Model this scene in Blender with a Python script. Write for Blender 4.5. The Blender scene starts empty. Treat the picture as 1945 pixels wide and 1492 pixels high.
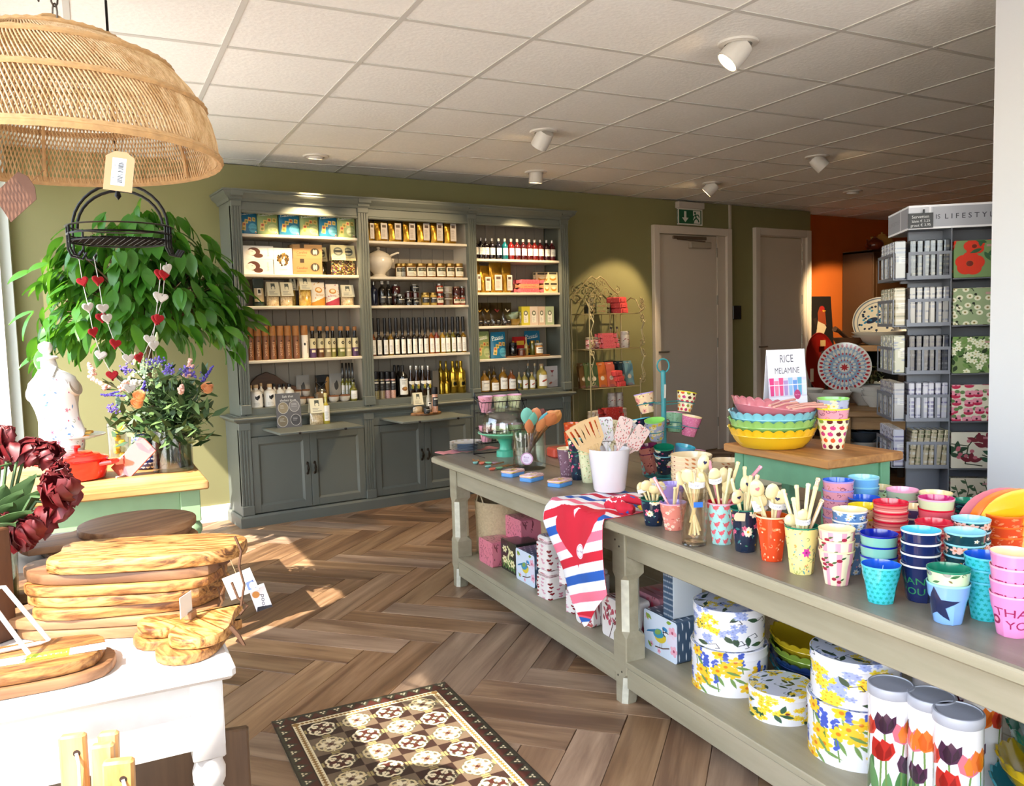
import bpy,math,random
import numpy as np
from mathutils import Vector,Matrix
PI=math.pi
rnd=random.Random(7)
SC=bpy.context.scene
COL=SC.collection
# ------------------------------------------------------------------ camera
F_PX,YAW,PITCH,ROLL,CAM_Z,IW,IH=1577.62,0.573612,0.078856,-0.026978,1.37,1945,1492
_cy,_sy,_cp,_sp=math.cos(YAW),math.sin(YAW),math.cos(PITCH),math.sin(PITCH)
FWD=Vector((_sy*_cp,_cy*_cp,-_sp))
_r0=Vector((_cy,-_sy,0));_u0=_r0.cross(FWD)
RGT=math.cos(ROLL)*_r0+math.sin(ROLL)*_u0
UPV=-math.sin(ROLL)*_r0+math.cos(ROLL)*_u0
EYE=Vector((0,0,CAM_Z))
cam_data=bpy.data.cameras.new('camera')
cam_data.sensor_width=36;cam_data.lens=F_PX*36/IW;cam_data.clip_start=0.05
cam=bpy.data.objects.new('camera',cam_data)
cam.matrix_world=Matrix(((RGT.x,UPV.x,-FWD.x,0),(RGT.y,UPV.y,-FWD.y,0),(RGT.z,UPV.z,-FWD.z,CAM_Z),(0,0,0,1)))
COL.objects.link(cam);SC.camera=cam
def ray(px,py):return FWD+RGT*((px-IW/2)/F_PX)-UPV*((py-IH/2)/F_PX)
def PZ(px,py,z=0.0):  # the point of the level plane at height z seen at a pixel
 d=ray(px,py);return EYE+d*((z-CAM_Z)/d.z)
def PY(px,py,y):  # the point of the upright plane parallel to the back wall at depth y
 d=ray(px,py);return EYE+d*(y/d.y)
def PL(px,py,p,n):  # the point of any plane
 d=ray(px,py);n=Vector(n);return EYE+d*((Vector(p)-EYE).dot(n)/d.dot(n))
# ------------------------------------------------------------------ sky, sun, exposure
SC.view_settings.view_transform='Standard';SC.view_settings.look='None'
SC.view_settings.gamma=1.0;SC.view_settings.use_curve_mapping=False
SC.view_settings.exposure=0.6
SC.cycles.use_denoising=True
SC.cycles.max_bounces=10;SC.cycles.diffuse_bounces=6;SC.cycles.transparent_max_bounces=24
SC.cycles.caustics_reflective=False;SC.cycles.caustics_refractive=False
SC.cycles.sample_clamp_indirect=6.0
W=bpy.data.worlds.new('sky');SC.world=W;W.use_nodes=True
wn=W.node_tree.nodes;wl=W.node_tree.links
sky=wn.new('ShaderNodeTexSky');sky.sky_type='NISHITA';sky.sun_disc=False
sky.sun_elevation=math.radians(50);sky.sun_rotation=math.radians(64+180);sky.altitude=0
wn['Background'].inputs['Strength'].default_value=0.85
hsv=wn.new('ShaderNodeHueSaturation');hsv.inputs['Saturation'].default_value=.7
wl.new(sky.outputs['Color'],hsv.inputs['Color']);wl.new(hsv.outputs['Color'],wn['Background'].inputs['Color'])
SUN_DIR=Vector((0.9*math.cos(math.radians(50)),0.435*math.cos(math.radians(50)),-math.sin(math.radians(50))))
sd=bpy.data.lights.new('sun','SUN');sd.energy=13.0;sd.angle=math.radians(0.53);sd.color=(1.0,0.93,0.82)
sun=bpy.data.objects.new('sun',sd);sun.rotation_euler=SUN_DIR.to_track_quat('-Z','Y').to_euler();sun.location=(-6,-2,7)
COL.objects.link(sun)
GA=-6.09*PI/180  # the shop grid (ceiling tiles, tables, facade) is turned this much against the back wall
GX=Vector((math.cos(GA),math.sin(GA),0));GY=Vector((-math.sin(GA),math.cos(GA),0))
# ------------------------------------------------------------------ helpers: colour, materials
def lin(c):return c/12.92 if c<=0.04045 else((c+0.055)/1.055)**2.4
def hx(h):
 h=h.lstrip('#');h=''.join(c*2 for c in h) if len(h)==3 else h;return tuple(int(h[i:i+2],16)/255 for i in(0,2,4))
def rgba(h):return tuple(lin(c) for c in hx(h))+(1.0,)
MC={}
def newmat(name):
 m=bpy.data.materials.new(name);m.use_nodes=True
 return m,m.node_tree.nodes,m.node_tree.links,m.node_tree.nodes['Principled BSDF']
def mat(h,rough=0.5,metal=0.0,coat=0.0,noise=0.0,nscale=20.0,bump=0.0,trans=0.0,sub=0.0,alpha=1.0):
 k=(h,rough,metal,coat,noise,nscale,bump,trans,sub,alpha)
 if k in MC:return MC[k]
 m,n,l,b=newmat('paint_'+h.strip('#'))
 b.inputs['Base Color'].default_value=rgba(h);b.inputs['Roughness'].default_value=rough
 b.inputs['Metallic'].default_value=metal;b.inputs['Coat Weight'].default_value=coat;b.inputs['Coat Roughness'].default_value=0.08
 b.inputs['Transmission Weight'].default_value=trans
 if noise or bump:
  tc=n.new('ShaderNodeTexCoord');nz=n.new('ShaderNodeTexNoise');nz.inputs['Scale'].default_value=nscale;nz.inputs['Detail'].default_value=5
  l.new(tc.outputs['Object'],nz.inputs['Vector'])
  if noise:
   hs=n.new('ShaderNodeMapRange');hs.inputs['From Min'].default_value=.3;hs.inputs['From Max'].default_value=.7
   hs.inputs['To Min'].default_value=1-noise;hs.inputs['To Max'].default_value=1+noise
   l.new(nz.outputs['Fac'],hs.inputs['Value'])
   mx=n.new('ShaderNodeVectorMath');mx.operation='SCALE';mx.inputs[0].default_value=rgba(h)[:3]
   l.new(hs.outputs['Result'],mx.inputs['Scale']);l.new(mx.outputs['Vector'],b.inputs['Base Color'])
  if bump:
   bp=n.new('ShaderNodeBump');bp.inputs['Strength'].default_value=bump;bp.inputs['Distance'].default_value=0.01
   l.new(nz.outputs['Fac'],bp.inputs['Height']);l.new(bp.outputs['Normal'],b.inputs['Normal'])
 MC[k]=m;return m
def glass(h='#ffffff',rough=0.02,ior=1.3,tint=0.9):
 # thin clear glass: what is behind shows through, with a mirror sheen that grows at a slant
 k=('glass',h,rough,ior,tint)
 if k in MC:return MC[k]
 m,n,l,b=newmat('glass');n.remove(b)
 t=n.new('ShaderNodeBsdfTransparent');c=rgba(h);t.inputs['Color'].default_value=(c[0]*tint,c[1]*tint,c[2]*tint,1)
 g=n.new('ShaderNodeBsdfGlossy');g.inputs['Roughness'].default_value=rough
 lw=n.new('ShaderNodeLayerWeight');lw.inputs['Blend'].default_value=.5;pw=n.new('ShaderNodeMath');pw.operation='POWER';pw.inputs[1].default_value=4.0
 l.new(lw.outputs['Facing'],pw.inputs[0]);fr=n.new('ShaderNodeMath');fr.operation='MULTIPLY_ADD';fr.inputs[1].default_value=.8;fr.inputs[2].default_value=.16*(ior-1)
 l.new(pw.outputs[0],fr.inputs[0]);mx=n.new('ShaderNodeMixShader')
 l.new(fr.outputs[0],mx.inputs[0]);l.new(t.outputs[0],mx.inputs[1]);l.new(g.outputs[0],mx.inputs[2])
 l.new(mx.outputs[0],n['Material Output'].inputs['Surface'])
 MC[k]=m;return m
def emit(h,s):
 k=('emit',h,s)
 if k in MC:return MC[k]
 m,n,l,b=newmat('lamp_glow');b.inputs['Base Color'].default_value=rgba(h)
 b.inputs['Emission Color'].default_value=rgba(h);b.inputs['Emission Strength'].default_value=s
 MC[k]=m;return m
def wood(c1,c2,scale=8.0,axis=0,rough=0.5,stretch=9.0,rand=True,dist=1.2,coat=0.0,c3=None,contrast=(.35,.68)):
 # grain runs along one local axis; each object gets its own offset
 k=('wood',c1,c2,scale,axis,rough,stretch,rand,dist,coat,c3,contrast)
 if k in MC:return MC[k]
 m,n,l,b=newmat('wood')
 tc=n.new('ShaderNodeTexCoord');mp=n.new('ShaderNodeMapping');sc=[scale]*3;sc[axis]=scale/stretch
 mp.inputs['Scale'].default_value=sc;l.new(tc.outputs['Object'],mp.inputs['Vector'])
 oi=n.new('ShaderNodeObjectInfo')
 if rand:
  ml=n.new('ShaderNodeMath');ml.operation='MULTIPLY';ml.inputs[1].default_value=37.0;l.new(oi.outputs['Random'],ml.inputs[0])
  cb=n.new('ShaderNodeCombineXYZ')
  for i in range(3):l.new(ml.outputs[0],cb.inputs[i])
  l.new(cb.outputs[0],mp.inputs['Location'])
 nz=n.new('ShaderNodeTexNoise');nz.inputs['Scale'].default_value=1.0;nz.inputs['Detail'].default_value=7;nz.inputs['Roughness'].default_value=.62;nz.inputs['Distortion'].default_value=dist
 l.new(mp.outputs[0],nz.inputs['Vector'])
 n2=n.new('ShaderNodeTexNoise');n2.inputs['Scale'].default_value=5.0;n2.inputs['Detail'].default_value=3;l.new(mp.outputs[0],n2.inputs['Vector'])
 ad=n.new('ShaderNodeMath');ad.operation='MULTIPLY_ADD';ad.inputs[1].default_value=.35;l.new(n2.outputs['Fac'],ad.inputs[0]);
 sb=n.new('ShaderNodeMath');sb.operation='SUBTRACT';sb.inputs[1].default_value=.175;l.new(nz.outputs['Fac'],sb.inputs[0]);l.new(sb.outputs[0],ad.inputs[2])
 cr=n.new('ShaderNodeValToRGB');cr.color_ramp.elements[0].position=contrast[0];cr.color_ramp.elements[1].position=contrast[1]
 cr.color_ramp.elements[0].color=rgba(c1);cr.color_ramp.elements[1].color=rgba(c2)
 if c3:
  e=cr.color_ramp.elements.new((contrast[0]+contrast[1])/2);e.color=rgba(c3)
 l.new(ad.outputs[0],cr.inputs[0])
 if rand:
  mr=n.new('ShaderNodeMapRange');mr.inputs['To Min'].default_value=.80;mr.inputs['To Max'].default_value=1.14;l.new(oi.outputs['Random'],mr.inputs['Value'])
  vm=n.new('ShaderNodeVectorMath');vm.operation='SCALE';l.new(cr.outputs[0],vm.inputs[0]);l.new(mr.outputs[0],vm.inputs['Scale']);l.new(vm.outputs[0],b.inputs['Base Color'])
 else:l.new(cr.outputs[0],b.inputs['Base Color'])
 bp=n.new('ShaderNodeBump');bp.inputs['Strength'].default_value=.12;bp.inputs['Distance'].default_value=.003;l.new(ad.outputs[0],bp.inputs['Height']);l.new(bp.outputs[0],b.inputs['Normal'])
 b.inputs['Roughness'].default_value=rough;b.inputs['Coat Weight'].default_value=coat
 MC[k]=m;return m
# ------------------------------------------------------------------ helpers: printed patterns, painted procedurally into pixels (y runs up)
class Tx:
 def __init__(s,w,h,bg='#ffffff'):
  s.w,s.h=w,h;s.a=np.empty((h,w,3),np.float32);s.a[:]=hx(bg)
 def _put(s,x0,y0,m,c,al=1.0):
  if isinstance(c,str):c=hx(c)
  h,w=m.shape
  ys=slice(max(0,y0),min(s.h,y0+h));
  if ys.start>=ys.stop:return
  xs=(np.arange(x0,x0+w))%s.w
  sub=m[ys.start-y0:ys.stop-y0]*al
  blk=s.a[ys.start:ys.stop][:,xs]
  s.a[ys.start:ys.stop,xs]=blk*(1-sub[...,None])+np.array(c,np.float32)*sub[...,None]
 def ell(s,cx,cy,rx,ry=None,c='#000',rot=0.0,al=1.0):
  ry=rx if ry is None else ry;R=max(rx,ry)+1.5
  x0,y0=int(cx-R),int(cy-R);nn=int(2*R)+2
  yy,xx=np.mgrid[0:nn,0:nn];dx=xx+x0+.5-cx;dy=yy+y0+.5-cy
  c_,s_=math.cos(rot),math.sin(rot);u=(dx*c_+dy*s_)/rx;v=(-dx*s_+dy*c_)/ry
  d=np.sqrt(u*u+v*v);s._put(x0,y0,np.clip((1-d)*min(rx,ry)+.5,0,1),c,al)
 def poly(s,pts,c='#000',al=1.0):
  p=np.array(pts,float);x0,y0=np.floor(p.min(0)).astype(int)-1;x1,y1=np.ceil(p.max(0)).astype(int)+1
  if x1-x0>4000 or y1-y0>4000:return
  m=np.zeros((y1-y0,x1-x0),np.float32)
  for ox in(.25,.75):
   yy,xx=np.mgrid[y0:y1,x0:x1];xx=xx+ox;yy=yy+(.25 if ox<.5 else .75)
   ins=np.zeros(m.shape,bool);q=np.roll(p,-1,0)
   for(ax,ay),(bx,by) in zip(p,q):
    if ay==by:continue
    ins^=((ay>yy)!=(by>yy))&(xx<(bx-ax)*(yy-ay)/(by-ay)+ax)
   m+=ins*.5
  s._put(x0,y0,m,c,al)
 def rect(s,x0,y0,x1,y1,c='#000',al=1.0):s.poly([(x0,y0),(x1,y0),(x1,y1),(x0,y1)],c,al)
 def line(s,pts,wd,c='#000',al=1.0):
  for(ax,ay),(bx,by) in zip(pts[:-1],pts[1:]):
   L=math.hypot(bx-ax,by-ay) or 1;nx,ny=-(by-ay)/L*wd/2,(bx-ax)/L*wd/2;ex,ey=(bx-ax)/L*wd*.25,(by-ay)/L*wd*.25
   s.poly([(ax+nx-ex,ay+ny-ey),(bx+nx+ex,by+ny+ey),(bx-nx+ex,by-ny+ey),(ax-nx-ex,ay-ny-ey)],c,al)
 def heart(s,cx,cy,r,c,rot=0.0):
  P=[]
  for i in range(26):
   t=2*PI*i/26;x=16*math.sin(t)**3;y=13*math.cos(t)-5*math.cos(2*t)-2*math.cos(3*t)-math.cos(4*t)
   x,y=x*r/16,y*r/16;P.append((cx+x*math.cos(rot)-y*math.sin(rot),cy+x*math.sin(rot)+y*math.cos(rot)))
  s.poly(P,c)
 def star(s,cx,cy,r,c,n=5,k=.45,rot=PI/2):
  s.poly([(cx+(r if i%2==0 else r*k)*math.cos(rot+PI*i/n),cy+(r if i%2==0 else r*k)*math.sin(rot+PI*i/n)) for i in range(2*n)],c)
 def leaf(s,x,y,ln,wd,rot,c,al=1.0,vein=None):
  P=[(t*ln,math.sin(PI*t**.85)*wd*.5) for t in np.linspace(0,1,8)];P+=[(t*ln,-math.sin(PI*t**.85)*wd*.5) for t in np.linspace(1,0,8)[1:-1]]
  c_,s_=math.cos(rot),math.sin(rot);s.poly([(x+a*c_-b*s_,y+a*s_+b*c_) for a,b in P],c,al)
  if vein:s.line([(x,y),(x+ln*.9*c_,y+ln*.9*s_)],max(1,wd*.08),vein)
 def flower(s,x,y,r,c,ctr,n=6,rot=0.0,pr=.5):
  for i in range(n):
   a=rot+2*PI*i/n;s.ell(x+math.cos(a)*r*.55,y+math.sin(a)*r*.55,r*.5,r*pr*.62,c,a)
  s.ell(x,y,r*.26,None,ctr)
 def text(s,t,x,y,size,c='#000',rot=0.0,font=None,al=1.0,center=True,sx=1.0):
  tri,wd=text_tris(t);
  c_,s_=math.cos(rot),math.sin(rot);off=wd/2 if center else 0
  for T in tri:
   s.poly([(x+((px-off)*c_*sx-(py-.35)*s_)*size,y+((px-off)*s_*sx+(py-.35)*c_)*size) for px,py in T],c,al)
 def lines(s,x0,x1,y0,y1,n,c,wd=1.2,al=.8):
  for i in range(n):
   y=y1-(y1-y0)*(i+.5)/n;e=x0+(x1-x0)*(.55+.45*rnd.random());s.rect(x0,y-wd/2,e,y+wd/2,c,al)
 def speck(s,n,cols,r0,r1,asp=1.0):
  for i in range(n):s.ell(rnd.random()*s.w,rnd.random()*s.h,r0+(r1-r0)*rnd.random(),(r0+(r1-r0)*rnd.random())*asp,rnd.choice(cols),rnd.random()*PI)
 def image(s,name):
  im=bpy.data.images.new(name,s.w,s.h);px=np.ones((s.h,s.w,4),np.float32);px[...,:3]=np.clip(s.a,0,1)
  im.pixels.foreach_set(px.ravel());im.update();im.pack();return im
 def mat(s,name='print',rough=.4,coat=0.0,metal=0.0,rep=None,bump=0.0,trans=0.0):
  m,n,l,b=newmat(name);ti=n.new('ShaderNodeTexImage');ti.image=s.image(name);tc=n.new('ShaderNodeUVMap')
  if rep:
   mp=n.new('ShaderNodeMapping');mp.inputs['Scale'].default_value=(rep[0],rep[1],1);l.new(tc.outputs[0],mp.inputs['Vector']);l.new(mp.outputs[0],ti.inputs['Vector'])
  else:l.new(tc.outputs[0],ti.inputs['Vector'])
  l.new(ti.outputs['Color'],b.inputs['Base Color']);b.inputs['Roughness'].default_value=rough;b.inputs['Coat Weight'].default_value=coat;b.inputs['Coat Roughness'].default_value=.06;b.inputs['Metallic'].default_value=metal
  return m
TT={}
def text_tris(t):
 if t in TT:return TT[t]
 cu=bpy.data.curves.new('lettering','FONT');cu.body=t;cu.resolution_u=3
 o=bpy.data.objects.new('lettering',cu);me=o.to_mesh();me.calc_loop_triangles()
 v=[(p.co.x,p.co.y) for p in me.vertices];T=[[v[i] for i in lt.vertices] for lt in me.loop_triangles]
 wd=max((p[0] for p in v),default=0);o.to_mesh_clear();bpy.data.objects.remove(o);bpy.data.curves.remove(cu)
 TT[t]=(T,wd);return TT[t]
# ------------------------------------------------------------------ helpers: mesh building
def frame(d):
 d=d.normalized();a=Vector((0,0,1)) if abs(d.z)<.9 else Vector((1,0,0));x=d.cross(a).normalized();return x,d.cross(x).normalized()
class B:  # collects faces of ONE mesh; faces carry a material slot and UVs
 def __init__(s):s.V=[];s.F=[];s.U=[];s.M=[]
 def add(s,V,F,mi=0,uv=None,mx=None):
  o=len(s.V);s.V+=[tuple(mx@Vector(v)) for v in V] if mx is not None else[tuple(v) for v in V]
  for k,f in enumerate(F):
   s.F.append(tuple(i+o for i in f));s.M.append(mi if not isinstance(mi,(list,tuple)) else mi[k])
   s.U.append([uv[i] for i in f] if isinstance(uv,list) and len(uv)==len(V) and not isinstance(uv[0],list) else(uv[k] if uv else[(0,0)]*len(f)))
  return s
 def box(s,x0,x1,y0,y1,z0,z1,mi=0,mx=None,bev=0.0):
  # UV: each side face spans 0..1
  if bev>0:
   b=min(bev,(x1-x0)*.45,(y1-y0)*.45,(z1-z0)*.45)
   return s.prism([(x0+b,y0),(x1-b,y0),(x1,y0+b),(x1,y1-b),(x1-b,y1),(x0+b,y1),(x0,y1-b),(x0,y0+b)],z0,z1,bev=b,mi=mi,mx=mx)
  V=[(x0,y0,z0),(x1,y0,z0),(x1,y1,z0),(x0,y1,z0),(x0,y0,z1),(x1,y0,z1),(x1,y1,z1),(x0,y1,z1)]
  F=[(0,3,2,1),(4,5,6,7),(0,1,5,4),(1,2,6,5),(2,3,7,6),(3,0,4,7)]
  q=[(0,0),(1,0),(1,1),(0,1)]
  return s.add(V,F,mi,[q]*6,mx)
 def prism(s,pts,z0,z1,bev=0.0,mi=0,mx=None,top=None,bot=True,segs=1):
  # pts counter-clockwise; side UV runs around 0..1, top UV over the bounds
  n=len(pts);A=[Vector((p[0],p[1])) for p in pts]
  xs=[p.x for p in A];ys=[p.y for p in A];bx=(min(xs),max(xs),min(ys),max(ys))
  def off(d):
   R=[]
   for i in range(n):
    a,p,b=A[i-1],A[i],A[(i+1)%n]
    e1=(p-a).normalized() if(p-a).length>1e-9 else Vector((1,0));e2=(b-p).normalized() if(b-p).length>1e-9 else e1
    n1=Vector((-e1.y,e1.x));n2=Vector((-e2.y,e2.x));m_=(n1+n2);ln=m_.length_squared
    R.append(p+(m_*(2*d/ln) if ln>.3 else n1*d))
   return R
  rings=[]
  if bev>0:
   b=min(bev,(z1-z0)*.48)
   for j in range(segs+1):
    t=PI/2*j/segs;rings.append((off(b*(1-math.sin(t))),z0+b*(1-math.cos(t))))
   for j in range(segs+1):
    t=PI/2*(1-j/segs);rings.append((off(b*(1-math.sin(t))),z1-b*(1-math.cos(t))))
  else:rings=[(A,z0),(A,z1)]
  V=[];per=[0.0]
  for i in range(n):per.append(per[-1]+(A[(i+1)%n]-A[i]).length)
  per=[p/per[-1] for p in per]
  for P,z in rings:V+=[(p.x,p.y,z) for p in P]
  F=[];U=[];M=[]
  for j in range(len(rings)-1):
   v0=(rings[j][1]-z0)/(z1-z0);v1=(rings[j+1][1]-z0)/(z1-z0)
   for i in range(n):
    k=(i+1)%n;F.append((j*n+i,j*n+k,(j+1)*n+k,(j+1)*n+i));U.append([(per[i],v0),(per[i+1],v0),(per[i+1],v1),(per[i],v1)]);M.append(mi)
  tu=lambda p:((p.x-bx[0])/(bx[1]-bx[0]+1e-9),(p.y-bx[2])/(bx[3]-bx[2]+1e-9))
  L=(len(rings)-1)*n
  F.append(tuple(range(L,L+n)));U.append([tu(p) for p in rings[-1][0]]);M.append(mi if top is None else top)
  if bot:F.append(tuple(range(n-1,-1,-1)));U.append([tu(p) for p in rings[0][0]][::-1]);M.append(mi)
  return s.add(V,F,M,U,mx)
 def lathe(s,prof,n=24,mi=0,mx=None,rf=None,cap0=True,cap1=False,vmap=None,sq=None):
  # prof: (r, z[, material]); UV u runs round, v along z; rf(theta, z) scales the radius
  V=[];F=[];U=[];M=[];zs=[p[1] for p in prof];z0,z1=min(zs),max(zs)
  for j,p in enumerate(prof):
   for i in range(n):
    t=2*PI*i/n;k=rf(t,p[1]) if rf else 1.0;V.append((p[0]*k*math.cos(t),p[0]*k*math.sin(t)*(sq or 1),p[1]))
  vv=vmap or(lambda z:(z-z0)/(z1-z0+1e-9))
  for j in range(len(prof)-1):
   m_=prof[j+1][2] if len(prof[j+1])>2 else mi
   for i in range(n):
    k=(i+1)%n;F.append((j*n+i,j*n+k,(j+1)*n+k,(j+1)*n+i));M.append(m_)
    a,b_=vv(prof[j][1]),vv(prof[j+1][1]);U.append([(i/n,a),((i+1)/n,a),((i+1)/n,b_),(i/n,b_)])
  circ=[(.5+.5*math.cos(2*PI*i/n),.5+.5*math.sin(2*PI*i/n)) for i in range(n)]
  if cap0 and prof[0][0]>1e-6:F.append(tuple(range(n-1,-1,-1)));U.append(circ[::-1]);M.append(prof[1][2] if len(prof[1])>2 else mi)
  if cap1 and prof[-1][0]>1e-6:
   L=(len(prof)-1)*n;F.append(tuple(range(L,L+n)));U.append(circ);M.append(prof[-1][2] if len(prof[-1])>2 else mi)
  return s.add(V,F,M,U,mx)
 def tube(s,P,r,n=6,mi=0,closed=False,mx=None,flat=1.0,caps=True):
  P=[Vector(p) for p in P];m=len(P);V=[];up=None
  for j in range(m):
   a=P[(j-1)%m] if closed or j else P[j];b=P[(j+1)%m] if closed or j<m-1 else P[j]
   d=(b-a).normalized() if(b-a).length>1e-9 else Vector((0,0,1))
   if up is None:x,y=frame(d)
   else:
    x=up-d*up.dot(d);x=x.normalized() if x.length>1e-6 else frame(d)[0];y=d.cross(x)
   up=x;rr=r[j] if isinstance(r,(list,tuple)) else r
   for i in range(n):
    t=2*PI*i/n;V.append(P[j]+x*(rr*math.cos(t))+y*(rr*flat*math.sin(t)))
  F=[];U=[]
  for j in range(m if closed else m-1):
   j2=(j+1)%m
   for i in range(n):F.append((j*n+i,j*n+(i+1)%n,j2*n+(i+1)%n,j2*n+i));U.append([(i/n,j/m),((i+1)/n,j/m),((i+1)/n,(j+1)/m),(i/n,(j+1)/m)])
  if caps and not closed:F+=[tuple(range(n-1,-1,-1)),tuple(range((m-1)*n,m*n))];U+=[[(0,0)]*n]*2
  return s.add(V,F,mi,U,mx)
 def grid(s,fn,nu,nv,mi=0,mx=None,thick=0.0,cu=False):
  # fn(u, v) -> point; a sheet, given thickness along its normal when thick > 0
  P=[[Vector(fn(i/nu,j/nv)) for i in range(nu+1)] for j in range(nv+1)];w=nu+1
  V=[p for r_ in P for p in r_];F=[];U=[]
  for j in range(nv):
   for i in range(nu):
    F.append((j*w+i,j*w+i+1,(j+1)*w+i+1,(j+1)*w+i));U.append([(i/nu,j/nv),((i+1)/nu,j/nv),((i+1)/nu,(j+1)/nv),(i/nu,(j+1)/nv)])
  if thick>0:
   N=[]
   for j in range(nv+1):
    for i in range(nu+1):
     a=P[j][min(nu,i+1)]-P[j][max(0,i-1)];b=P[min(nv,j+1)][i]-P[max(0,j-1)][i];N.append(a.cross(b).normalized() if a.cross(b).length>1e-12 else Vector((0,0,1)))
   K=len(V);V+=[v-n_*thick for v,n_ in zip(V,N)]
   for f,u in list(zip(F,U)):F.append(tuple(i+K for i in f[::-1]));U.append(u[::-1])
   bd=[i for i in range(nu+1)]+[j*w+nu for j in range(1,nv+1)]+[nv*w+i for i in range(nu-1,-1,-1)]+[j*w for j in range(nv-1,0,-1)]
   for a,b in zip(bd,bd[1:]+bd[:1]):F.append((b,a,a+K,b+K));U.append([(.5,.5)]*4)
  return s.add(V,F,mi,U,mx)
 def mesh(s,name='mesh',mats=(),smooth=True,ang=38):
  me=bpy.data.meshes.new(name);me.from_pydata(s.V,[],s.F);me.update()
  ul=me.uv_layers.new(name='UVMap');fl=[c for u in s.U for p in u for c in p]
  if len(fl)==2*len(me.loops):ul.data.foreach_set('uv',fl)
  mats=mats if isinstance(mats,(list,tuple)) else[mats]
  for m in mats:me.materials.append(m)
  if len(mats)>1:me.polygons.foreach_set('material_index',s.M)
  if smooth:
   me.polygons.foreach_set('use_smooth',[True]*len(me.polygons));me.set_sharp_from_angle(angle=math.radians(ang))
  return me
def TR(x=0,y=0,z=0,rx=0,ry=0,rz=0,s=1.0):
 return Matrix.Translation((x,y,z))@Matrix.Rotation(rz,4,'Z')@Matrix.Rotation(ry,4,'Y')@Matrix.Rotation(rx,4,'X')@Matrix.Diagonal((s,s,s,1) if not isinstance(s,tuple) else s+(1,))
# ------------------------------------------------------------------ helpers: objects
def props(o,label=None,cat=None,group=None,kind=None):
 if label:o['label']=label
 if cat:o['category']=cat
 if group:o['group']=group
 if kind:o['kind']=kind
 return o
def empty(name,label,cat,loc=(0,0,0),rz=0.0,group=None):
 o=bpy.data.objects.new(name,None);o.empty_display_size=.05;COL.objects.link(o);o.location=loc;o.rotation_euler=(0,0,rz)
 return props(o,label,cat,group)
KID={}
def ob(name,me,mats=None,parent=None,loc=None,rot=None,label=None,cat=None,group=None,kind=None,mx=None,smooth=True,ang=38):
 if isinstance(me,B):me=me.mesh(name,mats,smooth,ang)
 o=bpy.data.objects.new(name,me);COL.objects.link(o)
 if parent:o.parent=parent;KID.setdefault(parent.name,[]).append(o)
 if mx is not None:o.matrix_local=mx
 if loc is not None:o.location=loc
 if rot is not None:o.rotation_euler=rot
 return props(o,label,cat,group,kind)
def kids(o):return KID.get(o.name,[])
def copy_of(o,label=None,loc=None,rz=None,group=None,rot=None):  # a thing with copies of its parts and sub-parts
 r=o.copy();COL.objects.link(r)
 def rec(a,b):
  for ch in kids(a):
   c=ch.copy();COL.objects.link(c);c.parent=b;KID.setdefault(b.name,[]).append(c);rec(ch,c)
 rec(o,r)
 if label:r['label']=label
 if group:r['group']=group
 if loc is not None:r.location=loc
 if rz is not None:r.rotation_euler=(0,0,rz)
 if rot is not None:r.rotation_euler=rot
 return r
ORD=['first','second','third','fourth','fifth','sixth','seventh','eighth','ninth','tenth','eleventh','twelfth','thirteenth','fourteenth','fifteenth','sixteenth','seventeenth','eighteenth']
def rrect(x0,x1,y0,y1,r,k=4):
 P=[]
 for cx,cy,a in((x1-r,y1-r,0),(x0+r,y1-r,PI/2),(x0+r,y0+r,PI),(x1-r,y0+r,1.5*PI)):
  for i in range(k+1):P.append((cx+r*math.cos(a+PI/2*i/k),cy+r*math.sin(a+PI/2*i/k)))
 return P
# ------------------------------------------------------------------ the room
CEIL=2.615;YB=6.29
paint_green=mat('#88845a',.8,noise=.03,nscale=3,bump=.02)
paint_orange=mat('#c2611b',.75,noise=.04,nscale=3)
paint_white=mat('#d9d8d4',.6)
def S(name,b,m,parent=None,**k):return ob(name,b,m,parent,kind=None if parent else 'structure',**k)
def gpt(x,y):return GX*x+GY*y  # shop-grid coordinates to world
def gbox(b,P,x0,x1,y0,y1,z0,z1,mi=0,bev=0):  # a box laid along the shop grid from a world point
 return b.box(x0,x1,y0,y1,z0,z1,mi,TR(P[0],P[1],0,0,0,GA),bev)
# floor: base slab and the single planks of the herringbone
FP=Vector((.25,YB,0));FGX=FP.dot(GX)
S('floor',gbox(B(),FP,-.1,12.5,-7.95,1.5,-.06,-.006),mat('#6b4f38',.9));floor=bpy.data.objects['floor']
PW,PLN=.15,.75;A0=GA-PI/4
dp=Vector((math.cos(A0),math.sin(A0),0));dq=Vector((-dp.y,dp.x,0))
anc=Vector((1.217,3.199,0))
plank_me=[]
for c1,c2,c3 in(('#6d5039','#a88968','#8f7051'),('#715641','#ac8e71','#92755a'),('#654932','#9d7d60','#846548'),('#765d4a','#b0967d','#977e68')):
 plank_me.append(B().prism([(0,0),(PLN-.002,0),(PLN-.002,PW-.002),(0,PW-.002)],-.008,0,bev=.0012).mesh('plank',wood(c1,c2,7.0,0,.42,11.0,True,1.0,c3=c3),smooth=False))
far=B();nplank=0;frng=random.Random(3);cand=[]
for i in range(-60,70):
 for n in range(-8,9):
  for typ in(0,1):
   if typ==0:p,q,rot=i+10*n,i,A0
   else:p,q,rot=i+10*n+6,i-4,A0+PI/2
   o=anc+dp*((p-5)*PW)+dq*(q*PW)
   c=o+(dp*(PLN/2)+dq*(PW/2) if typ==0 else dq*(PLN/2)-dp*(PW/2))
   if c.dot(GX)>FGX-.3 and c.x<11.6 and-1.6<c.y<6.5:cand.append((o,rot,c))
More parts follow.
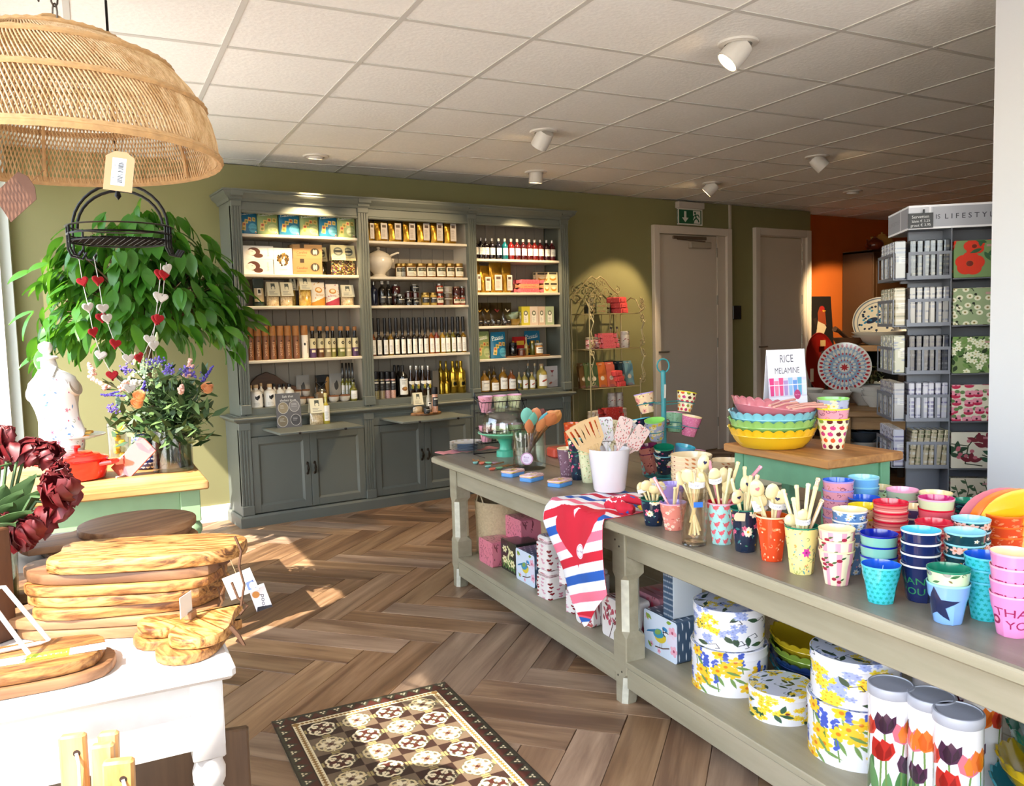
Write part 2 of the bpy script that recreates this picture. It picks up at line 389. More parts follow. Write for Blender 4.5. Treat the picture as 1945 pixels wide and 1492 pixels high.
def vis(c):
 d=c-EYE;t=d.dot(FWD)
 if t<.2:return False
 px,py=IW/2+F_PX*d.dot(RGT)/t,IH/2-F_PX*d.dot(UPV)/t
 tx=2.05+.12*(c.y-4)  # what lies under the long table is hidden
 return-80<px<1750 and py<1600 and not(c.y<4.0 and c.x>tx+.45) and not(c.x<.1 and c.y>1.2)
cand.sort(key=lambda a:a[2].length)
for o,rot,c in cand:
 if nplank<290 and vis(c):
  ob('plank',plank_me[frng.randrange(4)],None,floor,loc=o,rot=(0,0,rot));nplank+=1
 else:far.prism([(0,0),(PLN-.002,0),(PLN-.002,PW-.002),(0,PW-.002)],-.008,0,mx=TR(o.x,o.y,0,0,0,rot),bot=False)
ob('far_planks',far,wood('#634832','#9d7d60',7.0,0,.42,11.0,False,c3='#836449'),floor,kind='stuff',smooth=False)
# ceiling: slab, single tiles, rails
S('ceiling',gbox(B(),FP,-.14,12.5,-7.95,1.5,CEIL+.03,CEIL+.08),mat('#cfcac0',.9));ceiling=bpy.data.objects['ceiling']
tile_m=mat('#f4f2ee',.9,noise=.035,nscale=55,bump=.25);rail_m=mat('#cfccc6',.6)
tile_me=B().prism([(-.2925,-.2925),(.2925,-.2925),(.2925,.2925),(-.2925,.2925)],.004,.02,bev=.004).mesh('ceiling_tile',tile_m,smooth=False)
G0=(.5934,3.2623)
for i in range(-4,19):
 for j in range(-7,7):
  c=gpt(G0[0]+.6*(i+.5),G0[1]+.6*(j+.5))
  d=Vector((c.x,c.y,CEIL))-EYE;t=d.dot(FWD)
  if c.y>6.9 or c.dot(GX)<FGX-.35 or c.x>11.9 or(c.y<1.3 and c.x>4):continue
  if t>.3 and-250<IW/2+F_PX*d.dot(RGT)/t<2100 and IH/2-F_PX*d.dot(UPV)/t>-260 or(t>0 and d.length<2):
   ob('ceiling_tile',tile_me,None,ceiling,loc=(c.x,c.y,CEIL),rot=(0,0,GA))
for i in range(-1,20):
 a=gpt(G0[0]+.6*i,0);ob('ceiling_rail',B().box(-.012,.012,-1.3,7.2,0,.01),rail_m,ceiling,loc=(a.x,a.y,CEIL),rot=(0,0,GA),smooth=False)
for j in range(-8,8):
 a=gpt(0,G0[1]+.6*j);ob('ceiling_rail',B().box(FGX,12,-.012,.012,.001,.011),rail_m,ceiling,loc=(a.x,a.y,CEIL),rot=(0,0,GA),smooth=False)
# walls
S('wall_back',B().box(.2,8.25,YB,YB+.17,0,CEIL-.002),paint_green)
S('wall_alcove',B().box(8.25,12.1,YB+.2,YB+.3,0,CEIL+.03),paint_orange)
S('wall_east',B().box(12.0,12.1,1,YB+.2,0,CEIL+.03),paint_orange)
ob('baseboard_back',B().box(.3,1.6,YB-.015,YB,0,.12).box(4.5,5.77,YB-.015,YB,0,.09).box(6.89,7.26,YB-.015,YB,0,.09),mat('#e2e0da',.5),kind='structure')
ob('trim_1',B().box(6.885,6.91,YB-.02,YB,2.36,CEIL-.003),mat('#c9bfae',.5),kind='structure')
CR=Vector((3.35,1.72,0))
S('wall_right',gbox(B(),CR,0,.22,-3.6,0,0,CEIL-.002),mat('#cdced0',.7))
S('wall_partition',gbox(B(),CR,.22,9,-.12,0,0,CEIL-.002),mat('#8f8c63',.8))
# glazed facade on the left (shop grid), glazed front behind
ww=mat('#e4e3df',.45)
wb_=B()
for q_ in((-.07,.16,0,CEIL-.002),(-8.2,-.07,0,.26),(-8.2,-.07,2.47,CEIL-.002),(-8.2,-7.75,.26,2.47),(-4.14,-3.2,.26,2.47)):gbox(wb_,FP,-.14,0,*q_)
S('wall_left',wb_,mat('#cfd3cd',.6))
pane=glass(tint=.96)
def window(nm,P,rz,L,z0,z1,posts):
 w=ob(nm,B(),None,None) if False else empty(nm,None,None,P,rz);w['kind']='structure'
 b=B().box(0,L,-.05,.03,z0,z0+.06).box(0,L,-.05,.03,z1-.06,z1)
 b.box(0,.05,-.05,.03,z0+.06,z1-.06).box(L-.05,L,-.05,.03,z0+.06,z1-.06)
 ob('window_frame',b,ww,w,smooth=False)
 xs=[0]+posts+[L]
 for p in posts:ob('mullion',B().box(p-.025,p+.025,-.05,.03,z0+.06,z1-.06),ww,w,smooth=False)
 for a,b_ in zip(xs,xs[1:]):ob('pane',B().box(a+.045,b_-.045,-.012,-.006,z0+.055,z1-.055),pane,w,smooth=False)
 return w
a=FP-GY*.07-GX*.09;window('window_1',(a.x,a.y,0),GA-PI/2,3.13,.26,2.47,[1.5])
a=FP-GY*4.14-GX*.09;window('window_3',(a.x,a.y,0),GA-PI/2,3.61,.26,2.47,[1.75])
fr=FP-GY*7.75
S('wall_front',gbox(gbox(gbox(B(),fr,0,.35,-.12,0,0,CEIL-.002),fr,.35,3.9,-.12,0,2.47,CEIL-.002),fr,.35,3.9,-.12,0,0,.1),mat('#cfcdc6',.7))
a=fr+GX*.35-GY*.06;window('window_2',(a.x,a.y,0),GA,3.4,.1,2.47,[1.1,2.2])
# outside: pavement and an unseen awning, added to set the sun's limit indoors
S('pavement',B().box(-14,12,-16,12,-.2,-.1),mat('#c4c0b6',.9,noise=.1,nscale=2))
aw=empty('added_awning','unseen pale awning added outside to limit the sunlight indoors','awning',(FP.x,FP.y,0),GA)
ob('canopy',B().grid(lambda u,v:(-.14-.24*u,.1-8.2*v,2.75-.03*u),1,6,thick=.02),mat('#d8d2c4',.8),aw)
ob('front_bar',B().box(-.40,-.37,-8.1,.1,2.69,2.73),ww,aw,smooth=False)
for k in range(3):ob('bracket',B().tube([(-.14,-.6-3.2*k,2.58),(-.37,-.6-3.2*k,2.70)],.012),ww,aw)
# doors
dw=mat('#cdc1b3',.55);dwc=mat('#d6cbbe',.5);steel=mat('#9c9689',.35,.9)
def door(nm,x0,x1,top,px0,px1,ptop,handle_left,closer):
 d=empty(nm,None,None,(x0,YB,0));d['kind']='structure';w=x1-x0
 ob('door_frame',B().box(0,.075,-.05,0,0,top,bev=.004).box(w-.075,w,-.05,0,0,top,bev=.004).box(.075,w-.075,-.05,0,top-.08,top,bev=.004),dwc,d)
 a,b_=px0-x0,px1-x0
 ob('door_stop',B().box(b_+.004,w-.075,-.02,0,0,top-.08).box(.075,b_+.004,-.02,0,ptop,top-.08),dw,d,smooth=False)
 pn=ob('door_panel',B().box(a,b_,-.012,0,.008,ptop-.004,bev=.003),dw,d)
 hx_,s_=(.045,1) if handle_left else(b_-.05,-1)
 h=ob('handle',B().box(hx_-.018,hx_+.018,-.02,-.012,.93,1.15,bev=.004).tube([(hx_,-.012,1.08),(hx_,-.055,1.08),(hx_+s_*.02,-.062,1.08),(hx_+s_*.125,-.062,1.08)],.009,8),steel,pn,label='brushed steel lever handle on its plate')
 for z in(.25,1.1,1.55,2.05):ob('hinge',B().tube([(b_+.004,-.016,z),(b_+.004,-.016,z+.1)],.008,8),steel,d)
 return d
d1=door('door_1',5.77,6.888,2.353,5.846,6.687,2.272,True,True)
d2=door('door_2',7.261,8.209,2.388,7.337,8.078,2.296,True,False)
ob('door_closer',B().box(.5,.8,-.06,-.012,2.135,2.2,bev=.006),mat('#a79c8c',.4),d1)
ob('closer_rail',B().box(.28,.75,-.035,-.012,2.225,2.255,bev=.003).tube([(.33,-.03,2.222),(.7,-.06,2.203)],.006,6),mat('#6b5a4a',.4,.3),d1)
# exit sign, keypad
es=empty('exit_sign','green and white emergency exit sign with running man over the left door','sign',(6.10,YB,2.37))
ob('housing',B().box(0,.37,-.06,0,.165,.232,bev=.006),mat('#cbc1b4',.5),es)
t=Tx(220,130,'#e8e6dc');t.rect(10,10,210,120,'#0c5a3a');W_='#e9e8df'
t.rect(55,55,75,108,W_);t.poly([(35,58),(95,58),(65,20)],W_)
t.rect(128,14,200,116,W_);G_='#0c5a3a'
t.ell(152,98,9,9,G_);t.line([(155,84),(163,58),(142,40),(136,18)],11,G_);t.line([(163,58),(180,44),(186,28)],10,G_);t.line([(157,82),(180,84),(190,66)],8,G_);t.line([(156,80),(138,70),(136,54)],8,G_);t.rect(120,10,134,120,G_)
ob('sign_panel',B().box(.01,.36,-.035,-.02,0,.165),t.mat('exit_sign',.4),es,smooth=False)
kp=ob('keypad',B().box(-.065,.065,-.03,0,0,.15,bev=.006),mat('#15151a',.3),loc=(6.985,YB,1.39),label='small black keypad box on the wall between the doors',cat='keypad')
# recessed ceiling spotlights (lamp and light)
spot_w=mat('#ddd8d0',.45)
def spot(px,py,aim,tilt,look,power,size,lab,warm='#ffd9a0'):
 p=PZ(px,py,CEIL);sp=empty('ceiling_spotlight',lab,'spotlight',(p.x,p.y,CEIL),0,'adjustable spotlights in the tiled ceiling')
 ob('trim_ring',B().lathe([(.058,.006),(.09,.006),(.092,.001),(.088,-.006),(.062,-.008),(.058,.006)],28,cap0=False),spot_w,sp)
 d=(Vector(aim)-p);d.z=0
 q=Matrix.Rotation(math.atan2(d.y,d.x),4,'Z')@Matrix.Rotation(-tilt,4,'Y')
 r=q.to_3x3();off=Vector((0,0,-.01 if tilt<.3 else-.03))
 mx=Matrix.Translation(off)@q@TR(0,0,0)
 if 'flush' in lab:mx=Matrix.Translation(Vector((0,0,.058)))@q
 ob('lamp_can',B().lathe([(.0,.035),(.05,.035),(.056,.0),(.056,-.075),(.05,-.075),(.05,-.045),(.0,-.045)],26),spot_w,sp,mx=mx)
 ob('bulb',B().lathe([(.0,-.06),(.049,-.06),(.049,-.068),(.03,-.073),(.0,-.075)],20,cap0=False),emit(warm,14),sp,mx=mx)
 L=bpy.data.lights.new('spot_beam','SPOT');L.energy=power;L.spot_size=size;L.spot_blend=.35;L.color=(1,.74,.42);L.shadow_soft_size=.04
 lo=bpy.data.objects.new('spot_beam',L);COL.objects.link(lo);lo.parent=sp
 tgt=(Vector(look)-Vector((p.x,p.y,CEIL-.08)));lo.location=tgt.normalized()*.13+Vector((0,0,-.03));lo.rotation_euler=tgt.to_track_quat('-Z','Y').to_euler()
 return sp
spot(600,297,(2.1,6.2,0),.2,(2.1,6.05,1.2),60,1.5,'flush lit spotlight over the left bay of the grey wall cabinet')
spot(1033,250,(2.9,6.2,0),.75,(2.9,6.0,1.5),60,1.1,'tilted white spotlight aimed at the middle of the grey cabinet')
spot(1018,327,(4.0,6.3,0),.15,(4.0,6.1,1.2),60,1.35,'short white spotlight pointing down beside the right cabinet bay')
spot(1402,82,(1.3,3.7,0),.75,(2.3,2.3,.7),25,1.2,'large lit spotlight nearest the camera, tilted down to the long table')
spot(1552,298,(6.9,3.0,0),.75,(7.3,4.6,.8),60,1.1,'lit spotlight swivelled to the right toward the orange wall')
spot(1353,348,(5.0,6.29,0),.8,(5.15,6.29,1.1),70,.95,'small tilted spotlight aimed at the wire rack by the door')
spot(1620,364,(8.3,6.2,0),.2,(9.35,6.49,.9),260,.8,'farthest flush spotlight glowing before the orange wall')
# ------------------------------------------------------------------ the grey-green wall cabinet
GCAB=mat('#646860',.5,noise=.03,nscale=6,bump=.03);GCAB2=None
SHELFC=mat('#d3c9b8',.5);BACKC=mat('#93897c',.65)
YU,YL=5.97,5.93
XU=[(1.568,1.637),(2.51,2.59),(3.469,3.542),(4.409,4.489)]
XL=[(1.533,1.612),(2.476,2.552),(3.42,3.495),(4.37,4.45)]
cb=empty('display_cabinet','tall grey-green wall cabinet with open shelves above panelled doors','cabinet',(3.0,6.0,0))
CO=Matrix.Translation((-3.0,-6.0,0))
def cp(name,b,m,parent=None,**k):
 o=ob(name,b,m,parent or cb,**k)
 if parent is None:o.matrix_local=CO
 return o
def flute(x0,x1,y0,y1,z0,z1):
 w=x1-x0;P=[(x0,y0)]
 for k in range(3):
  c=x0+w*(.25+.25*k);g=w*.075;P+=[(c-g,y0),(c-g*.6,y0+.006),(c+g*.6,y0+.006),(c+g,y0)]
 P+=[(x1,y0),(x1,y1),(x0,y1)]
 b=B().prism(P,z0+.07,z1-.05)
 return b.box(x0-.004,x1+.004,y0-.008,y1,z0,z0+.07,bev=.004).box(x0-.003,x1+.003,y0-.006,y1,z1-.05,z1,bev=.003)
SH=[(2.081,1.798,1.570,1.181),(2.064,1.79,1.566,1.174),(1.947,1.666,1.384,1.107)]
BOT=(.837,.836,.822)
cp('side_panel',B().box(1.568,1.60,YU+.012,YB-.001,.79,2.3),GCAB);cp('side_panel',B().box(4.457,4.489,YU+.012,YB-.001,.79,2.3),GCAB)
cp('side_panel',B().box(1.533,1.565,YL+.012,YB-.001,.08,.75),GCAB);cp('side_panel',B().box(4.418,4.45,YL+.012,YB-.001,.08,.75),GCAB)
for(a,b_) in(XU[1],XU[2]):cp('divider',B().box((a+b_)/2-.012,(a+b_)/2+.012,YU+.03,YB-.02,.79,2.3),SHELFC)
for k in range(3):
 x0=XU[k][1]-.035;x1=XU[k+1][0]+.035;n=9
 for i in range(n):
  a=x0+(x1-x0)*i/n;cp('back_board',B().box(a+.001,x0+(x1-x0)*(i+1)/n-.001,YB-.018,YB-.006,.8,2.28,bev=.003),BACKC)
 for z in SH[k]:cp('shelf',B().box(XU[k][1]-.03,XU[k+1][0]+.03,YU+.025,YB-.019,z-.022,z,bev=.004),SHELFC)
 cp('bottom_board',B().box(XU[k][1]-.03,XU[k+1][0]+.03,YU+.008,YB-.019,.79,BOT[k]),GCAB,smooth=False)
 cp('frieze',B().box(XU[k][1],XU[k+1][0],YU+.006,YU+.03,2.24,2.31).box(XU[k][1],XU[k+1][0],YU-.004,YU+.03,2.222,2.243,bev=.006),GCAB)
for a,b_ in XU:cp('pilaster',flute(a,b_,YU-.006,YU+.04,.80,2.315),GCAB,smooth=False)
for a,b_ in XL:cp('pilaster',flute(a,b_,YL-.006,YL+.04,.083,.745),GCAB,smooth=False)
def mould(x0,x1,y,prof,name):
 # prof: (out, z) swept along left end, front and right end
 V=[];F=[];n=len(prof)
 for cx,cy in((x0,YB-.001),(x0,y),(x1,y),(x1,YB-.001)):
  for o_,z in prof:V.append((cx+(-o_ if cx==x0 else o_),cy-(o_ if cy==y else 0),z))
 for s_ in range(3):
  for i in range(n):F.append((s_*n+i,s_*n+(i+1)%n,(s_+1)*n+(i+1)%n,(s_+1)*n+i))
 F+=[tuple(range(n-1,-1,-1)),tuple(range(3*n,4*n))]
 return cp(name,B().add(V,[f[::-1] for f in F]),GCAB,ang=25)
mould(1.568,4.489,YU,[(-.02,2.30),(.012,2.30),(.016,2.312),(.02,2.32),(.045,2.338),(.055,2.352),(.055,2.366),(.062,2.366),(.062,2.378),(-.02,2.378)],'cornice')
cp('cabinet_top',B().box(1.6,4.46,6.0,YB-.001,2.34,2.365),GCAB,smooth=False)
for a,b_ in XU:cp('cornice_block',B().prism([(a-.01,YU-.058),(b_+.01,YU-.058),(b_+.01,YU),(a-.01,YU)],2.335,2.372).prism([(a-.006,YU-.03),(b_+.006,YU-.03),(b_+.006,YU),(a-.006,YU)],2.31,2.335),GCAB,smooth=False)
mould(1.533,4.45,YL,[(-.02,.745),(.01,.745),(.02,.757),(.034,.764),(.04,.770),(.04,.778),(.034,.783),(-.02,.785)],'ledge')
cp('ledge_board',B().box(1.54,4.445,YL+.01,YB-.001,.765,.79),GCAB,smooth=False)
mould(1.533,4.45,YL,[(-.02,0),(.022,0),(.022,.068),(.012,.083),(-.02,.085)],'plinth')
for k in range(3):
 x0,x1=XL[k][1],XL[k+1][0];xm=(x0+x1)/2
 cp('apron_rail',B().box(x0,x1,YL+.012,YL+.03,.642,.747).box(x0,x1,YL+.004,YL+.02,.716,.726),GCAB,smooth=False)
 cp('inner_board',B().box(x0,x1,YL+.035,YL+.05,.085,.66),mat('#2f3431',.8),smooth=False)
 for s_,(a,b_) in((0,(x0+.003,xm-.0015)),(1,(xm+.0015,x1-.003))):
  z0,z1=.09,.638;f=.052
  d=cp('cabinet_door',B().box(a,a+f,YL,YL+.022,z0,z1,bev=.002).box(b_-f,b_,YL,YL+.022,z0,z1,bev=.002).box(a+f,b_-f,YL,YL+.022,z0,z0+f,bev=.002).box(a+f,b_-f,YL,YL+.022,z1-f,z1,bev=.002),GCAB)
  e=.014;V=[];i_=[(a+f,z0+f),(b_-f,z0+f),(b_-f,z1-f),(a+f,z1-f)];j_=[(a+f+e,z0+f+e),(b_-f-e,z0+f+e),(b_-f-e,z1-f-e),(a+f+e,z1-f-e)]
  V=[(x,YL+.003,z) for x,z in i_]+[(x,YL+.012,z) for x,z in j_]
  ob('door_panel',B().add(V,[(0,1,5,4),(1,2,6,5),(2,3,7,6),(3,0,4,7),(4,5,6,7)]),GCAB,d,smooth=False)
  hx_=b_-.026 if s_==0 else a+.026
  ob('handle',B().tube([(hx_,YL-.002,.335),(hx_,YL-.018,.352),(hx_,YL-.024,.375),(hx_,YL-.018,.398),(hx_,YL-.002,.415)],[.005,.006,.011,.006,.005],8).lathe([(.012,0),(.008,.003),(.0,.003)],10,mx=TR(hx_,YL,.338,PI/2)).lathe([(.012,0),(.008,.003),(.0,.003)],10,mx=TR(hx_,YL,.412,PI/2)),mat('#4a4238',.35,.9),d,label='dark bronze bow handle')
for k,(a,b_) in enumerate(((1.70,2.31),(2.61,3.215))):
 p=cp('pull_out_shelf',B().box(a,b_,5.53,YL+.04,.682,.70,bev=.004),GCAB)
 for q in(.22,.76):ob('knob',B().lathe([(.004,0),(.004,.008),(.009,.012),(.009,.018),(0,.022)],10,mx=TR(a+(b_-a)*q,5.53,.691,PI/2)),mat('#2c2a26',.4,.6),p,label='small dark knob')
# ------------------------------------------------------------------ goods: builders (origin at the base centre, front toward -Y)
def arc(r,z0,z1,half,n=8,mid=-PI/2,r1=None):
 r1=r if r1 is None else r1
 V=[];U=[]
 for j in range(2):
  for i in range(n+1):
   t=mid-half+2*half*i/n;rr=(r,r1)[j];V.append((rr*math.cos(t),rr*math.sin(t),(z0,z1)[j]));U.append((i/n,j))
 return B().add(V,[(i,i+1,n+2+i,n+1+i) for i in range(n)],0,U)
PROF={
'wine':lambda r,h:[(r*.9,0),(r,h*.02),(r,h*.62),(r*.9,h*.68),(r*.4,h*.78),(r*.33,h*.82),(r*.33,h*.97)],
'oil':lambda r,h:[(r*.9,0),(r,h*.02),(r,h*.5),(r*.92,h*.56),(r*.5,h*.66),(r*.4,h*.7),(r*.4,h*.9)],
'round':lambda r,h:[(r*.9,0),(r,h*.03),(r,h*.58),(r*.88,h*.68),(r*.4,h*.78),(r*.34,h*.82),(r*.34,h*.94)],
'tube':lambda r,h:[(r*.95,0),(r,h*.01),(r,h*.70),(r*.96,h*.71)],
'slim':lambda r,h:[(r*.95,0),(r,h*.01),(r,h*.44),(r*.9,h*.48),(r*.5,h*.52),(r*.45,h*.54),(r*.45,h*.6)],
'white':lambda r,h:[(r*.92,0),(r,h*.03),(r,h*.62),(r*.9,h*.70),(r*.4,h*.78),(r*.36,h*.80),(r*.36,h*.88)],
'grinder':lambda r,h:[(r,0),(r,h*.62),(r*.96,h*.64),(r*.96,h*.72)],
'dressing':lambda r,h:[(r*.95,0),(r,h*.02),(r,h*.55),(r*.55,h*.66),(r*.5,h*.88)],
}
CAPZ={'wine':(.80,1.0,.36),'oil':(.88,1.0,.46),'round':(.90,1.0,.38),'tube':(.705,1.0,1.0),'slim':(.58,1.0,.55),'white':(.86,1.0,.42),'grinder':(.72,1.0,1.0),'dressing':(.86,1.0,.62)}
ME={}
def bottle(name,kind,r,h,body,cap,lab,cat,loc,lm=None,lz=(.1,.5),half=1.1,rz=0,group=None,coat=.3,caplab=None):
 o=empty(name,lab,cat,loc,rz,group)
 k=(kind,round(r,3),round(h,3))
 if k not in ME:
  a,b_,c=CAPZ[kind];ME[k]=(B().lathe(PROF[kind](r,h),14,cap1=True).mesh('bottle'),B().lathe([(r*c,h*a),(r*c*1.03,h*a+.002),(r*c,h*b_-.002),(r*c*.85,h*b_)],12,cap1=True,cap0=False).mesh('cap'))
 for nm,me,m in(('bottle_body',ME[k][0],body),('cap',ME[k][1],cap)):
  q=me.copy();q.materials.append(m);ob(nm,q,None,o)
 if lm:ob('label',arc(r+.0008,h*lz[0],h*lz[1],half),lm,o,ang=80)
 return o
def jar(name,r,h,body,lid,lab,cat,loc,lm=None,lz=(.15,.65),group=None,half=1.2):
 o=empty(name,lab,cat,loc,0,group)
 ob('jar_body',B().lathe([(r*.92,0),(r,h*.04),(r,h*.72),(r*.88,h*.8),(r*.88,h*.82)],14,cap1=True),body,o)
 ob('lid',B().lathe([(r*.93,h*.8),(r*.95,h*.82),(r*.95,h*.97),(r*.85,h)],14,cap1=True),lid,o)
 if lm:ob('label',arc(r+.0008,h*lz[0],h*lz[1],half),lm,o,ang=80)
 return o
def pouch(w,h,d,seal=.1,nu=10,nv=10,b=None,top=.9):
 # filled soft bag, flat sealed top; UV on front spans 0..1
 b=b or B()
 def f(side):
  def g(u,v):
   bulge=(math.sin(PI*min(1,max(0,u)))**.5)*(1-max(0,(v-.12)/(1-seal-.12))**1.6 if v>.12 else .72+.28*(v/.12)) if v<1-seal else 0
   bulge=max(0,bulge);ww_=w*(1-(1-top)*v**2)
   return((u-.5)*ww_*side,-side*(.002+d*.5*bulge),v*h)
  return g
 b.grid(lambda u,v:f(1)(u,v),nu,nv);b.grid(lambda u,v:f(-1)(u,v),nu,nv)
 b.add([(-w/2,-.02*0,0),(w/2,0,0),(w*.35,-d*.34,0),(-w*.35,-d*.34,0),(w*.35,d*.34,0),(-w*.35,d*.34,0)],[(0,3,2,1),(0,1,4,5)])
 return b
def fbox(w,h,d,bev=.0015):return B().box(-w/2,w/2,-d/2,d/2,0,h,bev=0)
def fit(cv,l,r,t,py,z,Yf):  # pixel box of a thing standing at height z with its front at depth Yf
 a=PY(*cv(l,py),Yf).x;b_=PY(*cv(r,py),Yf).x;hh=PY(*cv((l+r)/2,t),Yf).z-z
 return(a+b_)/2,b_-a,hh
c5=lambda x,y:(400+x/4.263,350+y/4.263)
c6=lambda x,y:(680+x/3.552,380+y/3.552)
c7=lambda x,y:(420+x/3.89,660+y/3.89)
# ---- printed labels
def lbl(w=64,h=96,bg='#ece8dd',ink='#222',head=True,n=6,logo=None):
 t=Tx(w,h,bg)
 if head:t.rect(w*.2,h*.72,w*.8,h*.88,ink)
 if logo:t.ell(w/2,h*.78,w*.2,w*.2,logo)
 t.lines(w*.15,w*.85,h*.12,h*.62,n,ink,1.6,.7);return t
L_white=lbl().mat('label');L_bar=lbl(40,120,'#efece4','#3a3a3a',False,9).mat('label')
L_liq=lbl(64,64,'#f1eee6','#555',False,5).mat('label');L_black=lbl(64,64,'#15151a','#cfcabd',True,4).mat('label')
t=Tx(64,64,'#e9e2cc');t.rect(8,34,56,60,'#3c3a1e');t.text('SUE',32,47,16,'#e9e2cc');t.lines(10,54,6,30,4,'#444',2);L_honey=t.mat('label')
t=Tx(90,120,'#efece6');t.leaf(38,70,46,26,1.1,'#17171a');t.leaf(46,62,44,20,2.0,'#17171a');t.lines(14,70,10,42,4,'#666',2);L_leaf=t.mat('label')
t=Tx(90,110,'#ece8df');t.ell(45,40,26,14,'#8a5a2a');t.ell(50,44,14,8,'#c08a44');t.lines(18,72,70,100,4,'#333',2);L_wine=t.mat('label')
t=Tx(90,100,'#e7e4dc');t.poly([(0,0),(90,0),(90,40),(0,75)],'#17171a');t.ell(52,40,18,26,'#b9a13a');t.ell(40,30,12,14,'#6b7a2c');L_dress=t.mat('label')
t=Tx(90,100,'#eeebe4');t.text('SWAN',45,72,20,'#222');t.lines(20,70,12,40,3,'#777',2);L_sour=t.mat('label')
t=Tx(100,120,'#f0ede6');t.ell(40,55,16,9,'#a33a2a',.6);t.ell(60,65,16,9,'#c05a3a',.6);L_pep=t.mat('label')
def cracker(bg,sub,c2):
 t=Tx(200,260,bg);t.text('Pavesi',88,205,66,'#f1efe6',.12);t.line([(30,180),(160,196)],6,'#f1efe6')
 for i,(x,y) in enumerate(((70,120),(110,140),(160,140),(45,92),(40,55))):t.poly([(x-22,y-16),(x+16,y-22),(x+22,y+16),(x-16,y+22)],'#d9b56a');t.ell(x,y,12,11,'#b5533a' if i%2 else '#8a8a3a')
 t.ell(140,60,52,44,c2);t.text('LE SFOGLIE',140,78,15,bg);t.text(sub,138,48,22,'#123a55' if sub!='OLIVE' else '#20301a');t.ell(172,22,12,9,'#e8e4dc');t.ell(172,20,8,5,'#b03a3a');return t.mat('cracker_bag',.35)
M_cblue=cracker('#1f6f96','CLASSICHE','#58a3bd');M_cgreen=cracker('#93a56c','OLIVE','#b3bd8a')
def pouch_thing(name,w,h,d,m,lab,cat,loc,rz=0,group=None):
 return ob(name,pouch(w,h,d),m,loc=loc,rot=(0,0,rz),label=lab,cat=cat,group=group,ang=50)
YI=6.035
# ---- left bay, top shelf
for i,(l,r) in enumerate(((245,385),(388,555),(565,728),(733,882),(888,1033),(1037,1180))):
 x,w,h=fit(c5,l,r,240,350,2.081,YI)
 pouch_thing('cracker_bag',w*1.04,.20,.06,(M_cblue,M_cgreen)[i%2],'%s cracker bag, %s from the left on the left bay\'s top shelf'%(('blue','green')[i%2],ORD[i]),'snack bag',(x,YI+.03,2.081),rnd.uniform(-.06,.06),'cracker bags on the top shelf')
# second shelf
t=Tx(200,110,'#e9e6e0');t.ell(70,62,42,34,'#5a2f1a');t.ell(50,55,34,24,'#e3dccf');t.ell(100,30,30,18,'#5a2f1a');t.ell(52,60,15,22,'#efe6da');t.ell(60,62,3,2,'#222');t.text('Spaghetti',162,58,18,'#9a958c',PI/2);M_hair=t.mat('pasta_box',.5)
t=Tx(150,200,'#ebe7df')
for i in range(80):
 a=rnd.random()*2*PI;q=46*math.sqrt(rnd.random());t.ell(75+q*math.cos(a),115+q*math.sin(a),8,8,rnd.choice(['#7a5a20','#5c4218','#a07c38','#3f2c10']))
t.ell(75,95,15,22,'#f0e8dd');t.ell(69,100,2.5,1.5,'#222');t.ell(81,100,2.5,1.5,'#222');t.rect(71,84,79,86,'#b05a4a');t.text('Casarecce',75,40,14,'#999');M_curl=t.mat('pasta_box',.5)
t=Tx(240,120,'#b08656');t.rect(58,90,92,120,'#3a2a1a');t.text('Cavallini',72,52,26,'#6a2f1a');t.lines(30,110,20,34,2,'#6a4a2a',2);t.ell(180,58,36,30,'#3c3022');t.ell(172,58,9,22,'#d9cfb6');t.ell(190,58,9,22,'#d9cfb6');t.ell(180,58,42,36,'#3c3022',0,.12);M_kraft=t.mat('kraft_box',.7)
z=1.798
def shelf_box(name,cv,l,r,t_,b_,z,d,m,lab,cat,Yf=YI,group=None,rz=0,zoff=0.0):
 x,w,h=fit(cv,l,r,t_,(t_+b_)/2,z,Yf);zz=PY(*cv((l+r)/2,b_),Yf).z if zoff is None else z+zoff
 h=PY(*cv((l+r)/2,t_),Yf).z-zz
 return ob(name,fbox(w,h,d),m,loc=(x,Yf+d/2,zz),rot=(0,0,rz),label=lab,cat=cat,group=group,smooth=False)
o=shelf_box('pasta_box',c5,262,508,607,722,z,.10,M_hair,'lower white pasta box with brown-haired face, behind the tree leaves','box')
o=shelf_box('pasta_box',c5,262,508,497,607,z,.10,M_hair,'upper white pasta box with brown-haired face, behind the tree leaves','box',zoff=o.dimensions.z+.0005 if False else(PY(*c5(385,607),YI).z-z+.0006))
shelf_box('pasta_box',c5,512,662,515,722,z,.06,M_curl,'upright white pasta box with a curly-haired face','box')
hb=PY(*c5(785,603),YI).z-z
shelf_box('kraft_box',c5,668,904,603,722,z,.12,M_kraft,'lower of two brown kraft boxes with oval windows','box')
shelf_box('kraft_box',c5,666,902,487,603,z,.12,M_kraft,'upper of two brown kraft boxes with oval windows','box',zoff=hb+.0006)
def header_bag(w,h,d,hh,body_m,card_m,lab,loc,rz=0,cat='food bag',name='food_bag',group=None):
 o=empty(name,lab,cat,loc,rz,group)
 ob('bag',pouch(w,h*(1-hh)+.03,d,.06),body_m,o,ang=50)
 b=B().grid(lambda u,v:((u-.5)*w*(1-.05*v),-d*.42*(1-v)-.006,h*(1-hh)+v*h*hh),4,3,thick=.001).grid(lambda u,v:((.5-u)*w*(1-.05*v),d*.42*(1-v)+.006,h*(1-hh)+v*h*hh),4,3,thick=.001)
 ob('header_card',b,card_m,o,ang=50);return o
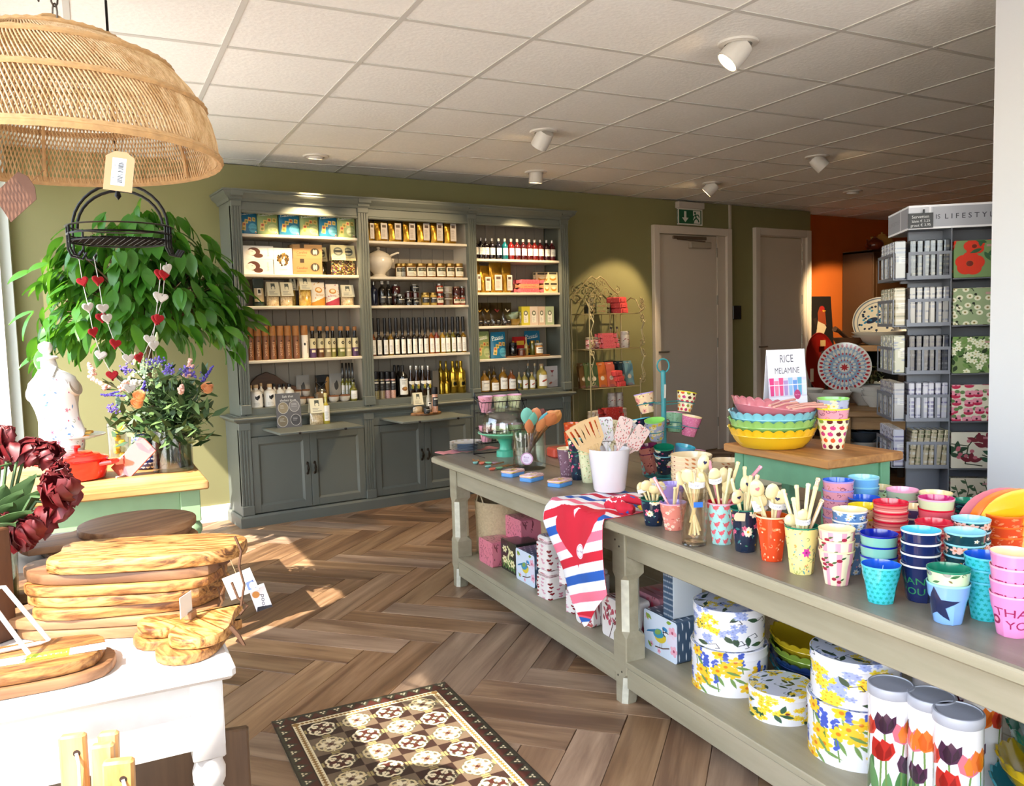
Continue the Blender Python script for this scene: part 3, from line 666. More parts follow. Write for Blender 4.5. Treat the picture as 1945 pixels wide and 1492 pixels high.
def foodtex(cols,bg,n=260,r0=3,r1=7):t=Tx(120,120,bg);t.speck(n,cols,r0,r1,.6);return t.mat('bag_contents',.25,coat=.5)
F_pasta=foodtex(['#6a2f2a','#c9a53a','#4d6a30','#7d3a55','#d9c48a','#2a2418'],'#4a3a20');F_grain=foodtex(['#d9c9a8','#b89f78','#c9b590','#9a8260'],'#c2ad88',400,2,4)
F_dark=foodtex(['#3a2f1a','#6a5a30','#2a2a16'],'#2f2a18');F_gold=foodtex(['#c9a24a','#b58a34','#d9b85c'],'#c39c44',160,6,14)
t=Tx(90,70,'#d9d3b8');t.rect(30,34,60,62,'#4a5048');t.ell(45,40,12,8,'#d9d3b8');t.lines(14,76,6,26,3,'#555',2);C_head=t.mat('header_card',.6)
t=Tx(90,70,'#cfc79a');t.ell(45,40,30,20,'#6f7468');t.ell(45,40,22,13,'#b9b79a');t.rect(20,36,70,46,'#3a3c38');t.lines(10,80,4,18,2,'#666',2);C_head2=t.mat('header_card',.6)
for l,r,tp,m,dy,lab in((905,985,497,F_dark,.09,'dark pasta bag half hidden behind the coloured pasta bags'),(985,1100,488,F_pasta,.0,'left bag of coloured pasta with a tilted header card'),(1080,1190,490,F_pasta,.025,'right bag of coloured pasta beside the left bay\'s pilaster')):
 x,w,h=fit(c5,l,r,tp,610,z,YI);header_bag(w,h,.06,.5,m,C_head2,lab,(x,YI+.035+dy,z),rnd.uniform(-.1,.1))
z=1.570
t=Tx(90,120,'#1f2f2a');t.rect(8,20,82,78,'#c2ad88');t.speck(0,['#fff'],1,2);t.rect(30,48,62,78,'#ece4d0');t.rect(36,56,56,72,'#2a2a22');M_dk=t.mat('food_bag',.3)
x,w,h=fit(c5,350,445,760,860,z,YI);pouch_thing('food_bag',w,h,.06,M_dk,'dark green bag with a cream window at the shelf end behind the leaves','food bag',(x,YI+.035,z))
for l,r,tp,m,lab in((460,565,787,F_grain,'left of two matching bags of pale grain with white header cards'),(572,675,790,F_grain,'right of two matching bags of pale grain with white header cards'),(1066,1170,812,F_grain,'small bag of pale grain standing alone at the right shelf end')):
 x,w,h=fit(c5,l,r,tp,880,z,YI);header_bag(w,h,.06,.58,m,C_head,lab,(x,YI+.035,z),rnd.uniform(-.08,.08))
for l,r,tp,dy,lab in((682,728,745,.08,'tall yellow pasta bag half hidden behind its twin'),(724,826,748,0,'tall yellow pasta bag with a cream header card')):
 x,w,h=fit(c5,l,r,tp,880,z,YI);header_bag(w,h,.07,.45,F_gold,C_head,lab,(x,YI+.035+dy,z),rnd.uniform(-.05,.1))
def sugar(c):t=Tx(100,150,'#e9e1d2');t.poly([(0,0),(100,0),(100,60),(0,20)],c);t.ell(50,100,26,18,'#d08a2a');t.ell(50,102,18,11,'#efe0b8');t.text('farina',50,70,22,c);t.speck(14,[c],2,5);return t.mat('flour_bag',.6)
for l,r,tp,c,lab in((825,942,790,'#c98a2a','white and orange flour bag on the third shelf'),(945,1055,805,'#a8324a','white and crimson flour bag on the third shelf')):
 x,w,h=fit(c5,l,r,tp,880,z,YI);pouch_thing('flour_bag',w,h,.07,sugar(c),lab,'food bag',(x,YI+.04,z),rnd.uniform(-.1,.1))
z=1.181
woodcap=mat('#a9713c',.5,noise=.1,nscale=30);brownb=mat('#74482b',.35,coat=.2);blackg=mat('#17130f',.12,coat=.5)
t=Tx(70,140,'#7a4c2e');t.text('XEMEI',34,62,34,'#caa27a',PI/2);t.ell(40,116,6,6,'#2a1a10');L_tube=t.mat('label',.4)
for i,(l,r) in enumerate(((300,357),(362,418),(425,480),(487,540),(547,602),(608,663),(675,728))):
 x,w,h=fit(c5,l,r,1143,1300,z,YI);bottle('oil_bottle','tube',w*.5,h,brownb,woodcap,'brown wooden-capped bottle, %s from the left on the left bay\'s fourth shelf'%ORD[i],'bottle',(x,YI+.03,z),L_tube,(.02,.66),1.0,group='brown capped bottles')
t=Tx(70,140,'#e8e2d8');t.ell(26,90,9,9,'#222');t.rect(48,30,52,110,'#6a3a1a');L_wt=t.mat('label',.4)
x,w,h=fit(c5,745,800,1140,1300,z,YI);bottle('oil_bottle','tube',w*.5,h,mat('#e4ded2',.4),woodcap,'single white bottle with wooden cap right of the brown ones','bottle',(x,YI+.03,z),L_wt,(.02,.66),1.0)
for i,(l,r,c,cn) in enumerate(((810,865,'#51355f','purple'),(874,933,'#5a3820','brown'),(934,986,'#857a60','stone'),(984,1030,'#7d7a3a','mustard'),(1036,1100,'#686c34','olive green'),(1104,1156,'#a8a183','cream'),(1156,1208,'#4a2f58','plum'))):
 x,w,h=fit(c5,l,r,1148,1300,z,YI);t=Tx(70,130,c);t.rect(0,62,70,130,'#c9bf98');t.ell(40,98,11,11,'#2a2418');t.ell(40,98,4,4,'#c9bf98');t.rect(20,36,50,52,'#d9d0b0')
 o=bottle('syrup_bottle','dressing',w*.47,h,blackg,woodcap,'%s wood-capped bottle with cream tag in the left bay\'s fourth shelf'%cn,'bottle',(x,YI+.03+(i%2)*.012,z),t.mat('label',.45),(.0,.62),1.4,group='wood capped bottles with tags')
# lowest shelf
z=.837
whiteb=mat('#e6e0d4',.3,coat=.3);darkcap=mat('#15141a',.4);cork=mat('#c5a37a',.6)
o=empty('cutting_board','dark wooden board leaning at the back of the left bay\'s lowest shelf','cutting board',(1.95,6.22,z))
P=[PY(*c7(*q),6.22) for q in((205,300),(215,260),(260,210),(330,178),(400,205),(470,255),(560,290),(560,330))]
ob('board',B().prism([(p.x-1.95,p.z-z) for p in P][::-1],0,.018,bev=.003,mx=TR(0,0,.0,PI/2)),wood('#3a2416','#5c3c24',14,0,.5),o)
for i,(l,r,tp,cp_,dy,lab) in enumerate(((222,315,275,cork,0,'white leaf-printed bottle with pale cap, front left on the lowest shelf'),(328,415,268,cork,0,'white leaf-printed bottle with pale cap, second in the front row'),(218,252,278,cork,.09,'white pale-capped bottle hiding behind the front left one'),(285,332,262,cork,.09,'white pale-capped bottle behind the gap of the front pair'),(413,480,272,darkcap,.02,'black-capped white bottle behind the tasting card'),(484,552,268,darkcap,.02,'black-capped white bottle next to the stacked bowls'),(383,428,266,darkcap,.1,'black-capped white bottle in the back row, left'),(455,500,266,darkcap,.11,'black-capped white bottle in the back row, right'))):
 x,w,h=fit(c7,l,r,tp,400,z,YI+dy);bottle('lotion_bottle','white',w*.5,h,whiteb,cp_,lab,'bottle',(x,YI+.03+dy,z),L_leaf,(.05,.6),1.0,group='white bottles on the lowest shelf')
speck_w=mat('#ddd3c4',.5,noise=.06,nscale=60);lidw=mat('#8a5a3a',.5)
def bowl(x,y,z,r,h,lab,g='small lidded bowls',lid=True):
 o=empty('small_bowl',lab,'bowl',(x,y,z),0,g)
 ob('bowl_body',B().lathe([(r*.55,0),(r*.85,h*.25),(r,h*.8),(r*.96,h*.8),(r*.8,h*.3),(0,h*.15)],16),speck_w,o)
 if lid:ob('lid',B().lathe([(r*.97,h*.8),(r,h*.84),(r,h*.96),(r*.9,h)],16,cap1=True),lidw,o)
for i,(l,r,b_,dy,up,lab) in enumerate(((545,605,0,.1,1,'upper left lidded bowl in the back of the lowest shelf'),(608,668,0,.1,1,'upper right lidded bowl in the back of the lowest shelf'),(545,605,0,.1,0,'lower left lidded bowl in the back of the lowest shelf'),(608,668,0,.1,0,'lower right lidded bowl in the back of the lowest shelf'),(578,638,0,.0,0,'front lidded bowl right behind the tasting card'),(640,697,0,.0,0,'front lidded bowl next to the gift bag'),(803,880,0,.0,0,'larger lidded bowl right of the gift bag'),(885,963,0,.0,0,'larger lidded bowl beside the yellow oil bottle'))):
 x,w,h=fit(c7,l,r,360,380,z,YI+dy);bowl(x,YI+.03+dy,z+up*.052,w*.5,.052,lab)
t=Tx(100,130,'#8f8a84');t.leaf(40,50,50,30,1.3,'#1a1a1c');t.leaf(52,55,36,20,2.2,'#1a1a1c');t.text('hasjus',50,25,20,'#2a2a2a');M_pch=t.mat('pouch',.5)
for l,r,tp,lab in((560,666,202,'grey leaf-printed pouch behind the stacked bowls'),(806,912,190,'grey leaf-printed pouch beside the dark bottles')):
 x,w,h=fit(c7,l,r,tp,320,z,YI+.15);pouch_thing('coffee_pouch',w,h,.05,M_pch,lab,'pouch',(x,YI+.17,z))
t=Tx(120,60,'#1c1a1a');t.text('plate',44,26,30,'#e4ded4');t.ell(100,30,26,26,'#b98a4a');
shelf_box('gift_box',c7,705,806,202,330,z,.03,t.mat('gift_box'),'black box with a plate picture at the back of the lowest shelf','box',Yf=YI+.19)
gb=empty('gift_bag','clear cellophane gift bag with dark ribbon on the lowest shelf','gift bag',(PY(*c7(748,380),YI).x,YI+.03,z))
ob('bag',pouch(.11,.16,.07,.3,top=.6),glass('#efe8da',.15,1.4,.8),gb);ob('contents',B().box(-.04,.04,-.02,.02,.0,.085,bev=.012),mat('#b79a74',.6),gb)
ob('ribbon',B().tube([(-.03,-.03,.1),(-.005,-.025,.13),(.03,-.03,.09)],.006,5,flat=.3).tube([(-.05,-.02,.17),(0,-.02,.125),(.045,-.02,.165)],.008,5,flat=.3),mat('#3a3a40',.5),gb)
olive=mat('#6f6a1e',.1,coat=.5);yel=mat('#b4a43c',.1,coat=.5)
for i,(l,r,dy) in enumerate(((898,926,.12),(928,954,.1),(950,976,.08),(972,1001,.06))):
 x,w,h=fit(c7,l,r,112,320,z,YI+dy);bottle('vinegar_bottle','slim',w*.5,h,olive,blackg,'slim black-necked olive bottle, %s from the left beside the pilaster'%ORD[i],'bottle',(x,YI+.03+dy,z),L_bar,(.08,.4),1.0,group='slim black necked olive bottles')
x,w,h=fit(c7,960,1016,235,330,z,YI);bottle('oil_bottle','oil',w*.48,h,olive,blackg,'short olive oil bottle with white label at the shelf\'s right end','bottle',(x,YI+.03,z),L_bar,(.1,.48),1.0)
# ---- things on the two pull-out shelves
t=Tx(190,260,'#544f4d');t.text('Salt that',95,236,26,'#f0ece4');t.text('shakes it up',95,208,26,'#f0ece4')
for(a,b_,c) in((55,150,'#8a7a5c'),(140,160,'#77716f'),(45,50,'#6f6046'),(145,55,'#3b3534')):t.ell(a,b_,40,44,'#c9c2b6');t.ell(a,b_,37,41,c);t.lines(a-22,a+22,b_-8,b_+24,3,'#e8e4dc',2)
p0=PZ(*c7(508,588),.70);tc_=empty('tasting_card','dark card reading Salt that shakes it up on the left pull-out shelf','sign',(p0.x,p0.y,.70),-.1)
ob('card',B().box(-.088,.088,0,.003,.0,.245,mx=TR(0,0,0,-.12)),t.mat('tasting_card'),tc_,smooth=False);ob('stand',B().box(-.05,.05,0,.003,0,.12,mx=TR(0,.06,0,.35)),mat('#4a4542',.6),tc_,smooth=False)
p=PZ(*c7(718,568),.70);header_bag(.105,.19,.06,.55,F_grain,C_head,'bag of grain with header card on the left pull-out shelf',(p.x,p.y+.03,.70))
p=PZ(*c7(790,562),.70);bottle('oil_bottle','oil',.027,.225,yel,mat('#c9b878',.4),'yellow oil bottle on the left pull-out shelf','bottle',(p.x,p.y+.03,.70),L_bar,(.1,.6),.8)
p=PZ(*c7(1535,497),.70);ws=ob('tasting_board',B().prism([(.125*math.cos(2*PI*i/18)*(1+.08*math.sin(3*i)),.085*math.sin(2*PI*i/18)*(1+.08*math.cos(2*i))) for i in range(18)],0,.02,bev=.004),wood('#6a4526','#a9743f',12,0),loc=(p.x,p.y+.05,.70),label='irregular wooden slab with samples on the middle pull-out shelf',cat='cutting board')
zb=.7205
p=PZ(*c7(1465,478),zb);header_bag(.085,.155,.05,.62,F_grain,C_head,'bag of white salt with header card on the wooden slab',(p.x,p.y+.03,zb))
p=PZ(*c7(1528,486),zb);jar('tapenade_jar',.025,.055,blackg,mat('#3a3734',.3,.6),'small black jar on the wooden slab','jar',(p.x,p.y+.02,zb),L_black)
p=PZ(*c7(1548,478),zb);bottle('oil_bottle','oil',.022,.20,mat('#9a988c',.05,coat=.5),mat('#8a8a88',.2,.8),'clear glass bottle on the wooden slab','bottle',(p.x+.012,p.y+.05,zb),L_white,(.1,.4),.8)
p=PZ(*c7(1595,478),zb);bottle('salt_grinder','grinder',.024,.20,mat('#b98a72',.3,noise=.3,nscale=150,coat=.4),darkcap,'pink salt grinder on the wooden slab','grinder',(p.x,p.y+.03,zb),L_black,(.25,.6),1.3)
# ------------------------------------------------------------------ middle bay
goldbag=mat('#a57a24',.28,.75,noise=.25,nscale=22,bump=.6)
z=2.064
for i,(l,r) in enumerate(((60,116),(120,212),(215,305),(313,400),(408,497),(500,585),(592,675))):
 x,w,h=fit(c6,l,r,140,210,z,YI);o=empty('coffee_bag','gold coffee bag, %s from the left on the middle bay\'s top shelf'%ORD[i],'coffee bag',(x,YI+.035,z),.12,'gold coffee bags on the top shelf')
 ob('bag',pouch(w,h,.065,.04,top=.97),goldbag,o,ang=60);ob('label',B().grid(lambda u,v:(w*(-.18+.5*u),-.037,h*(.12+.78*v)),1,1,thick=.001),lbl(50,110,'#c8bdb4','#5a4a40',True,9).mat('label') if i==0 else bpy.data.materials['label_gold'],o,smooth=False)
 if i==0:o.children[-1].data.materials[0].name='label_gold'
z=1.79
x,w,h=fit(c6,90,262,312,430,z,YI);cer=mat('#d8cfc0',.25,coat=.4);R=w*.5
tu=empty('soup_tureen','cream ceramic soup tureen with lid and ladle on the second shelf','tureen',(x,YI+.10,z));H=h*1.03
ob('bowl',B().lathe([(R*.6,0),(R*.6,H*.03),(R*.42,H*.1),(R*.5,H*.16),(R*.85,H*.3),(R*.98,H*.45),(R,H*.52),(R*.93,H*.62),(R*.9,H*.66)],28,cap1=True),cer,tu)
ob('lid',B().lathe([(R*.95,H*.655),(R*.9,H*.68),(R*.7,H*.77),(R*.35,H*.85),(R*.12,H*.88),(R*.08,H*.91),(R*.14,H*.95),(R*.1,H*.99),(0,H)],28,cap0=False),cer,tu)
for s in(-1,1):ob('handle',B().tube([(s*R*.93,0,H*.5),(s*R*1.12,0,H*.53),(s*R*1.17,0,H*.6),(s*R*.95,0,H*.6)],.009,8),cer,tu)
ob('ladle',B().tube([(R*.7,-.03,H*.68),(R*1.05,-.05,H*.76),(R*1.25,-.06,H*.8),(R*1.33,-.06,H*.78)],[.009,.008,.008,.011],8),cer,tu)
honey=mat('#7d4a12',.1,coat=.5);goldlid=mat('#a9894a',.3,.8)
for i,(l,r,dy) in enumerate(((264,312,.1),(300,345,.09),(335,402,0),(405,468,0),(472,532,0),(538,600,0),(605,660,0),(665,720,0))):
 x,w,h=fit(c6,l,r,425,470,z,YI+dy);jar('honey_jar',w*.5,h,honey,goldlid,'gold-lidded jar, %s from the left beside the tureen'%ORD[i],'jar',(x,YI+.035+dy,z),L_honey,(.1,.72),group='gold lidded jars beside the tureen')
z=1.566;navy=mat('#14182c',.12,coat=.5);steel2=mat('#8d8a84',.25,.9)
x,w,h=fit(c6,92,140,548,620,z,YI);bottle('cordial_bottle','white',w*.5,h,navy,steel2,'dark blue bottle with gold crest at the middle bay\'s left end','bottle',(x,YI+.03,z),None)
for i,(l,r,dy) in enumerate(((148,200,0),(194,236,.06))):
 x,w,h=fit(c6,l,r,542,620,z,YI+dy);bottle('swing_top_bottle','white',w*.5,h,blackg,mat('#b7b3ab',.3),'%s dark swing-top bottle on the middle bay\'s third shelf'%('front','rear')[i],'bottle',(x,YI+.03+dy,z),L_black,(.1,.4))
berry=mat('#3a1818',.12,coat=.5);must=mat('#b99a4a',.15,coat=.4);redj=mat('#8a3524',.15,coat=.4);silv=mat('#8f8b84',.28,.9)
JZ=lambda t_:PY(*c6(400,t_),YI).z-z
for nm,l,r,tp,bs,dy,c,lid,lab in(('jam_jar',240,297,625,700,.05,berry,silv,'dark jam jar under another behind the front jar'),('jam_jar',240,297,565,627,.05,berry,silv,'dark jam jar on top of the left pair'),('jam_jar',268,325,632,700,-.005,blackg,silv,'dark jam jar in front of the left pair'),
 ('jam_jar',330,374,655,700,0,blackg,silv,'lower dark jar of the pair left of centre'),('jam_jar',330,374,610,655,0,berry,silv,'upper dark jar of the pair left of centre'),('jam_jar',377,424,656,700,0,blackg,silv,'lowest dark jar of the three-high stack'),('jam_jar',377,424,612,656,0,berry,silv,'middle dark jar of the three-high stack'),('jam_jar',368,424,565,612,0.02,blackg,silv,'topmost dark jar of the three-high stack'),
 ('mustard_jar',440,492,620,702,0,must,goldlid,'left pale mustard jar with black label'),('mustard_jar',497,542,620,702,0,must,goldlid,'right pale mustard jar with black label'),('tomato_jar',542,587,627,702,0,redj,silv,'lower red jar right of the mustard'),('tomato_jar',542,587,560,627,0,redj,silv,'upper red jar right of the mustard'),
 ('olive_tub',592,648,660,702,0,mat('#5a4a3a',.3),mat('#a9a49a',.4),'lowest flat tub of the stack of three'),('olive_tub',592,648,620,660,0,mat('#5a4a3a',.3),mat('#a9a49a',.4),'middle flat tub of the stack of three'),('olive_tub',592,648,580,620,0,mat('#8a8076',.3),mat('#a9a49a',.4),'topmost flat tub of the stack of three'),
 ('pepper_jar',655,698,640,702,0,redj,mat('#7a5a4a',.4,.4),'lower red pepper jar left of the right end pair'),('pepper_jar',655,698,578,640,0,berry,mat('#7a5a4a',.4,.4),'upper dark pepper jar left of the right end pair'),('pepper_jar',698,734,640,702,.02,redj,silv,'lower red pepper jar against the right divider'),('pepper_jar',698,734,576,640,.02,berry,silv,'upper dark pepper jar against the right divider')):
 x,w,_=fit(c6,l,r,tp,640,z,YI+dy);z0=max(0,JZ(bs)) if bs<698 else 0;jar(nm,w*.49,JZ(tp)-z0-.001,c,lid,lab,'jar',(x,YI+.035+dy,z+z0),L_black if c in(blackg,must) else L_honey if c is redj else None,(.2,.62),group='jars on the middle bay third shelf')
z=1.174;am='#6a3208'
for i,(cx,c) in enumerate(zip((110,150,193,230,270,312,352,390,428,465,505,540,580,612,652,688,722),(am,'#1b110b','#1b110b','#7a5a12','#150f0c','#150f0c','#20150c','#150f0c','#20150c','#2a1a0c','#8a4a0c','#6a1e0c','#8a6a14','#4a4410','#5c5414','#1b1a0c','#7a5a12'))):
 x,w,h=fit(c6,cx-19,cx+19,795-(cx-110)*.018,950,z,YI);bottle('vinegar_bottle','slim',w*.47,h,mat(c,.08,coat=.6),mat('#131114',.4),'black-necked vinegar bottle, %s from the left in the middle bay\'s long row'%ORD[i],'bottle',(x,YI+.028,z),L_bar,(.04,.42),.85,group='long row of black necked bottles')
z=.836
for i,(l,r,c,cn) in enumerate(((110,150,'#8a8258','green'),(153,188,'#9a8a6a','beige'),(190,226,'#b08a8a','mauve'),(228,263,'#c99a84','pink'))):
 x,w,h=fit(c6,l,r,1155,1250,z,YI);bottle('salt_grinder','grinder',w*.48,h,mat(c,.3,noise=.35,nscale=150,coat=.4),darkcap,'salt grinder with %s grains and black top on the lowest shelf'%cn,'grinder',(x,YI+.028,z),L_black,(.3,.66),1.4,group='salt grinders')
for i,(l,r,dy,lm,lab) in enumerate(((240,282,.11,None,'dark wine bottle in the back, left'),(268,310,.13,None,'dark wine bottle in the back, right'),(285,346,0,L_wine,'dark wine bottle with a picture label in front'))):
 x,w,h=fit(c6,l,r,1112,1230,z,YI+dy);bottle('wine_bottle','wine',w*.48,h,blackg,mat('#1a1616',.35),lab,'bottle',(x,YI+.035+dy,z),lm,(.08,.58),1.1)
for i,(l,r,dy) in enumerate(((350,388,0),(388,427,0),(412,450,.06),(430,470,.0),(468,505,0))):
 x,w,h=fit(c6,l,r,1115,1230,z,YI+dy);bottle('dressing_bottle','dressing',w*.48,h,mat('#2a1a0e',.1,coat=.5),mat('#b9b5ae',.25,.8),'silver-capped dark dressing bottle, %s from the left on the lowest shelf'%ORD[i],'bottle',(x,YI+.03+dy,z),L_dress,(.2,.5),1.2,group='silver capped bottles')
shelf_box('bottle_box',c6,506,546,1148,1330,z,.06,mat('#5a554e',.5),'slim grey bottle box next to the gold bottles','box')
goldb=mat('#a98a2e',.22,.85)
for i,(l,r,tp,dy,lab) in enumerate(((553,592,1082,.11,'tall gold bottle, leftmost in the back row'),(592,628,1085,.1,'tall gold bottle, second in the back row'),(628,682,1085,.03,'tall gold bottle with black crest, left of the front pair'),(682,738,1083,.0,'tall gold bottle with black crest at the right end'),(664,704,1082,.12,'tall gold bottle peeping out between the front pair'),(556,592,1195,.0,'short gold bottle, left of two'),(594,628,1195,.0,'short gold bottle, right of two'))):
 x,w,h=fit(c6,l,r,tp,1230,z,YI+dy);o=bottle('gold_oil_bottle','wine',w*.5,h,goldb,goldb,lab,'bottle',(x,YI+.035+dy,z),None)
 if 'crest' in lab:t=Tx(60,60,'#a98a2e');t.ell(24,26,13,17,'#15120a');t.poly([(20,22),(54,8),(44,50)],'#15120a');ob('label',arc(w*.5+.001,h*.2,h*.42,.7),t.mat('label',.3,metal=.6),o)
# ------------------------------------------------------------------ right bay
z=1.947
for i,(cx,c) in enumerate(zip((803,842,875,915,960,1002,1045,1086,1128,1168,1205,1243,1285,1322),('#150d10','#150d10','#1a0d10','#150d10','#10101c','#0e5a66','#6a1414','#4a1010','#3a0c10','#4a1010','#5a1412','#4a0e10','#2a0c14','#4a1018'))):
 x,w,h=fit(c6,cx-19,cx+19,250+(cx-803)*.035,330,z,YI);bottle('liqueur_bottle','white',w*.5,h,mat(c,.08,coat=.6),mat('#b0aca8',.25,.5),'small white-labelled liqueur bottle, %s from the left on the right bay\'s top shelf'%ORD[i],'bottle',(x,YI+.03,z),L_liq,(.22,.55),1.0,group='liqueur bottles on the top shelf')
z=1.666
for i,(l,r,tp,rz) in enumerate(((795,834,410,0),(835,906,440,.1),(902,985,415,-.1),(985,1050,418,.05))):
 x,w,h=fit(c6,l,r,tp,530,z,YI);o=empty('coffee_bag','tall gold coffee bag, %s from the left on the right bay\'s second shelf'%ORD[i],'coffee bag',(x,YI+.04,z),rz,'tall gold coffee bags')
 ob('bag',pouch(w,h,.07,.06,top=.94),goldbag,o,ang=60);ob('label',B().grid(lambda u,v:(w*(-.2+.55*u),-.04,h*(.08+.5*v)),1,1,thick=.001),bpy.data.materials['label_gold'],o,smooth=False)
def cracker_box(c,n=3,txt='Mix for Baking'):t=Tx(200,50,c);t.text('mix me happy',100,25,26,'#a8203a');t.speck(60,['#f0b8b0'],1,2);return t.mat('cracker_box',.5)
M_pink=cracker_box('#d8606a');M_stripe=cracker_box('#c98a62');M_coral=cracker_box('#d94c4c')
def toffee(w,h,d,m,lab,loc,rz=0,group=None,name='party_cracker',cat='gift box'):
 # a six-sided box pinched before its flared ends
 o=empty(name,lab,cat,loc,rz,group);L=w/2
 b=B()
 for a0,a1,k0,k1 in((-L,-L*.72,.9,.45),(-L*.72,-L*.62,.45,1),(-L*.62,L*.62,1,1),(L*.62,L*.72,1,.45),(L*.72,L,.45,.9)):
  V=[]
  for x_,k in((a0,k0),(a1,k1)):V+=[(x_,-d/2*k,h/2-h/2*k),(x_,d/2*k,h/2-h/2*k),(x_,d/2*k,h/2+h/2*k),(x_,-d/2*k,h/2+h/2*k)]
  b.add(V,[(0,4,5,1),(1,5,6,2),(2,6,7,3),(3,7,4,0)],0,[[(0,0),(1,0),(1,1),(0,1)]]*3+[[(0,1),(1,1),(1,0),(0,0)]])
 b.box(-L*.6,L*.6,-d*.5-.0006,-d*.5,h*.1,h*.9);ob('wrapper',b,m,o,smooth=False);return o
for i,(tp,bs,m,lab) in enumerate(((584,618,M_pink,'lowest pink cracker-shaped box'),(548,582,M_stripe,'middle striped cracker-shaped box'),(510,546,M_pink,'topmost pink cracker-shaped box'))):
 x,w,_=fit(c6,1055+8*i,1260,tp,560,z,YI);toffee(w,.038,.05,m,lab+' of the stack on the second shelf',(x,YI+.03,z+.0385*i),0,'stacked cracker boxes')
t=Tx(80,110,'#d9cda0');t.ell(40,40,26,22,'#c98a2a');t.ell(40,52,20,14,'#efe6c8');t.rect(10,84,70,104,'#4a4438');M_bis=t.mat('biscuit_box',.5)
for l,r,up,dy,lab in((1257,1296,0,0,'lower left pale biscuit box'),(1296,1350,0,.01,'lower right pale biscuit box'),(1285,1350,1,.01,'upper right pale biscuit box'),(1205,1283,1,.06,'upper left pale biscuit box'),(1205,1270,0,.1,'rear lower pale biscuit box')):
 x,w,h=fit(c6,l,r,530,570,z,YI+dy);ob('biscuit_box',fbox(w,.092,.05),M_bis,loc=(x,YI+.03+dy,z+up*.0925),label=lab+' at the second shelf\'s right end',cat='box',group='pale biscuit boxes',smooth=False)
z=1.384;cello=glass('#e9dfc8',.12,1.5,.85)
for i,(l,r,c) in enumerate(((803,850,'#3a2416'),(848,905,'#241812'),(905,985,'#2c1c16'),(985,1045,'#5a3a2a'))):
 x,w,h=fit(c6,l,r,690,770,z,YI);o=empty('sweets_bag','ribboned cellophane bag of chocolates, %s from the left on the third shelf'%ORD[i],'sweets bag',(x,YI+.03,z),0,'cellophane bags of chocolates')
 b=B()
 for k in range(9):b.lathe([(.0,-.011),(.011,0),(.0,.011)],7,mx=TR(rnd.uniform(-.35,.35)*w,rnd.uniform(-.012,.012),.012+.02*(k//3),rnd.random(),rnd.random()))
 ob('chocolates',b,mat(c,.35,coat=.3),o,kind='stuff');ob('wrap',pouch(w,h,.06,.35,top=1.1),cello,o)
 ob('ribbon',B().tube([(-.02,-.015,h*.72),(0,-.012,h*.62),(.02,-.015,h*.7),(0,-.012,h*.6)],.005,5),mat(('#b58a2a','#c9a24a','#8a2a2a','#d9cfc0')[i],.4),o)
 ob('label',B().box(-.018,.018,-.034,-.032,.02,.05),L_black,o,smooth=False)
x,w,h=fit(c6,1030,1110,770,800,z,YI);R=w*.5
for k,(c,cn) in enumerate((('#9a7a34','lower ochre'),('#a9bda4','upper pale green'))):
 o=empty('tea_cup','%s tea cup of the stacked pair on the third shelf'%cn,'cup',(x-.01*k,YI+.05,z+.05*k),0);o.rotation_euler=(0,.0 if k==0 else-.25,0)
 ob('cup_body',B().lathe([(R*.5,0),(R*.8,.012),(R,.045),(R*1.02,.058),(R*.97,.058),(R*.75,.014),(0,.008)],20),mat(c,.25,coat=.4),o);ob('handle',B().tube([(R*.9,0,.05),(R*1.3,0,.05),(R*1.3,0,.03),(R*.85,0,.02)],.004,6),mat(c,.25,coat=.4),o)
for i,(l,r,c,cn) in enumerate(((1105,1160,'#c2b53a','yellow'),(1160,1214,'#d3bfae','blush'),(1216,1263,'#c9b09a','beige'),(1266,1322,'#a3b08c','sage'))):
 t=Tx(70,130,c);t.rect(16,18,54,92,'#e9e4d4');t.ell(35,84,17,17,'#6a6a52');t.ell(35,84,9,9,'#e9e4d4');t.lines(22,48,24,56,4,'#777',2)
 shelf_box('tea_box',c6,l,r,716,832,z,.05,t.mat('tea_box',.5),'%s tea box with round emblem on the right bay\'s third shelf'%cn,'box',group='tea boxes')
z=1.107
for l,r,tp,m,lab in((805,904,885,M_cgreen,'green cracker bag on the right bay\'s fourth shelf'),(906,1015,888,M_cblue,'blue cracker bag on the right bay\'s fourth shelf')):
 x,w,h=fit(c6,l,r,tp,970,z,YI);pouch_thing('cracker_bag',w,h,.07,m,lab,'snack bag',(x,YI+.04,z),.05)
x,w,h=fit(c6,1015,1315,1040,1045,z,YI);ob('tasting_board',B().prism(rrect(-w/2,w/2,-.07,.07,.06),0,.014,bev=.003),wood('#6a4526','#a9743f',10,0),loc=(x,YI+.07,z),label='rounded wooden board with jars on the right bay\'s fourth shelf',cat='cutting board')
zb=z+.0145;x,w,h=fit(c6,1140,1250,880,960,z,YI+.11);pouch_thing('cracker_bag',w,h,.04,M_cblue,'blue cracker bag standing behind the jars on the fourth shelf','snack bag',(x,YI+.16,z))
t=Tx(60,90,'#a81c20');t.rect(10,50,50,70,'#d9b03a');shelf_box('sauce_box',c6,1057,1132,920,1035,zb,.04,t.mat('sauce_box'),'red box behind the black jar on the board','box',Yf=YI+.07)
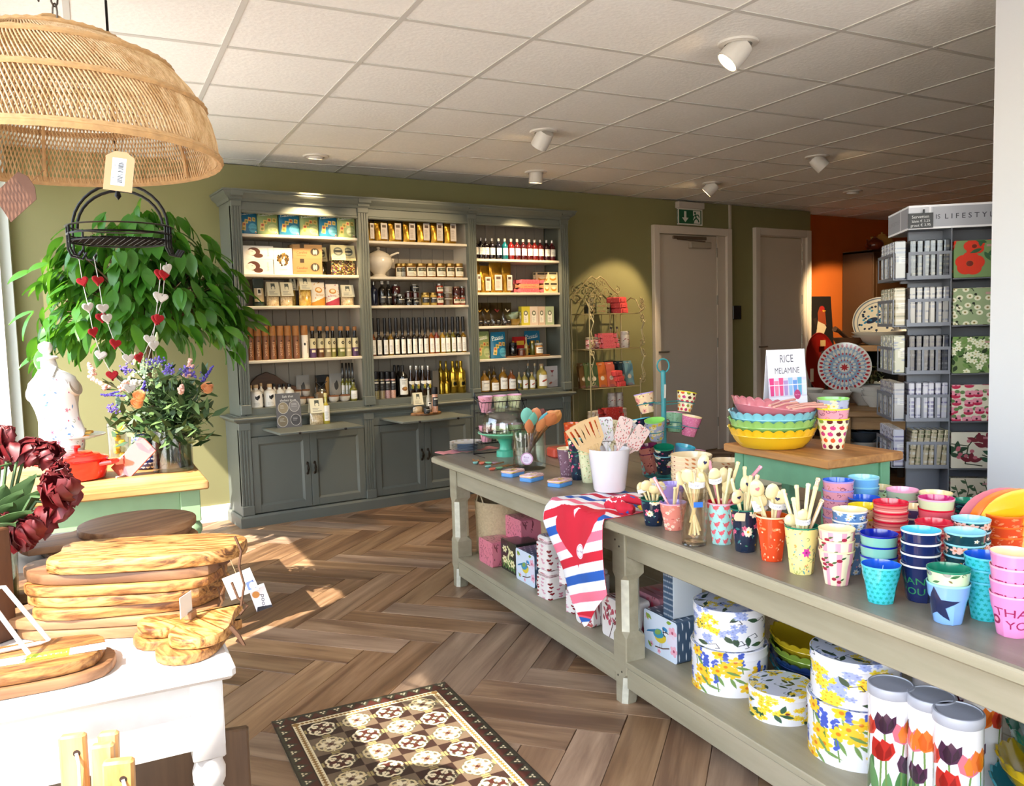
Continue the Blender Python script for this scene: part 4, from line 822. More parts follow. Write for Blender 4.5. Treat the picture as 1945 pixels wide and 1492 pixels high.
for nm,l,r,tp,c,lid,dy,lab in(('tapenade_jar',1035,1082,960,blackg,darkcap,.02,'black jar on the board before the red box'),('pesto_jar',1092,1140,1000,mat('#5a2a1a',.2,coat=.4),silv,.0,'short dark-red jar on the board'),('pesto_jar',1174,1206,945,mat('#6a6a2a',.2,coat=.4),goldlid,.05,'green jar on the board before the blue bag'),('sauce_jar',1208,1256,962,mat('#b07a3a',.2,coat=.4),mat('#a9a59a',.3),.0,'orange-filled jar at the board\'s right end')):
 x,w,h=fit(c6,l,r,tp,1000,zb,YI+dy);jar(nm,w*.49,h,c,lid,lab,'jar',(x,YI+.03+dy,zb),L_white if 'sauce' in nm else None)
x,w,h=fit(c6,1132,1156,925,1000,zb,YI+.04);bottle('oil_bottle','oil',w*.48,h,mat('#b9a35c',.1,coat=.5),cork,'small yellow bottle on the board','bottle',(x,YI+.06,zb),None)
z=.822;sour=mat('#8a6420',.1,coat=.6);pale=mat('#b5a052',.1,coat=.6)
for i,(l,r,tp,dy,m,lm,lab) in enumerate(((806,833,1150,0,sour,L_sour,'amber bottle cut off by the middle pilaster'),(836,896,1150,0,sour,L_sour,'wide amber bottle with neck tag, second from the left'),(884,915,1120,.12,sour,None,'amber bottle in the back row, left'),(916,945,1120,.13,sour,None,'amber bottle in the back row, middle'),(905,960,1180,0,sour,L_sour,'short amber bottle between the tall ones'),(965,1018,1125,0,sour,L_sour,'tall amber bottle in the middle of the front row'),(1022,1075,1142,0,mat('#8a4a20',.1,coat=.6),L_sour,'reddish amber bottle right of the tall amber one'),(993,1020,1140,.12,sour,None,'amber bottle in the back row, right'),(1146,1178,1100,.13,mat('#6a6a5a',.08,coat=.5),None,'clear bottle at the very back'),(1192,1226,1100,.11,mat('#7a7462',.08,coat=.5),L_pep,'clear bottle behind the small ones'),(1222,1286,1102,0,pale,L_pep,'tall pale yellow bottle before the white card'))):
 x,w,h=fit(c6,l,r,tp,1210,z,YI+dy);bottle('liqueur_bottle','round',w*.48,h,m,cork if i>6 else mat('#6a5a48',.4),lab+' on the right bay\'s lowest shelf','bottle',(x,YI+.032+dy,z),lm,(.1,.55),1.1)
for i,(l,r) in enumerate(((1084,1116),(1118,1158),(1166,1206))):
 x,w,h=fit(c6,l,r,1160,1230,z,YI);bottle('miniature_bottle','round',w*.46,h,pale,cork,('striped miniature bottle left of its two twins','middle miniature bottle with chilli label','right miniature bottle with chilli label')[i],'bottle',(x,YI+.03,z),L_dress if i==0 else L_pep,(.08,.55),1.1)
t=Tx(100,140,'#e6dcd8');t.poly([(38,112),(66,112),(52,92)],'#9a3a3a');t.rect(51,74,53,92,'#9a3a3a');t.rect(44,72,60,75,'#9a3a3a');t.ell(40,26,12,7,'#c05a3a',.5);t.poly([(0,0),(100,0),(100,60)],'#d3beb4',.5)
shelf_box('recipe_card',c6,1262,1355,1118,1270,z,.006,t.mat('recipe_card'),'white cocktail card leaning at the right end of the lowest shelf','card',Yf=YI+.09)
# black wire basket of printed cups hanging at the cabinet's middle pilaster
# ------------------------------------------------------------------ the long display table
TA=-math.radians(6.9);F0=Vector((2.006,3.907,0));TN=Vector((math.cos(TA),math.sin(TA),0));TD=Vector((math.sin(TA),-math.cos(TA),0));ZT=.70
def TQ(t,n,z=0.0):return F0+TD*t+TN*n+Vector((0,0,z))
TROT=TA  # local x = across, local -y = along the table toward the camera
tblp=wood('#87806a','#a59c86',5,1,.45,12,False,.6,c3='#969079');tbtop=wood('#6e6759','#8b8374',4,1,.38,12,False,.8,c3='#7e7668')
chip=mat('#c9c8b6',.55,noise=.12,nscale=40)
lt=empty('display_table','long distressed taupe wooden display table with a lower shelf','table',F0,TROT)
TL,TW=4.0,1.15
def lp(name,b,m,**k):return ob(name,b,m,lt,**k)
for i in range(3):
 a,c=TW*i/3,TW*(i+1)/3
 lp('tabletop_board',B().box(a+.001,c-.001,-TL,0,ZT-.03,ZT,bev=.006),tbtop)
lp('edge_strip',B().box(-.004,.012,-TL,.0,ZT-.034,ZT-.004,bev=.005),tblp)
LEGN,LEGT=.075,(.03,1.61,3.86)
for n0,nm in((.095,'front'),(TW-.12,'rear')):
 for k in range(2):lp('apron_board',B().box(n0,n0+.025,-LEGT[k+1],-LEGT[k]-LEGN,ZT-.155,ZT-.03,bev=.003),tblp)
 for t0 in LEGT:
  def sec(z,w,ch):return[(n0-.01+ch,-t0-w,z),(n0-.01+w-ch,-t0-w,z),(n0-.01+w,-t0-w+ch,z),(n0-.01+w,-t0-ch,z),(n0-.01+w-ch,-t0,z),(n0-.01+ch,-t0,z),(n0-.01,-t0-ch,z),(n0-.01,-t0-w+ch,z)]
  lv=[(.0,.066,.016),(.10,.078,.016),(.115,.084,.004),(.25,.084,.004),(.27,.078,.02),(.46,.078,.02),(.48,.084,.004),(ZT-.03,.084,.004)]
  V=[];F=[]
  for z,w,ch in lv:V+=sec(z,w,ch)
  M_=[]
  for j in range(len(lv)-1):
   for i in range(8):F.append((j*8+i,j*8+(i+1)%8,(j+1)*8+(i+1)%8,(j+1)*8+i));M_.append(1 if i%2 and lv[j][2]>.01 and lv[j+1][2]>.01 else 0)
  F+=[tuple(range(7,-1,-1)),tuple(range((len(lv)-1)*8,len(lv)*8))];M_+=[0,0]
  lp('leg',B().add(V,F,M_),[tblp,chip],smooth=False)
for t0 in(LEGT[0],LEGT[2]):lp('end_apron',B().box(.17,TW-.13,-t0-.05,-t0-.025,ZT-.155,ZT-.03),tblp,smooth=False)
ZS=.165
for i in range(3):
 a,c=.085+(TW-.17)*i/3,.085+(TW-.17)*(i+1)/3;lp('shelf_board',B().box(a+.001,c-.001,-3.86,-LEGT[0]-.02,ZS-.022,ZS,bev=.003),tblp)
for n0 in(.09,TW-.115):
 for k in range(2):lp('shelf_rail',B().box(n0,n0+.025,-LEGT[k+1]-.004,-LEGT[k]-LEGN-.004,ZS-.10,ZS-.022,bev=.003),tblp)
for(t,z) in((1.66,.63),(1.635,.60),(1.66,.58),(1.665,.12),(1.64,.10)):lp('nail',B().lathe([(.004,0),(.003,.002),(0,.0025)],8,mx=TR(.0845,-t,z,0,-PI/2)),mat('#3a342c',.5,.5))
# ------------------------------------------------------------------ melamine cups
def floral(bg,items,n,w=256,h=128,seed=1):
 r=random.Random(seed);t=Tx(w,h,bg)
 for i in range(n):
  k=items[i%len(items)];x,y=r.random()*w,r.random()*h;s=k[1]*(.8+.4*r.random());a=r.random()*2*PI
  if k[0]=='flower':t.flower(x,y,s,k[2],k[3],k[4] if len(k)>4 else 6,a)
  elif k[0]=='leaf':t.leaf(x,y,s*2,s*.8,a,k[2])
  elif k[0]=='dot':t.ell(x,y,s,s*.8,k[2],a)
  elif k[0]=='heart':t.heart(x,y,s,k[2],a*.1)
  elif k[0]=='star':t.star(x,y,s,k[2])
  elif k[0]=='curl':t.line([(x+s*math.cos(a+q*.9)*(1-q*.12),y+s*math.sin(a+q*.9)*(1-q*.12)) for q in range(6)],1.6,k[2])
  elif k[0]=='bird':t.ell(x,y,s,s*.55,k[2],a);t.ell(x+s*.9*math.cos(a),y+s*.9*math.sin(a),s*.35,None,k[2]);t.line([(x-s,y),(x-s*1.2,y-s*.6)],1.5,k[2])
 return t
CUPK=dict(rough=.16,coat=.5)
CUP={}
def cupm(name,t):CUP[name]=t.mat('cup_print',**CUPK) if isinstance(t,Tx) else mat(t,.16,coat=.5)
cupm('dark',floral('#16243a',[('flower',17,'#efe6c8','#d9a53a',9),('leaf',8,'#2f6a6a'),('dot',6,'#d0557a'),('dot',2,'#e9e6dc'),('dot',4,'#d9a03a'),('leaf',6,'#3f7a58'),('flower',9,'#d8607a','#a03a5a',5)],70))
cupm('darkg',floral('#173a42',[('flower',13,'#e8b8a8','#c97a5a',5),('leaf',9,'#3f7a5a'),('flower',8,'#e6e0cf','#c9a24a',5),('dot',3,'#d98a4a'),('leaf',6,'#8aa05a')],60))
t=Tx(256,128,'#ecdcbc')
for k in range(8):t.rect(k*32,0,k*32+13,128,'#e39aac')
for k in range(26):
 x,y=rnd.random()*256,rnd.random()*128;t.ell(x,y,7,6,'#96223a');t.leaf(x+4,y+5,15,7,.6,'#3f5a34')
cupm('cherry',t)
t=Tx(256,128,'#3cb8c6')
for i in range(16):
 for j in range(8):t.star(i*16+8+(j%2)*8,j*16+8,7,'#1f9a94')
cupm('tealstar',t)
t=Tx(256,128,'#17224f');t.text('THANK',128,76,34,'#2f8a4a');t.text('YOU',128,40,34,'#2f8a4a');cupm('navy',t)
t=Tx(256,128,'#df86b8');t.text('THANK',128,78,36,'#8a1f4a');t.text('YOU',128,40,36,'#8a1f4a');t.ell(66,50,12,14,'#8a1f4a');t.ell(66,50,6,7,'#d98aa0');cupm('pinkty',t)
t=Tx(256,128,'#7ba6dc');t.star(128,62,58,'#1b2448',5,.42,PI/2);cupm('bluestar',t)
cupm('jungle',floral('#bcd9ac',[('leaf',10,'#3a6a44'),('dot',9,'#8a8a86'),('leaf',7,'#6a5a34'),('dot',3,'#7a3a34'),('curl',6,'#3a5a3a')],60,seed=4))
cupm('moon',floral('#de97a6',[('curl',9,'#7a3a5a'),('dot',1.6,'#5a2f4a'),('curl',6,'#c97a4a')],60,seed=5))
cupm('bluefl',floral('#5a7fae',[('flower',10,'#cfd9e0','#d9b04a',6),('leaf',6,'#33507e'),('dot',3,'#d98a9a'),('leaf',5,'#8aa8c4')],110,seed=6))
t=Tx(128,128,'#d9776e')
for j in range(12):t.line([(0,j*11+rnd.uniform(-1,1)),(40,j*11+rnd.uniform(-1.5,1.5)),(90,j*11+rnd.uniform(-1.5,1.5)),(128,j*11)],3.5,'#b54a4c' if j%3 else '#eac0ae')
cupm('coral',t)
t=Tx(256,128,'#9ecfcc')
for i in range(8):
 for j in range(5):
  x,y=i*32+16+(j%2)*16,j*26+12;t.ell(x,y,9,6,'#d8606a',.3);t.ell(x+8,y+7,4,3,'#d8606a');t.line([(x-5,y-2),(x-11,y+6)],2.5,'#c04a58');t.line([(x,y-5),(x+1,y-11)],1.6,'#c04a58')
cupm('flamingo',t)
cupm('orange',floral('#dd4a20',[('leaf',8,'#f0905e'),('curl',6,'#f3a87a'),('dot',3,'#f4c9a2'),('leaf',6,'#f07a4a')],90,seed=8))
t=floral('#ecdf90',[('curl',6,'#8a9a5a'),('dot',2.6,'#d98a5a'),('leaf',6,'#6fa09a'),('dot',2.4,'#5a7fae'),('leaf',5,'#a9a04a')],150,seed=9);t.flower(150,62,12,'#c83a9a','#8a1f6a');t.poly([(190,40),(216,86),(198,70)],'#34323a');t.ell(206,60,10,20,'#8a8a90',.5);cupm('yellowfl',t)
cupm('pinkfl',floral('#e08878',[('flower',8,'#f3d3c2','#e6b04a',7),('dot',3,'#c9605a'),('flower',5,'#f0b8a8','#c95a5a',6)],80,seed=10))
cupm('pansy',floral('#eac6a0',[('flower',14,'#e89a8a','#7a3a4a',5),('flower',12,'#f0dca0','#8a5a3a',5),('leaf',8,'#a9784a'),('flower',10,'#6a5a7a','#3a2f4a',5)],60,seed=11))
t=Tx(256,128,'#efe3bb');r_=random.Random(12)
for i in range(10):
 for j in range(5):t.ell(i*26+12+(j%2)*8,j*26+13,8,9,r_.choice(['#5a2626','#d9562a','#8a9a3a','#c83a4a','#d98a2a','#c23a7a']),r_.random());t.line([(i*26+12+(j%2)*8,j*26+20),(i*26+15+(j%2)*8,j*26+25)],1.6,'#3a3a2a')
cupm('fruit',t)
cupm('lemon',floral('#a9acc4',[('flower',15,'#e6d9b0','#d9b04a',8),('leaf',8,'#5a8a4a'),('flower',10,'#e0c04a','#b58a2a',6),('dot',6,'#7a82b0')],70,seed=13))
t=floral('#8fc09a',[('leaf',5,'#5a8a5a'),('dot',2,'#3a5a3a')],70,seed=14);t.ell(120,60,14,18,'#7a1f26');t.ell(120,66,7,6,'#e6c8a8');cupm('mint',t)
t=floral('#d9789c',[('dot',2,'#e6a0b8'),('dot',2,'#c45a86'),('dot',1.5,'#f0c0d0')],400,seed=15);t.poly([(90,20),(150,70),(120,30)],'#6a1f3a');cupm('glitter',t)
cupm('rust',floral('#c97a6c',[('leaf',7,'#5a1f2a'),('dot',4,'#7a2f34'),('leaf',5,'#e0a898')],90,seed=16))
cupm('plum',floral('#7a5a6a',[('dot',3,'#b89aa8'),('curl',5,'#d0c0c8'),('dot',2,'#4a2f3a')],130,seed=17))
cupm('creamfl',floral('#dfe0b4',[('leaf',5,'#7a9a5a'),('curl',5,'#a9b07a'),('dot',2,'#c97a5a')],110,seed=18))
cupm('sagefl',floral('#a8b89a',[('leaf',8,'#4f7a6a'),('curl',8,'#5a6a5a'),('dot',3,'#d98a8a')],60,seed=19))
cupm('mulberry',floral('#5a4a78',[('dot',4,'#8a4a6a'),('leaf',6,'#c9a24a'),('dot',2,'#d9d0c0')],70,seed=20))
for k,c in dict(sage='#7db5a4',skyblue='#6aa8d6',coralp='#cf5560',paleg='#c5cba2',bluedark='#1f3550',lilac='#a88ac6',peach='#e8c8b0').items():cupm(k,c)
INC=dict(cream='#ecd9a8',blue='#1456c4',navyb='#0c1f96',aqua='#52bcd4',green='#127a5c',crimson='#c8102e',magenta='#bd1464',pink='#e6a3bc',yellow='#e6d21a',orange='#e8691e',lilac='#a894d6',lime='#8fd06a',sky='#8ccbd8',dkgreen='#0f6450',white='#e6e2d8',plumi='#7a2a50')
CME={}
def cup(out,inn,lab,loc,rz=0.0,tall=False,rim=None,group=None,tilt=None,R=.0445,Hc=None,n=30,name='melamine_cup',cat='cup'):
 H=Hc or(.128 if tall else .09);k=(out,inn,rim,round(R,4),H)
 if k not in CME:
  r0=R*.70;nf=9
  def rf(th,z):
   w=max(0.0,min(1.0,(.62*H-z)/(.12*H)));a=(th%(2*PI/nf))-PI/nf;return 1+w*(math.cos(PI/nf)/math.cos(a)-1)*1.0
  pr_=[(r0*.93,0,0),(r0,.003,0),(r0+(R-r0)*.30,H*.33,0),(r0+(R-r0)*.52,H*.55,0),(r0+(R-r0)*.72,H*.68,0),(R*.985,H-.0045,0),(R,H-.003,2),(R,H,2),(R*.965,H,2),(R*.95,H-.004,1),((r0+(R-r0)*.72)*.945,H*.68,1),((r0+(R-r0)*.33)*.9,H*.36,1),(0,H*.34,1)]
  CME[k]=B().lathe(pr_,n,rf=rf).mesh('cup',[CUP[out],mat(INC[inn],.14,coat=.5),mat(INC[rim],.2,coat=.4) if rim else mat(INC[inn],.14,coat=.5)],ang=32)
 o=ob(name,CME[k],None,loc=loc,rot=(0,0,rz) if tilt is None else tilt,label=lab,cat=cat,group=group);return o
NEST=.0265
def stack(px,py,cups,what,fac=None,tall=False,group=None,sp=NEST,R=.0445,zr=None):
 # px, py: middle of the top rim in the photograph; cups from the bottom up as (outside, inside, rim)
 N=len(cups);H=.128 if tall else .09
 if zr:sp=(zr-H)/(N-1)
 p=PZ(px,py,ZT+H+sp*(N-1));words_={1:[''],2:['lower','upper'],3:['lowest','middle','topmost']}.get(N) or['lowest']+[ORD[i]+' from the bottom' if i<N-1 else 'topmost' for i in range(1,N)]
 tc=math.atan2(-p.y,-p.x)  # turn the printed middle (u = .5) toward the viewer side of the table
 for i,c in enumerate(cups):
  lab=what if N==1 else '%s cup of the %s'%(words_[i],what)
  cup(c[0],c[1],lab,(p.x,p.y,ZT+sp*i+.0003),(tc+PI+(fac or 0)) if i==0 or fac is not None else rnd.random()*6,tall,c[2] if len(c)>2 else None,group or(what if N>1 else None),R=R)
 return p
q4=lambda x,y:(1540+x/4.802,880+y/4.802);q5=lambda x,y:(1190+x/4.744,830+y/4.744)
S_=lambda x,y,cups,what,**k:stack(*q4(x,y),cups,what,**k)
S_(237,585,[('cherry','cream','cream')]*3,'pink striped cherry stack at the table\'s front edge')
S_(355,415,[('bluefl','cream','white')]*4,'blue flowered stack behind the cherry stack')
S_(250,148,[('moon','blue','lilac')]*5,'pink moon-printed stack beside the stool leg')
S_(622,632,[('sage','navyb','navyb')]*3,'plain sea-green stack with navy insides')
S_(640,915,[('tealstar','blue','aqua')],'turquoise star cup with a white tag hanging on it')
S_(1005,600,[('navy','aqua','white')]*4,'navy THANK YOU stack',fac=-.55)
S_(1405,612,[('darkg','sky','sky')]*4,'dark teal blossom stack right of the navy stack')
S_(1462,500,[('darkg','sky','sky')]*4,'dark teal blossom stack standing farther back')
p=S_(1255,1072,[('bluestar','sky','sky')],'pale blue cup with a big dark star',fac=-.7)
cup('jungle','green','green jungle-animal cup nested in the pale blue star cup',(p.x,p.y,ZT+.031),1.0,rim='green')
S_(1600,830,[('tealstar','blue','aqua')]*3,'turquoise star stack by the pink THANK YOU cups')
S_(1852,800,[('pinkty','cream','pink')]*4,'pink THANK YOU stack at the right picture edge',fac=.55,sp=.029)
S_(728,345,[('coral','crimson','crimson')]*5,'coral striped stack, taller and farther left',sp=.0235)
S_(1125,528,[('coral','crimson','crimson')]*4,'coral striped stack behind the navy cups',sp=.0235)
S_(1145,310,[('coralp','crimson'),('coralp','crimson'),('coralp','crimson'),('coralp','crimson'),('paleg','magenta','pink')],'plain coral stack with one pale green cup')
S_(1140,262,[('moon','cream','cream')]*4,'cream-rimmed stack mostly hidden behind the magenta cup')
S_(1452,335,[('dark','green','dkgreen')]*4,'dark flowered stack with green insides',sp=.0245)
S_(1765,455,[('orange','orange','orange')]*4,'orange stack behind the standing plates')
S_(835,232,[('sagefl','pink','pink')]*4,'grey-green leafy stack with pink insides')
S_(610,205,[('jungle','cream','cream')]*3,'green leafy stack in the far corner with cream insides')
S_(482,118,[('skyblue','sky','sky')]*5,'plain sky blue stack behind the stool leg')
S_(485,305,[('bluedark','blue','blue')]*3,'blue-lined stack behind the yellow-lined cups',zr=.1536)
S_(492,378,[('pansy','yellow','yellow')]*3,'yellow-lined flowered stack between moon and coral cups',zr=.152)
S_(935,388,[('mulberry','cream','white')]*3,'purple printed stack between the coral stacks')
# white tag on the turquoise cup
p=PZ(*q4(628,1090),ZT+.04);ob('price_tag',B().prism([(-.012,-.016),(.012,-.016),(.012,.012),(.008,.016),(-.008,.016),(-.012,.012)],0,.001,mx=TR(0,0,0,PI/2)).tube([(0,-.0005,.016),(.001,0,.048)],.0006,4),mat('#cfe4e6',.5),loc=(p.x-.004,p.y-.006,p.z),rot=(.15,0,-.5),label='white paper tag hanging on the turquoise star cup',cat='tag')
# standing dinner plates at the right
for i,(x,y,c,cn) in enumerate(((1800,640,'#b5606a','dusty pink'),(1900,650,'#d9660f','orange'),(2005,660,'#e0a81a','yellow'))):
 p=PZ(*q4(x,y),ZT+.118);o=ob('dinner_plate',B().lathe([(0,0),(.06,0),(.066,.004),(.1,.016),(.118,.018),(.118,.0215),(.1,.0195),(.064,.0075),(.058,.004),(0,.004)],36,cap0=False),mat(c,.2,coat=.5),loc=(p.x,p.y,ZT+.117),rot=(math.radians(82),0,TA-.95),label='%s dinner plate standing upright at the right table end'%cn,cat='plate',group='upright coloured plates')
# ------------------------------------------------------------------ tall cups and pots with cutlery, along the front edge
SPC=mat('#e3d3a0',.22,coat=.35,noise=.03,nscale=40)
def spoon_me(L=.20,rb=.019,m=None,heart=None,flat=False,hm=None):
 b=B();P=[(0,0,0),(0,-.001,L*.35),(0,0,L*.7),(0,.002,L*.78)]
 b.tube(P,[.0042,.0036,.0034,.005],6)
 c=L*.78+rb*1.15
 def g(u,v):
  a=(u-.5)*2;q=v*2-1;s=math.sqrt(max(0,1-q*q));wdt=rb*s*(1-.12*q)
  return(a*wdt,.005-.007*(1-a*a)*s if not flat else .002,c+q*rb*1.35)
 b.grid(lambda u,v:g(u,v),8,9,thick=.0015)
 if heart:
  H_=[]
  for i in range(14):
   t=2*PI*i/14;H_.append((16*math.sin(t)**3*.00042,-.0036,c+(13*math.cos(t)-5*math.cos(2*t)-2*math.cos(3*t)-math.cos(4*t))*.00042))
  b.add(H_,[tuple(range(14))[::-1]],1)
 return b.mesh('spoon',[m or SPC,mat(heart,.3) if heart else SPC],ang=60)
SPM=[spoon_me(),spoon_me(.19,.017),spoon_me(.21,.02,heart='#1d1f4a'),spoon_me(.2,.019,heart='#c8283a'),spoon_me(.2,.02,heart='#e0707a')]
HAN=B().lathe([(0,-.03),(.014,-.02),(.016,-.005),(.0035,.012)],7,sq=.4).tube([(0,0,0),(0,0,.19)],[.0035,.0055],7).lathe([(.0055,.19),(.0068,.194),(.006,.2),(0,.202)],7,cap0=False)
HANM=[HAN.mesh('handle',SPC),HAN.mesh('handle',CUP['creamfl']),HAN.mesh('handle',CUP['pansy']),HAN.mesh('handle',CUP['moon'])]
tagw=Tx(60,40,'#dfe0e2');tagw.text('love',30,24,16,'#555a7a');tagw.lines(8,52,4,14,2,'#777');TAGW=tagw.mat('tag',.5)
def bunch(p,rtop,z0,zt,things,what,seed,lean=1.0,hh=None):
 # cutlery standing in a cup, fanned out over its rim
 r=random.Random(seed);made=[]
 for i,(kind,lift) in enumerate(things):
  a=2*PI*(i*.618+r.random()*.1);rr=rtop*(.35+.5*((i*.37)%1));top=Vector((math.cos(a)*rr,math.sin(a)*rr,zt));sz=1+min(0,lift)/.2;base=Vector((-math.cos(a)*rr*.35*lean,-math.sin(a)*rr*.35*lean,z0+max(0,lift)+(.03 if kind[0]=='h' else 0)))
  d=(top-base).normalized();q=Vector((0,0,1)).rotation_difference(d)
  face=Matrix.Rotation(-.55+r.uniform(-.5,.5),4,'Z')
  sp=kind[0]=='s';me=SPM[int(kind[1])] if sp else HANM[int(kind[1])]
  o=ob('spoon',me,None,mx=Matrix.Translation((p.x,p.y,ZT))@Matrix.Translation(base)@q.to_matrix().to_4x4()@face@Matrix.Diagonal((1,1,sz,1)),label='x',cat='spoon',group='cutlery in the '+what);tp=Vector((p.x,p.y,ZT))+base+d*.19-EYE;made.append((tp.dot(RGT)/tp.dot(FWD),o,kind))
  if kind[-1]=='t':ob('tag_band',arc(.0205,.158,.176,1.5),TAGW,o,mx=TR(0,.004,0,0,0,0),ang=80)
 made.sort(key=lambda a:a[0])
 for i,(_,o,kind) in enumerate(made):o['label']='%s spoon%s from the left in the %s'%(ORD[i],' handle' if kind[0]=='h' else ' with paper band' if kind[-1]=='t' else ' with heart' if kind[1] in '234' else '',what)
def holder(x,y,out,inn,rim,tall,what,lab,fac=0,R=.0445,cv=q5):
 px,py=cv(x,y);p=PZ(px,py,ZT+(.128 if tall else .09));cup(out,inn,lab,(p.x,p.y,ZT+.0003),math.atan2(-p.y,-p.x)+PI+fac,tall,rim,R=R);return p
p=holder(243,548,'dark','dkgreen','dkgreen',False,'','small dark flowered cup holding short spoons',0)
bunch(p,.036,.006,.09,[('s0t',-.05),('s1',-.055),('s0t',-.06),('s1t',-.05),('s0',-.045),('h2',-.07),('s1',-.06),('s0t',-.055)],'small dark flowered cup',2)
p=holder(420,582,'pinkfl','lilac','pink',False,'','small pink daisy cup holding a few thin handles',0)
bunch(p,.034,.006,.09,[('h2',-.06),('h0',-.08),('h3',-.05)],'small pink daisy cup',3)
px=PZ(*q5(445,440),ZT+.09);cup('lilac','lilac','plain lilac cup behind the pink daisy cup',(px.x+.03,px.y+.05,ZT),0)
# faceted clear vase
pv=PZ(*q5(604,478),ZT+.165);fv=empty('cutlery_vase','clear diamond-cut vase full of cream spoons','vase',(pv.x,pv.y,ZT),0)
def dia(th,z):return 1+.035*math.cos(8*th+(z/.02)*PI*.5)*math.cos(z/.02*PI*.5)*(1 if z<.115 else 0)
ob('vase_body',B().lathe([(.032,.001),(.036,.004)]+[(.036+.008*k/15,.004+.16*k/15) for k in range(1,16)]+[(.0415,.164),(.033,.012),(0,.01)],32,rf=dia),glass('#fbf8f2',.03,1.35,.985),fv)
ob('base_disc',B().lathe([(.034,-.0),(.036,.002),(.034,.006),(0,.006)],24),glass('#d8dde0',.05,1.8,.85),fv);ob('blue_label',B().box(-.014,.014,-.0005,.0005,-.008,.008),mat('#1f66c0',.4),fv,mx=TR(-.02,-.0385,.13,0,0,-.45))
bunch(pv,.036,.012,.165,[('s0t',.02),('s1t',.015),('s0t',.02),('s2',.055),('s0',.03),('s1',.02),('s0t',.015),('s1',.03),('s0',.02),('h2',.0)],'clear diamond-cut vase',4,2.3)
p=holder(855,578,'flamingo','crimson','pink',True,'','tall turquoise flamingo cup full of spoons',0)
bunch(p,.037,.008,.128,[('s0',.02),('h1',.01),('s1',.03),('h0',.02),('s0t',.04),('h3',.03),('s1',.0),('h0',.0),('h3',.05)],'tall flamingo cup',5)
p=holder(1070,632,'dark','dkgreen','dkgreen',True,'','tall dark flowered cup with a paper price tag',.6)
bunch(p,.037,.008,.128,[('s2',.0),('h0',.0),('h1',-.02),('h0',-.01),('s2',-.03),('h0',.02)],'tall dark flowered cup',6)
pp=PZ(*q5(1000,675),ZT+.115);ob('price_tag',B().prism([(-.012,-.012),(.016,-.012),(.016,.012),(-.012,.012),(-.017,.006),(-.017,-.006)],0,.0008,mx=TR(0,0,0,PI/2)).tube([(-.014,-.0006,0),(-.004,0,.02)],.0006,4),mat('#d9c3a0',.7),loc=(p.x-.045,p.y-.02,ZT+.11),rot=(.1,.1,-.5),label='kraft price tag hanging on the tall dark flowered cup',cat='tag')
p=holder(1310,697,'orange','orange','peach' if 'peach' in INC else 'cream',True,'','tall orange-red flowered cup full of tagged spoons',0)
bunch(p,.04,.008,.128,[('s0t',-.02),('s2t',-.01),('s1t',-.03),('s0t',-.02),('s4',.03),('s0',.0),('h3',-.03),('s1t',-.01),('h3',-.04),('s0',.02),('s3',.01),('h3',-.05),('s1',.0)],'tall orange-red cup',7)
p=holder(1578,790,'yellowfl','dkgreen','green',True,'','tall yellow cup with a bird print, full of handles',-.2)
bunch(p,.038,.008,.128,[('h1',.0),('s0t',-.03),('h0',-.01),('h2',.02),('h1',-.02),('h0',.0),('h0',.01),('s1',-.04),('h2',-.03)],'tall yellow bird cup',8)
# ------------------------------------------------------------------ far half of the long table
def PD(px,py,dep):return EYE+ray(px,py)*dep  # the point at a given distance along the view axis
# striped tea towel hanging over the front edge, with a heart pocket
t=Tx(200,420,'#e3e3e8');cols=['#c4152f','#e3e3e8','#e0708a','#e3e3e8','#1d55ab','#e3e3e8']
for k in range(24):t.poly([(0,k*19-30),(200,k*19+8),(200,k*19+27),(0,k*19-11)],cols[k%6])
t.rect(0,0,200,4,'#e0506a')
t.heart(112,178,74,'#c4152f',.12);t.ell(130,134,15,15,'#e6e3ea');t.ell(130,134,12.5,12.5,'#d98aa8');t.ell(130,134,11,11,'#ece9ee');t.text('the Heart',130,134,7,'#8a5a7a')
TOW=t.mat('tea_towel',.85)
def tow(u,v):
 # v 0 bottom .. 1 back on the tabletop; the hanging part ends in a point
 tt=1.29+.40*u+.05*(1-v);drop=.115+.30*max(0,1-abs(u-.60)/.60)**.9 if u<.6 else .245+.17*(1-(u-.6)/.4)**1.0
 L=drop+.34;s=L*v
 if s<drop:n,z=-.022-.02*math.sin(PI*s/drop)*(.6+.4*math.sin(9*u+1))-.006*math.sin(14*u+2),ZT-.012-(drop-s)
 else:
  e=s-drop;n=-.02+e if e>.015 else-.02+e*.6;z=ZT+.006+.004*math.sin(20*u+7*v) if e>.015 else ZT-.012+e*1.2
 p=TQ(tt,n,z);return p
def drop_(u):return .115+.30*max(0,1-abs(u-.60)/.60)**.9 if u<.6 else .245+.17*(1-(u-.6)/.4)**1.0
tb_=B().grid(tow,22,34,thick=.0025)
tb_.U=[[(a,1-((drop_(a)+.34)*(1-c))/.76-.10*a) for a,c in f] for f in tb_.U]
ob('tea_towel',tb_,TOW,label='striped tea towel with red heart hanging over the table edge',cat='towel',ang=70)
